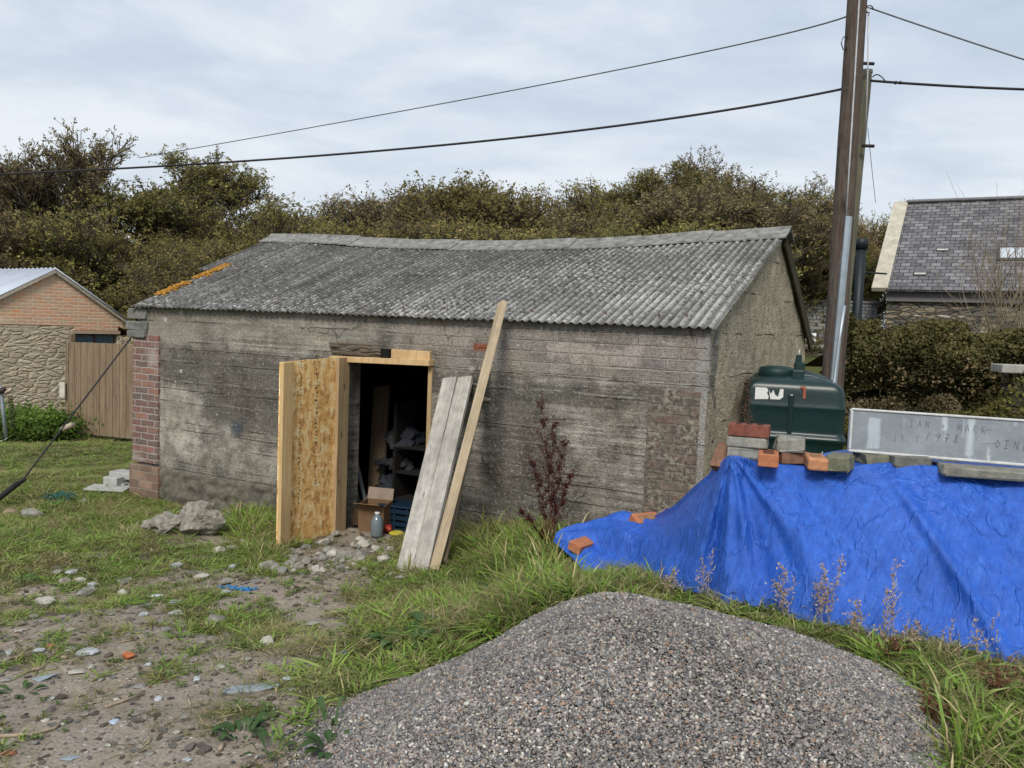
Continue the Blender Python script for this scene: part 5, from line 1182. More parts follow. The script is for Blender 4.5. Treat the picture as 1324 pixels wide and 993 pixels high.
corr('roof', A_.x, A_.z+.06, xe, gzl(Ll.x)+.06-.12, -.06, 5.5, .22, .022, METR, outb); corr('roof', A_.x, A_.z+.06, xr+.15, gzl(xr)-.02, -.02, 5.5, .22, .022, METR, outb)
MORT = plain('lime_mortar', (.34, .30, .24), .95, .3, 9, .008, .1)
bm = bmesh.new()
for (x0, z0, x1, z1) in ((A_.x, A_.z, xr, gzl(xr)), (A_.x, A_.z, Ll.x, gzl(Ll.x))):
    d_ = Vector((x1-x0, 0, z1-z0)); bx(bm, (d_.length, .12, .06), ((x0+x1)/2, -.01, (z0+z1)/2+.005), rot=Matrix.Rotation(-math.atan2(d_.z, d_.x), 3, 'Y'), wob=.006)
bm_obj('verge', bm, MORT, outb)
bm = bmesh.new(); bx(bm, (wx1.x-wx0.x+.2, .3, .07), ((wx0.x+wx1.x)/2, .14, wt+.0)); bm_obj('lintel', bm, plain('pinkish_lintel', (.40, .29, .22), .9, .2), outb)
win = boxo('window', (wx1.x-wx0.x, .06, wt-wb-.06), ((wx0.x+wx1.x)/2, .16, (wt+wb)/2-.03), plain('grey_paint', (.10, .12, .15), .6, .3), outb)
boxo('pane', (wx1.x-wx0.x-.16, .01, .5), ((wx0.x+wx1.x)/2, .125, (wt+wb)/2), plain('blue_glass', (.05, .09, .15), .15, .3, 3, .0, .6), win)
boxo('frame', (.05, .03, .6), ((wx0.x+wx1.x)/2, .115, (wt+wb)/2), plain('brown_frame', (.08, .03, .02), .7), win)
# timber fence panel
FEN = wood('fence_board', (.14, .10, .065, 1), (.29, .215, .14, 1), .85, .6, True, (1, 1, 14))
fl, frr = at(85, 556, 17.3), at(190, 564, 15.6); fd = (frr-fl); fd.z = 0; Lf = fd.length; fence = empty('timber_fence', 'closeboarded brown timber fence panel between outbuilding and shed', 'fence', (fl.x, fl.y, 0), math.atan2(fd.y, fd.x))
n_ = int(Lf/.115); zt1 = at(85, 442, 17.3).z; zt2 = at(190, 446, 15.6).z; b1z, b2z = fl.z-.05, frr.z-.08
for i in range(n_):
    t = (i+.5)/n_; zt_ = zt1+(zt2-zt1)*t; zb_ = b1z+(b2z-b1z)*t; w_ = Lf/n_
    boxo('board', (w_-.004, .018, zt_-zb_), (w_*(i+.5), (i % 2)*.012, (zt_+zb_)/2+random.uniform(-.004, .004)), FEN, fence, bev=.002)
for z_ in (.35, 1.4): boxo('rail', (Lf, .05, .07), (Lf/2, .055, b2z+z_), FEN, fence, bev=.003)
for t in (.02, .98): boxo('post', (.09, .09, 2.0), (Lf*t, .1, b2z+.9), FEN, fence, bev=.004)
p = at(81, 504, 17.2); o = boxo('downpipe_stub', (.11, .05, .32), (0, 0, 0), plain('white_board', (.5, .48, .42), .8, .2)); o.location = p; tag(o, 'short pale upright board fixed beside the fence edge', 'board')
# pale concrete blocks stacked by the left pier
CB = plain('pale_concrete_block', (.36, .36, .34), .95, .2, 12, .006, .1)
for k, (px, py, w_, h_, dy, lb) in enumerate(((152, 633, .22, .1, 0, 'pale concrete block lying flat at the foot of the small stack'), (150, 621, .2, .10, 0, 'pale concrete block in the middle left of the small stack'), (163, 634, .10, .2, .05, 'pale concrete block standing upright next to the small stack'), (172, 634, .10, .2, .12, 'pale concrete block standing upright closest to the brick pier'), (166, 614, .4, .08, .1, 'long pale concrete block laid across the top of the small stack'))):
    p = at(px, py, 9.8+dy); o = boxo('concrete_block', (w_, .2, h_), (0, 0, 0), CB, bev=.006); o.location = p; o.rotation_euler = (0, 0, HYAW+.2); tag(o, lb, 'concrete block')
p = at(140, 631, 9.6); o = boxo('flat_board', (.45, .3, .02), (0, 0, 0), CB, bev=.004); o.location = p; o.rotation_euler = (0, .03, .1); tag(o, 'thin pale board lying beside the small block stack', 'board')

# ------------------------------------------------------------------ slate house on the right
def slatem(name, c0, c1, c2, bw, rh, lich=.3):
    g = G(name); uv = g.uv(); n = g.noise(uv, 1.6, 6, .65); f = g.noise(uv, 14, 6, .7)
    wv = g.n('ShaderNodeVectorMath', {0: g.noise(uv, 5, 3, .6, 0, True), 1: (.03, .03, 0)}, operation='MULTIPLY').outputs[0]
    b = g.n('ShaderNodeTexBrick', {'Vector': g.add(uv, wv), 'Color1': (0, 0, 0, 1), 'Color2': (1, 1, 1, 1), 'Mortar': (.5, .5, .5, 1), 'Scale': 1., 'Mortar Size': .012, 'Mortar Smooth': .2, 'Brick Width': bw, 'Row Height': rh})
    c = g.ramp(b.outputs[0], [(0, c0), (.5, c1), (1, c2)]); c = g.mix(g.smooth(f, .5, .72, 0., lich), c, (.36, .37, .33, 1)); c = g.mix(g.smooth(n, .5, .65, 0., .55), c, tuple(x*.5 for x in c0[:3])+(1,))
    c = g.mix(b.outputs[1], c, (.02, .02, .022, 1))
    s_ = g.math('FRACT', g.math('DIVIDE', g.sep(uv)[1], rh))
    return g.bsdf(c, .7, g.bump(g.math('SUBTRACT', g.math('MULTIPLY', b.outputs[0], .6), g.math('ADD', b.outputs[1], g.math('MULTIPLY', s_, .9))), .03, 1), .35)
SLT = slatem('purple_slate', (.08, .077, .083, 1), (.135, .13, .138, 1), (.20, .195, .2, 1), .30, .20)
SLT2 = slatem('grey_slate_tile', (.10, .105, .10, 1), (.15, .155, .145, 1), (.2, .2, .19, 1), .45, .20, .5)
ha = R(30); he = at(1145, 374, 27); house = empty('slate_house', 'stone house with purple slate roof, two vents and a rooflight', 'house', (he.x, he.y, 0), -ha)
HH = (Matrix.Translation(house.location) @ Matrix.Rotation(-ha, 4, 'Z')).inverted()
ez = he.z; cdep = 4.6; rz_ = at(1165, 263, 31.2).z; HLn = 16
bm = bmesh.new(); sl = math.hypot(cdep, rz_-ez)
def slab(name, x0, x1, mat, par, y0=0., z0=ez, y1=cdep, z1=rz_, th=.08, lift=0.):
    L_ = math.hypot(y1-y0, z1-z0); a_ = math.atan2(z1-z0, y1-y0); bm = bmesh.new()
    V_ = [bm.verts.new(p) for p in ((x0, 0, 0), (x1, 0, 0), (x1, L_, 0), (x0, L_, 0), (x0, 0, -th), (x1, 0, -th), (x1, L_, -th), (x0, L_, -th))]
    for f in ((0, 1, 2, 3), (7, 6, 5, 4), (0, 4, 5, 1), (1, 5, 6, 2), (2, 6, 7, 3), (3, 7, 4, 0)): bm.faces.new([V_[i] for i in f])
    o_ = bm_obj(name, bm, mat, par); o_.location = (0, y0-math.sin(a_)*lift, z0+math.cos(a_)*lift); o_.rotation_euler = (a_, 0, 0); return o_, L_
roofo, sl = slab('roof', 0, HLn, SLT, house)
slab('roof', 0, HLn, SLT, house, y0=2*cdep, z0=ez, y1=cdep, z1=rz_)
slab('verge_coping', -.42, .06, plain('sandstone_coping', (.42, .39, .32), .9, .25, 3, .004, .1), house, lift=.06, th=.14)
boxo('ridge_tile', (HLn, .3, .12), (HLn/2, cdep, rz_+.03), plain('ridge_grey', (.16, .16, .17), .8), house, bev=.04)
# vents and rooflight set on the slope
def onslope(px, py):
    o_ = HH @ Vector((0, 0, EYE)); d = HH.to_3x3() @ ray(px, py); a_ = math.atan2(rz_-ez, cdep); nn = Vector((0, -math.sin(a_), math.cos(a_))); t = (Vector((0, 0, ez))-o_).dot(nn)/d.dot(nn); return o_+d*t, a_
for (px, py) in ((1190, 354), (1219, 323)):
    p, a_ = onslope(px, py); v_ = boxo('roof_vent', (.40, .22, .12), p+Vector((0, 0, .05)), plain('vent_grey', (.10, .10, .11), .6), house, rot=Matrix.Rotation(a_, 3, 'X'), bev=.02); boxo('vent_slot', (.34, .02, .05), p+Vector((0, -.12, -.0)), WH, v_, bev=.002)
p, a_ = onslope(1312, 329); Mx = Matrix.Rotation(a_, 3, 'X')
rl = boxo('rooflight', (1.0, .78, .12), p, plain('dark_frame', (.05, .05, .055), .5), house, rot=Mx, bev=.01); boxo('pane', (.82, .60, .02), p+Mx @ Vector((0, 0, .065)), plain('sky_glass', (.45, .5, .55), .15, .1, 1, 0, .8), rl, rot=Mx)
for k in (-1, 1): boxo('bar', (.025, .6, .02), p+Mx @ Vector((.14*k, 0, .08)), plain('white_cap', (.5, .5, .5), .5), rl, rot=Mx)
boxo('fascia', (HLn, .06, .30), (HLn/2, .28, ez-.22), plain('grey_fascia', (.13, .12, .13), .8, .2), house, bev=.005)
g = G("dark_rubble_stone"); uv = g.uv(); wv = g.n('ShaderNodeVectorMath', {0: g.noise(uv, 2.5, 4, .6, 0, True), 1: (.3, .12, 0)}, operation='MULTIPLY').outputs[0]
v = g.map(g.add(uv, wv), (2.6, 9., 1)); e = g.vor(v, 1, 'DISTANCE_TO_EDGE'); cl_ = g.sep(g.vor(v, 1, 'F1', 'Color')); n = g.noise(uv, 9, 7, .72)
c = g.ramp(cl_[0], [(0, (.07, .065, .06)), (.45, (.14, .13, .115)), (.7, (.20, .17, .12)), (.92, (.26, .22, .16)), (1, (.5, .46, .4))]); c = g.mix(g.smooth(n, .4, .7, 0., .5), c, (.09, .085, .07, 1)); c = g.mix(g.smooth(e, .09, .0, 0., .7), c, (.06, .055, .048, 1))
DST = g.bsdf(c, .95, g.bump(g.math('ADD', g.smooth(e, 0, .12), g.math('MULTIPLY', n, .5)), .05, 1), .1)
boxo('stone_wall', (HLn-.05, .4, 4.5), (HLn/2, .58, ez-.10-2.25-.15), DST, house, bev=.0)
lpoly('gable_wall', [(0.55, 0), (2*cdep-.4, 0), (2*cdep-.4, ez-.1), (cdep, rz_-.12), (.55, ez-.1)], -.02, -.42, DST, house).rotation_euler = (0, 0, R(90))
# lower extension to the left of it
ez2 = at(1090, 452, 25.2).z; rz2 = at(1090, 388, 27.0).z
ext = empty('low_slate_outbuilding', 'low grey slate roofed annexe with small rooflight left of the stone house', 'outbuilding', he+HH.inverted().to_3x3() @ Vector((0, .2, 0)), -ha+R(12)); ext.location.z = 0
e_o, _ = slab('roof', -8, -.1, SLT2, ext, y0=-.4, z0=ez2, y1=1.7, z1=rz2); boxo('ridge_tile', (8, .22, .1), (-4, 1.72, rz2+.02), plain('ridge_grey', (.16, .16, .17), .8), ext, bev=.03)
slab('roof', -8, -.1, SLT2, ext, y0=3.8, z0=ez2, y1=1.7, z1=rz2)
boxo('stone_wall', (7.8, .4, 3.0), (-4, -.02, ez2-1.55), DST, ext, bev=0)
EI = (Matrix.Translation(ext.location) @ Matrix.Rotation(-ha+R(12), 4, 'Z')).inverted()
o_ = EI @ Vector((0, 0, EYE)); d = EI.to_3x3() @ ray(1047, 438); a2_ = math.atan2(rz2-ez2, 2.1); nn = Vector((0, -math.sin(a2_), math.cos(a2_))); t = (Vector((0, -.4, ez2))-o_).dot(nn)/d.dot(nn); p = o_+d*t; Mx = Matrix.Rotation(a2_, 3, 'X')
rl = boxo('rooflight', (.56, .62, .12), p, plain('dark_frame', (.05, .05, .055), .5), ext, rot=Mx, bev=.01); boxo('pane', (.40, .46, .02), p+Mx @ Vector((0, 0, .065)), plain('bright_pane', (.7, .73, .76), .2, .05, 1, 0, .6), rl, rot=Mx)
# flue
fb = at(1106, 436, 23.5); ft = at(1114, 316, 23.5); fp_ = empty('flue_pipe', 'dark blue green metal flue pipe rising in front of the annexe roof', 'flue pipe', fb-Vector((0, 0, 1.2)))
FLU = plain('flue_metal', (.008, .014, .017), .5, .2); b0 = ft-fp_.location
tubeo('flue', [Vector((0, 0, 0)), fb-fp_.location, b0], .135, FLU, fp_, 18); tubeo('cowl', [b0-Vector((0, 0, .12)), b0+Vector((0, 0, .14)), b0+Vector((0, 0, .16))], [.175, .175, .14], FLU, fp_, 18)
q1 = at(1116, 352, 23.5)-fp_.location; q2 = at(1146, 354, 25.5)-fp_.location; tubeo('bracket', [q1, q2], .028, FLU, fp_)

# ------------------------------------------------------------------ leaves
def leafmat(name, stops, trans=.42, dark=(.03, .032, .016), gain=1.):
    g = G(name); r = g.attr('rnd'); sh = g.attr('shade'); oi = g.n('ShaderNodeObjectInfo').outputs['Random']
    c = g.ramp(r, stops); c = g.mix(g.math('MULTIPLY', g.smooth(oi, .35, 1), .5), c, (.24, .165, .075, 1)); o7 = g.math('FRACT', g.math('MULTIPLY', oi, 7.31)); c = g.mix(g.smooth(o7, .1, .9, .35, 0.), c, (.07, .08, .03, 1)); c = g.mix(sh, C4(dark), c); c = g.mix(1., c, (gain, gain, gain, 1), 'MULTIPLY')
    d = g.n('ShaderNodeBsdfDiffuse', {'Color': c}); t_ = g.n('ShaderNodeBsdfTranslucent', {'Color': c}); m = g.n('ShaderNodeMixShader', {0: trans})
    g.t.links.new(d.outputs[0], m.inputs[1]); g.t.links.new(t_.outputs[0], m.inputs[2]); g.t.links.new(m.outputs[0], g.out.inputs[0]); return g.m
LF_OLIVE = leafmat('leaf_olive', [(0, (.10, .11, .038)), (.4, (.20, .195, .06)), (.7, (.31, .27, .095)), (.9, (.40, .31, .13)), (1, (.50, .41, .24))], gain=1.35)
LF_BROWN = leafmat('leaf_brown', [(0, (.12, .10, .052)), (.4, (.25, .20, .10)), (.75, (.38, .29, .15)), (1, (.52, .42, .28))], gain=1.3)
LF_GREEN = leafmat('leaf_green', [(0, (.09, .11, .03)), (.5, (.18, .20, .05)), (1, (.30, .30, .10))])
LF_IVY = leafmat('leaf_ivy', [(0, (.02, .042, .018)), (.45, (.045, .085, .032)), (.8, (.09, .14, .055)), (.95, (.20, .22, .10)), (1, (.34, .3, .17))], .15)
LF_DRYB = leafmat('leaf_dry_bank', [(0, (.10, .07, .045)), (.5, (.21, .155, .10)), (1, (.40, .31, .21))], .15)
BARK = plain('bark', (.075, .062, .048), .95, .4, 8, .01, .1); TWIG = plain('twig', (.11, .085, .065), .95, .3, 8, .004, .1)
def leafquads(C, size, r, flat_=0., w=.55):
    n = len(C); N_ = r.normal(size=(n, 3)); N_[:, 2] += flat_; N_ /= np.linalg.norm(N_, axis=1)[:, None]
    T = np.cross(N_, r.normal(size=(n, 3))); T /= np.linalg.norm(T, axis=1)[:, None]; B = np.cross(N_, T); s_ = (size*r.uniform(.6, 1.3, n))[:, None]
    a = C-T*s_; b = C+B*s_*w; c = C+T*s_; d = C-B*s_*w; b += T*s_*.15; d += T*s_*.15
    V = np.stack([a, b, c, d], 1).reshape(-1, 3); return V, np.arange(4*n).reshape(-1, 4)
def grow(seed, H, spread, low, twigs=1., branchy=6):
    r = random.Random(seed); segs = []; tips = []
    def rec(p, d, L, rad, depth):
        n = 4; q = p
        for i in range(n):
            d = (d+Vector((r.gauss(0, .13), r.gauss(0, .13), r.gauss(.04, .08)))).normalized(); e = q+d*L/n; segs.append((q, e, rad*(1-.5*i/n), rad*(1-.5*(i+1)/n), depth)); q = e
            if depth >= 2: tips.append((q, depth))
            if depth < 4 and i > 0:
                for _ in range(r.choice((1, 2)) if depth > 0 else r.choice((1, 2, 2))):
                    a = r.uniform(0, 6.283); s_ = Vector((math.cos(a), math.sin(a), r.uniform(-.1, .6)))
                    rec(q, (d*.65+s_*spread).normalized(), L*r.uniform(.48, .72), rad*.55, depth+1)
        tips.append((q, depth+1))
        if depth < 4:
            for _ in range(2):
                a = r.uniform(0, 6.283); rec(q, (d+Vector((math.cos(a), math.sin(a), .2))*spread*.7).normalized(), L*.55, rad*.5, depth+1)
    nst = 3 if low else 1
    for k in range(nst):
        a = r.uniform(0, 6.28); rec(Vector((math.cos(a)*.15, math.sin(a)*.15, 0))*(nst > 1), Vector((math.cos(a)*.3*(nst > 1), math.sin(a)*.3*(nst > 1), 1)).normalized(), H*(.34 if low else .42), H*.016, 0)
    return segs, tips
def tree_meshes(seed, H, spread, low, nleaf, lsize, sig, mat, sparse=0.):
    segs, tips = grow(seed, H, spread, low); zmax = max(t[0].z for t in tips); k = H/zmax
    V = []; Fc = []
    for (a, b, r0, r1, dp) in segs:
        a, b = a*k, b*k; d = (b-a).normalized(); u = d.orthogonal().normalized(); v = d.cross(u); s_ = 6 if dp == 0 else (4 if dp < 3 else 3); i0 = len(V); r0 = max(r0, .013); r1 = max(r1, .010)
        for (c, rr2) in ((a, r0), (b, r1)):
            for j in range(s_): an = 6.283*j/s_; V.append(c+(u*math.cos(an)+v*math.sin(an))*rr2)
        for j in range(s_): Fc.append((i0+j, i0+(j+1) % s_, i0+s_+(j+1) % s_, i0+s_+j))
    me_t = bpy.data.meshes.new('trunk'); me_t.from_pydata([tuple(v) for v in V], [], Fc); me_t.materials.append(BARK)
    r = np.random.default_rng(seed); T = np.array([list(t[0]*k) for t in tips]); wgt = np.array([1.0 if t[1] > 2 else .25 for t in tips]); wgt *= r.uniform(.2, 1, len(T)) > sparse; 
    if low:   # extra low clumps so the mass reaches down
        m = len(T)//2; E_ = np.stack([r.normal(0, H*.24, m), r.normal(0, H*.24, m), r.uniform(.05, .75, m)*H*.8], 1); E_[:, 2] *= np.clip(1.15-np.hypot(E_[:, 0], E_[:, 1])/(H*.55), 0.2, 1); T = np.concatenate([T, E_]); wgt = np.concatenate([wgt, np.full(m, .7)])
    NT_ = nleaf//11; ti = r.choice(len(T), NT_, p=wgt/wgt.sum()); D = r.normal(size=(NT_, 3)); D[:, 2] = D[:, 2]*.6+.55; D /= np.linalg.norm(D, axis=1)[:, None]; LT = sig*r.uniform(1.0, 2.6, NT_)
    B0 = T[ti]+r.normal(0, sig*.25, (NT_, 3)); B0[:, 2] = np.maximum(B0[:, 2], .05); B1 = B0+D*LT[:, None]
    wi = r.integers(0, NT_, nleaf); tt = r.random(nleaf)**.8; C = B0[wi]+(B1-B0)[wi]*tt[:, None]+r.normal(0, lsize*.9, (nleaf, 3)); ci = ti[wi]
    for k_ in range(0, NT_, 2 if low else 1):
        u = np.cross(D[k_], (.3, .5, .8)); u /= np.linalg.norm(u)+1e-6; w_ = np.cross(D[k_], u); i0 = len(V)
        for (c_, q_) in ((B0[k_], .010), (B1[k_], .004)):
            for a_ in (0, 2.094, 4.189): V.append(Vector(c_+(u*math.cos(a_)+w_*math.sin(a_))*q_))
        for j in range(3): Fc.append((i0+j, i0+(j+1) % 3, i0+3+(j+1) % 3, i0+3+j))
    me_t.clear_geometry(); me_t.from_pydata([tuple(v) for v in V], [], Fc)
    Vl, Fl = leafquads(C, lsize, r, .5)
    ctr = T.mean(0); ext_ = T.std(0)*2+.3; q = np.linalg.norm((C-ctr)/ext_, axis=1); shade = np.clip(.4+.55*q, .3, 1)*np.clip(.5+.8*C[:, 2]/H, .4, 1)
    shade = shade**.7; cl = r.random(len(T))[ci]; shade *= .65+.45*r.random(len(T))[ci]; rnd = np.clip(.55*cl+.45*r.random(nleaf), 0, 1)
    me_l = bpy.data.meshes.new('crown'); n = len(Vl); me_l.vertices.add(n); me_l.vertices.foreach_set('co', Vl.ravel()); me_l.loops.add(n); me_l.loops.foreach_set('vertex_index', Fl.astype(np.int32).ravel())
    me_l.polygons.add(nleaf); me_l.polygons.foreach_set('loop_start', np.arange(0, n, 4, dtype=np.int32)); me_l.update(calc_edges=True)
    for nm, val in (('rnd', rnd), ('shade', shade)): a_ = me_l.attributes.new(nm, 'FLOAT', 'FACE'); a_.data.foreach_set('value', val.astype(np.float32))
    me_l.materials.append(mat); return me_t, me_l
PRO = {'twiggy': [tree_meshes(s_, 8, .62, False, 22000, .045, .22, LF_BROWN, .5) for s_ in (1, 2)],
       'round': [tree_meshes(s_, 8, .75, False, 46000, .045, .22, LF_OLIVE, .35) for s_ in (3, 4)],
       'bushy': [tree_meshes(s_, 6, .8, True, 85000, .042, .27, LF_OLIVE, .2) for s_ in (5, 6, 7)],
       'brown': [tree_meshes(s_, 6, .8, True, 72000, .042, .29, LF_BROWN, .25) for s_ in (8, 9)],
       'green': [tree_meshes(s_, 5, .8, True, 80000, .04, .28, LF_GREEN, .15) for s_ in (10,)]}
PH = {'twiggy': 8, 'round': 8, 'bushy': 6, 'brown': 6, 'green': 5}
TREES = [('twiggy', 5, 158, 25, 1.0, 'tall twiggy brown tree at the left edge of the photo'), ('twiggy', 78, 158, 27, 1.0, 'tall sparse tree with bare upper twigs, just right of the leftmost one'),
 ('twiggy', -60, 190, 24, 1., 'bare twiggy tree beyond the left edge'), ('bushy', 40, 250, 24, 1.2, 'dark bushy tree under the leftmost twiggy tree'), ('brown', 122, 275, 27, .95, 'brown bushy tree between the twiggy and the round crowned tree'),
 ('round', 266, 170, 27, 1.25, 'round crowned olive tree standing above the wood with its branches showing'), ('bushy', 185, 318, 27, 1.2, 'low dark tree over the gap between outbuilding and shed'), ('bushy', 258, 296, 25, 1.2, 'low olive tree beneath the round crowned tree'),
 ('brown', 345, 262, 27, 1.1, 'brownish tree to the right of the round crowned tree'), ('bushy', 405, 244, 30, 1.1, 'yellowish tree above the left end of the shed ridge'), ('brown', 475, 240, 31, 1.1, 'brown leafed tree over the left half of the ridge'),
 ('bushy', 430, 272, 24, 1.2, 'low olive tree close behind the left ridge end'), ('bushy', 568, 236, 34, 1.0, 'olive tree left of the broad domed one'), ('bushy', 625, 206, 36, 1.35, 'broad domed dark olive tree behind the middle of the shed'), ('brown', 695, 240, 35, 1.0, 'brownish tree to the right of the broad domed one'),
 ('brown', 530, 270, 25, 1.3, 'low brown thicket tree behind the ridge, left of its lowest point'), ('bushy', 640, 275, 26, 1.3, 'low olive thicket tree behind the lowest point of the ridge'), ('bushy', 795, 220, 34, 1.0, 'olive tree with a rounded top in the dip of the treeline'), ('brown', 740, 272, 27, 1.3, 'low brown thicket tree right of the lowest point of the ridge'),
 ('round', 890, 205, 32, 1.0, 'tall tree with loose top, left of the highest twigs'), ('twiggy', 965, 190, 33, 1.1, 'tree with the highest twigs behind the right end of the ridge'), ('bushy', 850, 240, 30, 1.3, 'full olive tree over the right half of the ridge'), ('brown', 940, 232, 30, 1.3, 'brown full tree under the highest twigs'),
 ('bushy', 870, 275, 25, 1.2, 'low olive tree right behind the rising ridge'), ('bushy', 1020, 235, 31, 1.2, 'olive tree above the gable apex'), ('green', 1050, 290, 32, .75, 'bright green willow like tree beside the gable apex'), ('green', 1010, 310, 30, .85, 'smaller bright green tree partly behind the gable'),
 ('brown', 1075, 250, 34, .9, 'brown tree just left of the tall pole top'), ('bushy', 1112, 262, 37, .7, 'olive tree between the pole and the slate house'), ('green', 1112, 318, 34, .7, 'green tree behind the flue pipe'), ('brown', -30, 290, 24, 1.2, 'brown thicket tree at the far left'), ('bushy', 330, 300, 21, 1.1, 'dark low tree behind the left roof slope')]
tr = random.Random(11); cnt = {}
for (kd, px, py, Y, sw, lb) in TREES:
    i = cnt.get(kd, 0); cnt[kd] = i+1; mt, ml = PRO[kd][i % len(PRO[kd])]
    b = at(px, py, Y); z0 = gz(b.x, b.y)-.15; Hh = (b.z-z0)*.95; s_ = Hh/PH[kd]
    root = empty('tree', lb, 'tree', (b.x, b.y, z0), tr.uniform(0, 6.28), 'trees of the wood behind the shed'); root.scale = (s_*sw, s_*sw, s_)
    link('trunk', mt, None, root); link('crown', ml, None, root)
# dark undergrowth mass behind the shed
def leafmass(name, P, size, mat, seed, flat_=.2, kind='stuff', label=None, cat=None, shade=None):
    r = np.random.default_rng(seed); V, Fc = leafquads(P, size, r, flat_); n = len(P)
    rnd = np.clip(.5*fbm(P[:, 0]*1.7, P[:, 2]*1.7+P[:, 1], 2, seed)+.6*r.random(n), 0, 1); sh = np.full(n, .8) if shade is None else shade
    o = mesh(name, V, Fc, mat, uv=False, attrs={'rnd': ('FACE', rnd), 'shade': ('FACE', sh)}); return tag(o, label, cat, None, kind)
r = np.random.default_rng(99); n = 110000; ux = r.uniform(-22, 7.2, n); uy = 19.5+r.random(n)**1.5*9+np.abs(ux)*.08; top_ = 1.6+1.6*fbm(ux*.7, uy*.5, 4, 5); tz = r.random(n); kk = ux/uy < .30; ux, uy, top_, tz = ux[kk], uy[kk], top_[kk], tz[kk]
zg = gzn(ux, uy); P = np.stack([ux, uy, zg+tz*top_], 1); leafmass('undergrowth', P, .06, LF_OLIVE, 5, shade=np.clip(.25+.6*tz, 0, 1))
r = np.random.default_rng(98); n = 120000; ux = r.uniform(-26, 15, n); uy = 38+r.random(n)*6; top_ = np.where(ux < -8, 4.6, 5.6)+1.2*fbm(ux*.3, uy*.2, 3, 5); tz = r.random(n)
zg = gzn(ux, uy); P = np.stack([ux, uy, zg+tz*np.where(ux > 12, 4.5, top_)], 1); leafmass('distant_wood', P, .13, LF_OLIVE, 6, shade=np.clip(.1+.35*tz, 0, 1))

# ------------------------------------------------------------------ hedge bank on the right
r = np.random.default_rng(31)
def hedge(name, label, cat, pts, depth, n, size, mat, seed, bottom, kind=None, puff=.25):
    """pts: (px, top py, Y) along the crest, bottom py list"""
    r = np.random.default_rng(seed); k = r.random(n)*(len(pts)-1); i = np.minimum(k.astype(int), len(pts)-2); f = k-i; Pt = np.array([list(at(*p)) for p in pts]); Pb = np.array([list(at(p[0], b, p[2])) for p, b in zip(pts, bottom)])
    T = Pt[i]*(1-f)[:, None]+Pt[i+1]*f[:, None]; B = Pb[i]*(1-f)[:, None]+Pb[i+1]*f[:, None]; t = r.random(n)**.85
    P = T*(1-t)[:, None]+B*t[:, None]; cl = fbm(P[:, 0]*2.3, P[:, 2]*2.3, 3, seed); 
    front = r.random(n)**2*depth; P[:, 1] += front-puff*(cl*1.6)*np.sin(np.pi*np.clip(t+.15, 0, 1)); cl2 = fbm(P[:, 0]*.9+seed, P[:, 2]*.6, 3, seed+3); P[:, 1] -= puff*1.5*(cl2-.5); P[:, 2] += (cl-.5)*.5*(1-t*.7)*(1-front/depth*.5)+(cl2-.5)*1.7*(1-t)
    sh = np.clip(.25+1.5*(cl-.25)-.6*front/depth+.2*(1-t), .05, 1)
    return leafmass(name, P, size, mat, seed, .3, kind, label, cat, sh)
hp_ = [(1084, 432, 11.9), (1130, 434, 12), (1190, 440, 12), (1250, 428, 12), (1330, 428, 11.6), (1480, 425, 11)]
hedge('bramble_hedge', 'tangled ivy and bramble hedge in front of the stone house', 'hedge', hp_, 1.0, 70000, .032, LF_IVY, 3, [512, 500, 520, 545, 500, 490], puff=.5)
hedge('dry_bank_growth', None, None, [(1084, 500, 11.8), (1140, 505, 11.7), (1200, 512, 11.6), (1260, 520, 11.5), (1300, 500, 11.2), (1480, 500, 10.8)], .6, 60000, .022, LF_DRYB, 4, [600, 600, 600, 600, 600, 600], 'stuff', .3)
hedge('hedge_brambles', None, None, [(1084, 436, 11.6), (1190, 446, 11.6), (1260, 440, 11.5), (1330, 440, 11.2), (1480, 440, 10.8)], .5, 1500, .026, LF_DRYB, 14, [540, 540, 540, 540, 540], 'stuff', .45)
hedge('bank_grass', None, None, [(1084, 500, 11.2), (1190, 505, 11.0), (1260, 505, 10.8), (1330, 500, 10.6), (1480, 500, 10.2)],   .5, 7000, .03, LF_GREEN, 15, [600, 600, 600, 600, 600], 'stuff', .2)
BANK = plain('earth_bank_soil', (.075, .058, .042), .95, .4, 5, .03, .1)
# earth core so nothing shows through
V = []; Pt = [at(px, py+14, Y+.75) for (px, py, Y) in hp_]; Pm = [at(px, 500, Y+.45) for (px, py, Y) in hp_]; Pb_ = [at(px, 600, Y-.2) for (px, py, Y) in hp_]
rowsb = [[p+Vector((0, 1.5, -.4)) for p in Pt], Pt, Pm, Pb_]; V = [p for rw in rowsb for p in rw]; n_ = len(hp_)
Fc = [(j*n_+i, (j+1)*n_+i, (j+1)*n_+i+1, j*n_+i+1) for j in range(3) for i in range(n_-1)]
tag(mesh('bank', V, Fc, BANK, smooth=True), kind='structure')
o = boxo('coping_slab', (1.4, .3, .11), (0, 0, 0), plain('coping_concrete', (.30, .30, .28), .9, .3, 5, .006, .1), bev=.01); o.location = at(1290, 476, 10.75)+Vector((.7, 0, 0)); o.rotation_euler = (0, 0, -.05); tag(o, 'grey concrete coping slab jutting from the hedge', 'coping slab')
o = boxo('wall_pier', (1.3, .3, 1.3), (0, 0, 0), DST, bev=.01); o.location = at(1300, 476, 10.9)+Vector((.7, .02, -.72)); tag(o, 'overgrown low stone wall below the coping slab', 'wall')
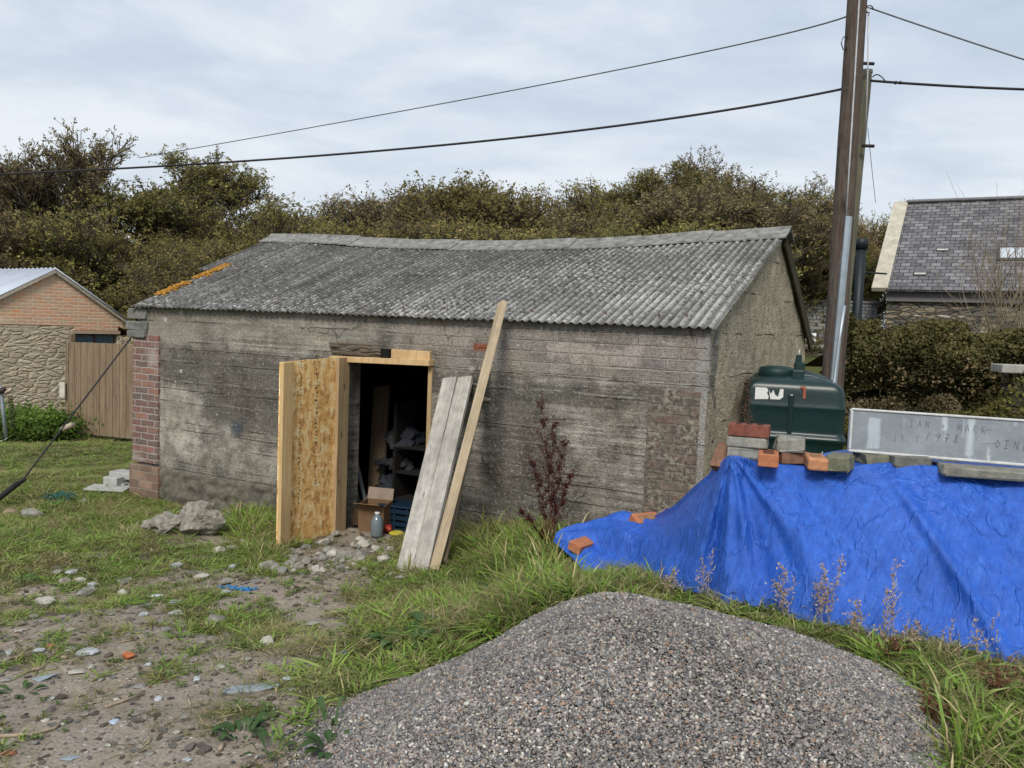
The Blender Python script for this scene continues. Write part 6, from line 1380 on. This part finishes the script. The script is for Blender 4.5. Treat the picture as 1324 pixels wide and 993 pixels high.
# bare twiggy shrub in front of the house
def twigbush(name, label, cat, base, H, n, mat, seed, lean=.35, rad=.006, leaves=None):
    r = random.Random(seed); bm = bmesh.new(); tips = []
    def rec(p, d, L, ra, dp):
        pts = [p]; q = p
        for i in range(4):
            d = (d+Vector((r.gauss(0, .10), r.gauss(0, .10), r.gauss(0, .05)))).normalized(); q = q+d*L/4; pts.append(q)
            if dp < 2 and i > 0 and r.random() < .75: rec(q, (d+Vector((r.gauss(0, .55), r.gauss(0, .55), r.uniform(0, .3)))).normalized(), L*.5, ra*.6, dp+1)
        tips.append(q); tube(bm, pts, [ra*(1-.17*i) for i in range(5)], 4, cap=False)
    for _ in range(n): a = r.uniform(0, 6.28); rec(Vector((r.gauss(0, .12), r.gauss(0, .12), 0)), Vector((math.cos(a)*lean, math.sin(a)*lean, 1)).normalized(), H*r.uniform(.6, 1), rad, 0)
    root = empty(name, label, cat, base); bm_obj('stem', bm, mat, root, True); return root, tips
twigbush('bare_shrub', 'leafless straw coloured shrub in front of the stone house wall', 'shrub', at(1278, 440, 12.3), 1.35, 26, plain('straw_twig', (.22, .18, .12), .9), 5, .45, .009)
twigbush('bare_shrub', 'leafless straw coloured shrub at the right edge by the rooflight', 'shrub', at(1320, 445, 12.2), 1.8, 26, plain('straw_twig', (.22, .18, .12), .9), 6, .4, .009)

# ------------------------------------------------------------------ dock plant and other plants
DOCK = plain('dock_seed', (.055, .016, .015), .9, .5, 30, .003, .1); DOCKS = plain('dock_stem', (.10, .04, .028), .9, .3)
def dock(name, label, base, H, stems, seed, mat=DOCK, stem=DOCKS, cat='plant', dens=1., sr=.006):
    r = random.Random(seed); root = empty(name, label, cat, base); bm = bmesh.new(); sd = bmesh.new()
    def seeds(p, q, n, rad):
        for _ in range(n):
            t = r.random(); c = p.lerp(q, t)+Vector((r.gauss(0, rad), r.gauss(0, rad), r.gauss(0, rad))); s_ = r.uniform(.003, .0075)
            a = Vector((r.gauss(0, 1), r.gauss(0, 1), r.gauss(0, 1))).normalized()*s_; b = Vector((r.gauss(0, 1), r.gauss(0, 1), r.gauss(0, 1))).normalized()*s_
            sd.faces.new([sd.verts.new(v) for v in (c-a, c+b, c+a, c-b)])
    for (dx, dz, h) in stems:
        p = Vector((r.gauss(0, .015), r.gauss(0, .015), 0)); pts = [p]; n = 10
        for i in range(1, n+1): t = i/n; pts.append(Vector((dx*t**1.6+r.gauss(0, .008), dz*t+r.gauss(0, .01), h*t)))
        tube(bm, pts, [sr*(1-.7*i/n) for i in range(n+1)], 5)
        for i in range(4, n+1):
            seeds(pts[i-1], pts[i], int((60 if i > 5 else 25)*dens), .012+.004*(n-i))
            if i < n and i > 3:
                for _ in range(2):
                    a = r.uniform(0, 6.28); L = h*.18*(1.1-.08*i)*r.uniform(.6, 1.2); d = Vector((math.cos(a)*.55, math.sin(a)*.55, .75)); q = pts[i]+d*L; tube(bm, [pts[i], pts[i].lerp(q, .5)-Vector((0, 0, .01)), q], [.0025, .002, .001], 4); seeds(pts[i], q, int(75*dens), .010)
    bm_obj('stem', bm, stem, root, True); bm_obj('seed_head', sd, mat, root, uv=False); return root
db = at(711, 690, 6.15); db.z = gz(db.x, db.y); Hd = at(705, 508, 6.15).z-db.z
dock('dock_plant', 'tall dark red seeding dock plant against the shed wall', db, Hd, [(-.10, 0, Hd), (.09, .03, Hd*.76), (-.24, -.02, Hd*.30), (-.02, -.05, Hd*.88), (.15, 0, Hd*.55), (-.17, 0, Hd*.62)], 3, dens=1.0)
db2 = at(962, 590, 6.4); dock('dock_plant', 'single withered dock stalk between the gable and the oil tank', db2, .62, [(-.02, 0, .62)], 4, plain('dead_dock', (.07, .045, .03), .9), plain('dead_stem', (.16, .09, .06), .9))
STRAW = plain('straw_stalk', (.36, .28, .19), .9, .3); STRAWH = plain('straw_head', (.33, .25, .18), .9, .4)
for k, (px, py, h, Y) in enumerate(((866, 776, .18, 4.45), (908, 780, .28, 4.3), (914, 778, .32, 4.28), (1012, 800, .30, 4.0), (1018, 796, .24, 4.0), (1062, 812, .34, 3.9), (1072, 818, .38, 3.88), (1108, 835, .22, 3.75), (1145, 845, .44, 3.68), (1152, 842, .42, 3.68), (1140, 850, .2, 3.66), (1183, 862, .18, 3.6), (1222, 868, .2, 3.58), (1262, 875, .24, 3.5), (1278, 868, .28, 3.5), (1244, 878, .12, 3.5), (1165, 860, .2, 3.6))):
    b = at(px, py, Y-.05); b.z = gz(b.x, b.y); head = k in (0, 3, 5, 6, 7, 11)
    dock('dry_stalk', 'thin straw coloured dead stalk standing in front of the blue tarpaulin', b, h, [(.02*(-1)**k, 0, h), (-.03, .01, h*.7)], 40+k, STRAWH, STRAW, 'stalk', .10 if head else .02, .0015)['group'] = 'dead stalks along the tarpaulin foot'
RUM = plain('rusty_stalk', (.12, .055, .03), .9, .4)
for k, (px, py, h, Y, lb) in enumerate(((1200, 985, .16, 2.95, 'clump of short dark red stalks at the right foot of the gravel heap'), (1152, 890, .14, 3.5, 'clump of short brown stalks in the grass beside the heap'), (1285, 930, .22, 3.1, 'clump of taller brown stalks in the grass at the right'), (735, 770, .14, 4.9, 'clump of brown stalks in the grass left of the heap top'))):
    b = at(px, py, Y); b.z = gz(b.x, b.y); r_ = random.Random(k); dock('withered_stalks', lb, b, h, [(r_.gauss(0, .04), r_.gauss(0, .03), h*r_.uniform(.5, 1)) for _ in range(9)], 70+k, RUM, RUM, 'plant', .03, .002)
LG = grass_mat("dock_leaf", (.03, .07, .02, 1), (.06, .12, .035, 1), (.10, .17, .055, 1), (.13, .16, .06, 1))
def weed(label, px, py, size, nl, seed, up=.5, w=.38):
    p = gp(px, py); V, Fc, at_ = leafy('weed', LG, nl, .04, size, size*w, up, seed); o = mesh('weed_plant', V, Fc, LG, smooth=True, uv=False, attrs={k: v for k, v in at_.items()}); o.location = p; return tag(o, label, 'weed')
weed('thistle like rosette at the foot of the gravel heap', 312, 952, .08, 20, 1, .7, .55); weed('small weed with pale new leaves beside the gravel, lower left of the heap', 432, 968, .085, 20, 2, .5, .6); weed('small dock seedling just above the pale leaved weed', 425, 940, .07, 9, 3, .9)
weed('grey green rosette on the bare earth at the far left', 28, 896, .09, 9, 4, .3); weed('broad leaved dock spreading onto the gravel edge', 560, 818, .17, 22, 5, .3, .5); weed('dock rosette in the grass edge, left of the broad spreading one', 515, 835, .14, 18, 6, .4, .5)
weed('dock rosette in grass above the heap shoulder', 640, 775, .13, 16, 7, .5, .5); weed('small weed by the rubble and the long slate', 348, 975, .07, 9, 8, .8); weed('rosette near the left edge below the flat slab', 30, 755, .11, 8, 9, .7); weed('leafy weed beside the white stone chips', 200, 875, .07, 8, 10, .5)
# nettle clump by the outbuilding
p = gp(40, 568); r = np.random.default_rng(8); n = 8000; P = r.normal(size=(n, 3))*np.array([.42, .25, .15])+np.array([p.x, p.y, p.z+.2]); P[:, 2] = np.maximum(P[:, 2]+.12*fbm(P[:, 0]*3, P[:, 1]*3, 2, 1), p.z)
leafmass('nettle_clump', P, .05, leafmat('leaf_fresh', [(0, (.07, .13, .025)), (.6, (.15, .26, .05)), (1, (.26, .36, .1))]), 12, .6, None, 'bright green leafy nettle clump against the outbuilding wall', 'plant', np.clip(.5+(P[:, 2]-p.z), .3, 1))
# bent grey post with spring and loops at the far left
p = at(8, 558, 12.5); pt = empty('bent_post', 'bent grey metal post with a coiled spring at the left edge', 'post', p)
tubeo('post_shaft', [Vector((0, 0, -.1)), at(4, 530, 12.5)-p, at(2, 510, 12.5)-p, at(-2, 497, 12.5)-p], .028, STEEL, pt)
bm = bmesh.new(); a = at(13, 512, 12.5)-p; b = at(17, 552, 12.5)-p; tube(bm, [a.lerp(b, i/110)+Vector((math.cos(i*.62)*.035, math.sin(i*.62)*.035, 0)) for i in range(111)], .006, 4); bm_obj('spring', bm, DKM, pt, True)
tubeo('spring_cap', [at(-4, 506, 12.5)-p, at(5, 505, 12.4)-p], .045, DKM, pt); tubeo('handle', [at(7, 508, 12.4)-p, at(15, 503, 12.4)-p], [.02, .03], plain('wood_insulator', (.4, .33, .25), .7), pt)
bm = bmesh.new(); c0 = gp(3, 572)
tube(bm, [c0+Vector((math.cos(i*.25)*(.22+.02*math.sin(i)), math.sin(i*.25)*.15, .05+.09*math.sin(i*.25+1)+.03)) for i in range(52)], .008, 5); tag(bm_obj('hose_loop', bm, WHC, smooth=True), 'pale looped hose lying in the grass at the left edge', 'hose')
NETG = plain('green_twine', (.02, .10, .085), .7, .3); bm = bmesh.new(); c0 = gp(60, 650); r_ = random.Random(5); q = c0+Vector((0, 0, .05)); pts = [q.copy()]
for i in range(130): q += Vector((r_.gauss(0, .05), r_.gauss(0, .05), r_.gauss(0, .02))); q += (c0+Vector((.0, 0, .05))-q)*.05; q.z = max(q.z, c0.z+.01); pts.append(q.copy())
tube(bm, pts, .004, 4, False); tag(bm_obj('netting_twine', bm, NETG, smooth=True), 'tangle of dark green twine in the grass left of the shed', 'twine')
bm = bmesh.new(); c0 = gp(82, 652); pts = [c0+Vector((math.cos(i*.5)*.10*(1+.3*math.sin(i)), math.sin(i*.7)*.06, .07+.05*math.sin(i*.9))) for i in range(70)]; tube(bm, pts, .005, 4, False); tag(bm_obj('netting_twine', bm, NETG, smooth=True), 'tight blue green ball of twine right of the tangle', 'twine')
bm = bmesh.new(); c0 = gp(307, 763); pts = [c0+Vector((-.13+i*.26/39, math.sin(i*.9)*.012+.03*math.sin(i*.17), .012+.012*math.sin(i*1.7))) for i in range(40)]; tube(bm, pts, .006, 5); pts = [c0+Vector((-.05+i*.006, math.cos(i*.9)*.02, .014+.01*math.cos(i*1.3))) for i in range(30)]; tube(bm, pts, .005, 5)
tag(bm_obj('blue_rope', bm, plain('blue_rope', (.02, .17, .42), .6), smooth=True), 'frayed scrap of blue rope lying on the earth before the shed door', 'rope')

# ------------------------------------------------------------------ stones
CONCR = plain('broken_concrete', (.44, .41, .35), .95, .5, 22, .03, .1); STN = plain('grey_stone', (.26, .25, .225), .9, .4, 14, .012, .15); STW = plain('white_stone', (.44, .42, .37), .9, .3, 16, .01, .15)
SLB = plain('blue_slate', (.22, .255, .28), .65, .25, 6, .003, .3); SLP = plain('pale_slate', (.36, .385, .40), .7, .2, 6, .003, .3); BRNS = plain('brown_stone', (.27, .2, .15), .9, .3, 8, .006, .1); BFR = brickm('brick_fragment', (.42, .14, .06), .7)
def stone(label, px, py, wpx, mat, sq, seed, rz=None, ang=7, sink=.25, name='stone', cat='stone', group=None, rx=0., amp=.3, sub=3):
    p = gp(px, py); size = wpx/2*p.y/F/sq[0]*1.0; V, Fc = rock(seed, sub, amp, sq, ang); zmin = min(v.z for v in V); 
    o = mesh(name, [v*size for v in V], Fc, mat, smooth=False, uv=False); p.z += -zmin*size*(1-sink); o.location = p; o.rotation_euler = (rx, 0, random.uniform(-.4, .4) if rz is None else rz); return tag(o, label, cat, group)
stone('large pale lump of broken concrete with a dark top below the left wall end', 258, 690, 58, CONCR, (1, .8, .85), 301, 0, 5, .12, 'concrete_lump', 'concrete lump', amp=.45, sub=5)
stone('broad rough concrete lump leaning by the brick pier foot', 214, 690, 48, CONCR, (1, .7, .62), 302, .3, 5, .12, 'concrete_lump', 'concrete lump', amp=.5, sub=5)
stone('low mossy concrete lump between the big lump and the wall', 292, 672, 30, CONCR, (1, .8, .5), 303, .3, 7, .2, 'concrete_lump', 'concrete lump')
stone('rounded grey boulder in the grass at the left', 42, 672, 30, STN, (1, .8, .55), 304, .2, 4, .2, 'boulder', 'boulder'); stone('flat pinkish boulder beside the rounded grey one', 13, 666, 20, BRNS, (1, .8, .5), 305, .2, 4, .2, 'boulder', 'boulder'); stone('small upright grey stone in the grass near the twine', 108, 655, 9, STN, (.7, .7, 1), 306)
stone('orange rusty lump at the foot of the leaning boards', 578, 718, 20, brickm('orange_lump', (.5, .2, .05), .6), (1, .8, .8), 307, .2, 5, .1, 'brick_lump', 'brick')
L_ = [('long blue grey slate lying near the gravel edge', 322, 893, 80, SLB, (1, .38, .07), .35), ('large pale cracked slate among brick chips at the left', 112, 846, 29, SLP, (1, .8, .3), .2), ('long pointed blue slate on the bare earth at the left', 56, 878, 40, SLB, (1, .45, .12), .7), ('small upright pale slate left of the orange chip', 50, 843, 16, SLP, (.8, 1, .3), .2),
 ('white angular stone lying alone in the weeds', 345, 835, 19, STW, (1, .8, .8), 0), ('flat grey stone near the edge of the grass', 407, 809, 25, STN, (1, .7, .4), 0), ('small orange brick chip left of the pale slate', 66, 837, 14, BFR, (1, .7, .4), 0), ('rounded orange brick fragment on bare earth', 167, 852, 18, BFR, (1, .75, .7), .3), ('brown stone just below the pale cracked slate', 80, 851, 17, BRNS, (1, .7, .4), 0),
 ('whitish flat stone right of the pointed slate', 100, 871, 27, STW, (1, .5, .2), .1), ('grey four sided stone in the middle of the bare earth', 181, 889, 20, STN, (1, .8, .3), .3), ('pale grey slate with a bright face near the pale wedge', 229, 794, 23, SLP, (1, .6, .25), 0), ('dark tilted slate above the pale grey one', 227, 782, 19, SLB, (1, .8, .4), .5),
 ('pale wedge shaped stone left of the tilted slate', 204, 773, 26, SLP, (1, .5, .25), .2), ('pale triangular stone standing on its edge', 160, 772, 16, STW, (1, .8, .8), .2), ('flat slab of pale slate at the left edge of the grass', 15, 733, 30, SLP, (1, .5, .12), .0), ('dark red brick chip at the bottom left corner', 12, 975, 26, brickm('dark_red_chip', (.3, .09, .06)), (1, .5, .2), .1),
 ('blue grey slate flake near the bottom left', 90, 981, 28, SLB, (1, .6, .1), .3), ('brown wedge of stone above the pointed slate', 47, 867, 18, BRNS, (1, .5, .35), .8), ('small bluish slate lying above the pale cracked one', 140, 819, 20, SLB, (1, .45, .12), -.2), ('pale stone below the earth stick', 79, 937, 18, STW, (1, .7, .3), .5), ('pale bluish flake of plastic low on the earth', 146, 934, 13, plain('pale_blue_flake', (.35, .42, .5), .5), (.8, 1, .15), 0),
 ('pale two part stone left of the heap', 317, 853, 18, STN, (1, .7, .4), .0), ('thin pale flake standing in the weeds', 284, 866, 14, STW, (.8, .8, .6), 0), ('pinkish grey flake pointing at the long slate', 264, 918, 17, BRNS, (1, .4, .2), -.9), ('small dark stone close to the fresh grass edge', 446, 848, 12, plain('dark_stone', (.07, .08, .10), .8), (1, .8, .7), 0)]
for k, (lb, px, py, w_, mt, sq, rz) in enumerate(L_): stone(lb, px, py, w_, mt, sq, 320+k, rz, sink=.2, ang=9 if sq[2] < .5 else 6)
GRP = [(113, 768, 30), (102, 753, 18), (85, 755, 17), (94, 742, 18), (162, 753, 24), (57, 783, 26), (42, 799, 17), (185, 796, 15), (276, 806, 26), (260, 747, 18), (291, 755, 20), (91, 841, 16), (237, 931, 15), (227, 948, 12), (170, 961, 12), (228, 733, 16), (215, 815, 14), (90, 816, 16), (145, 795, 12), (122, 758, 16), (75, 742, 15), (26, 817, 12), (330, 787, 12), (370, 880, 14), (377, 893, 13), (400, 877, 14), (250, 855, 14), (290, 768, 14), (240, 770, 12), (60, 932, 12), (110, 925, 14), (205, 905, 12), (43, 962, 12), (65, 905, 11), (262, 832, 13), (192, 860, 10), (130, 880, 11), (118, 865, 11), (305, 915, 11), (12, 845, 12), (8, 880, 13), (150, 905, 10), (350, 860, 11), (255, 880, 12), (175, 925, 11), (220, 870, 10), (282, 940, 11), (240, 985, 13), (195, 975, 12), (140, 965, 10), (270, 715, 13), (300, 735, 14), (270, 727, 11)]
for k, (px, py, w_) in enumerate(GRP):
    stone('pale stone chip lying loose on the trodden earth before the shed', px, py, w_*1.1, (STN, STW, CONCR, SLP)[k % 4], (1, .6+.3*random.random(), .25+.3*random.random()), 400+k % 17, random.uniform(0, 3), sink=.25, group='pale stone chips on the trodden earth')
r_ = random.Random(3); k = 0
quad = [(343, 742), (375, 715), (440, 692), (505, 712), (500, 735), (420, 748)]
def inpoly(x, y, P):
    c = False
    for i in range(len(P)):
        (x1, y1), (x2, y2) = P[i], P[i-1]
        if (y1 > y) != (y2 > y) and x < (x2-x1)*(y-y1)/(y2-y1)+x1: c = not c
    return c
while k < 85:
    px, py = r_.uniform(335, 510), r_.uniform(688, 750)
    if not inpoly(px, py, quad): continue
    stone('rough pale rubble stone in the heap before the open doorway', px, py, r_.choice((8, 9, 11, 13, 16, 20))*1.05, (CONCR, STN, STW, CONCR)[k % 4], (1, .75, .6), 430+k % 23, r_.uniform(0, 6), 6, .15, group='rubble stones before the open doorway', sub=2); k += 1
for k, (px, py, w_) in enumerate(((348, 738, 26), (282, 716, 20), (300, 712, 16), (313, 703, 12), (440, 722, 24), (505, 745, 14), (518, 750, 18), (541, 751, 12), (372, 741, 10), (318, 664, 16), (300, 662, 12))):
    stone('larger pale rubble stone at the rim of the doorway rubble', px, py, w_, (CONCR, STW)[k % 2], (1, .7, .55), 460+k, r_.uniform(0, 6), 6, .15, group='larger stones round the doorway rubble')
STK = wood('dead_stick', (.2, .15, .1, 1), (.42, .34, .25, 1), grain=(1, 1, 1))
for pts, ra, lb in (([(136, 916), (160, 908), (186, 899)], .007, 'pale broken stick on bare earth right of the slates'), ([(0, 954), (40, 952), (70, 944), (80, 936)], .007, 'long brown stick at the bottom left edge'), ([(152, 832), (162, 830), (176, 828)], .005, 'thin pale splinter lying above the orange fragment'), ([(284, 972), (289, 964)], .008, 'short stub of stick at the foot of the heap'), ([(243, 900), (246, 912)], .004, 'thin dead twig left of the long slate'), ([(575, 735), (600, 742), (640, 738)], .004, 'bent dead stem lying at the grass before the boards')):
    Pp = [gp(*q)+Vector((0, 0, ra)) for q in pts]; tag(tubeo('stick', Pp, ra, STK, sides=6), lb, 'stick')
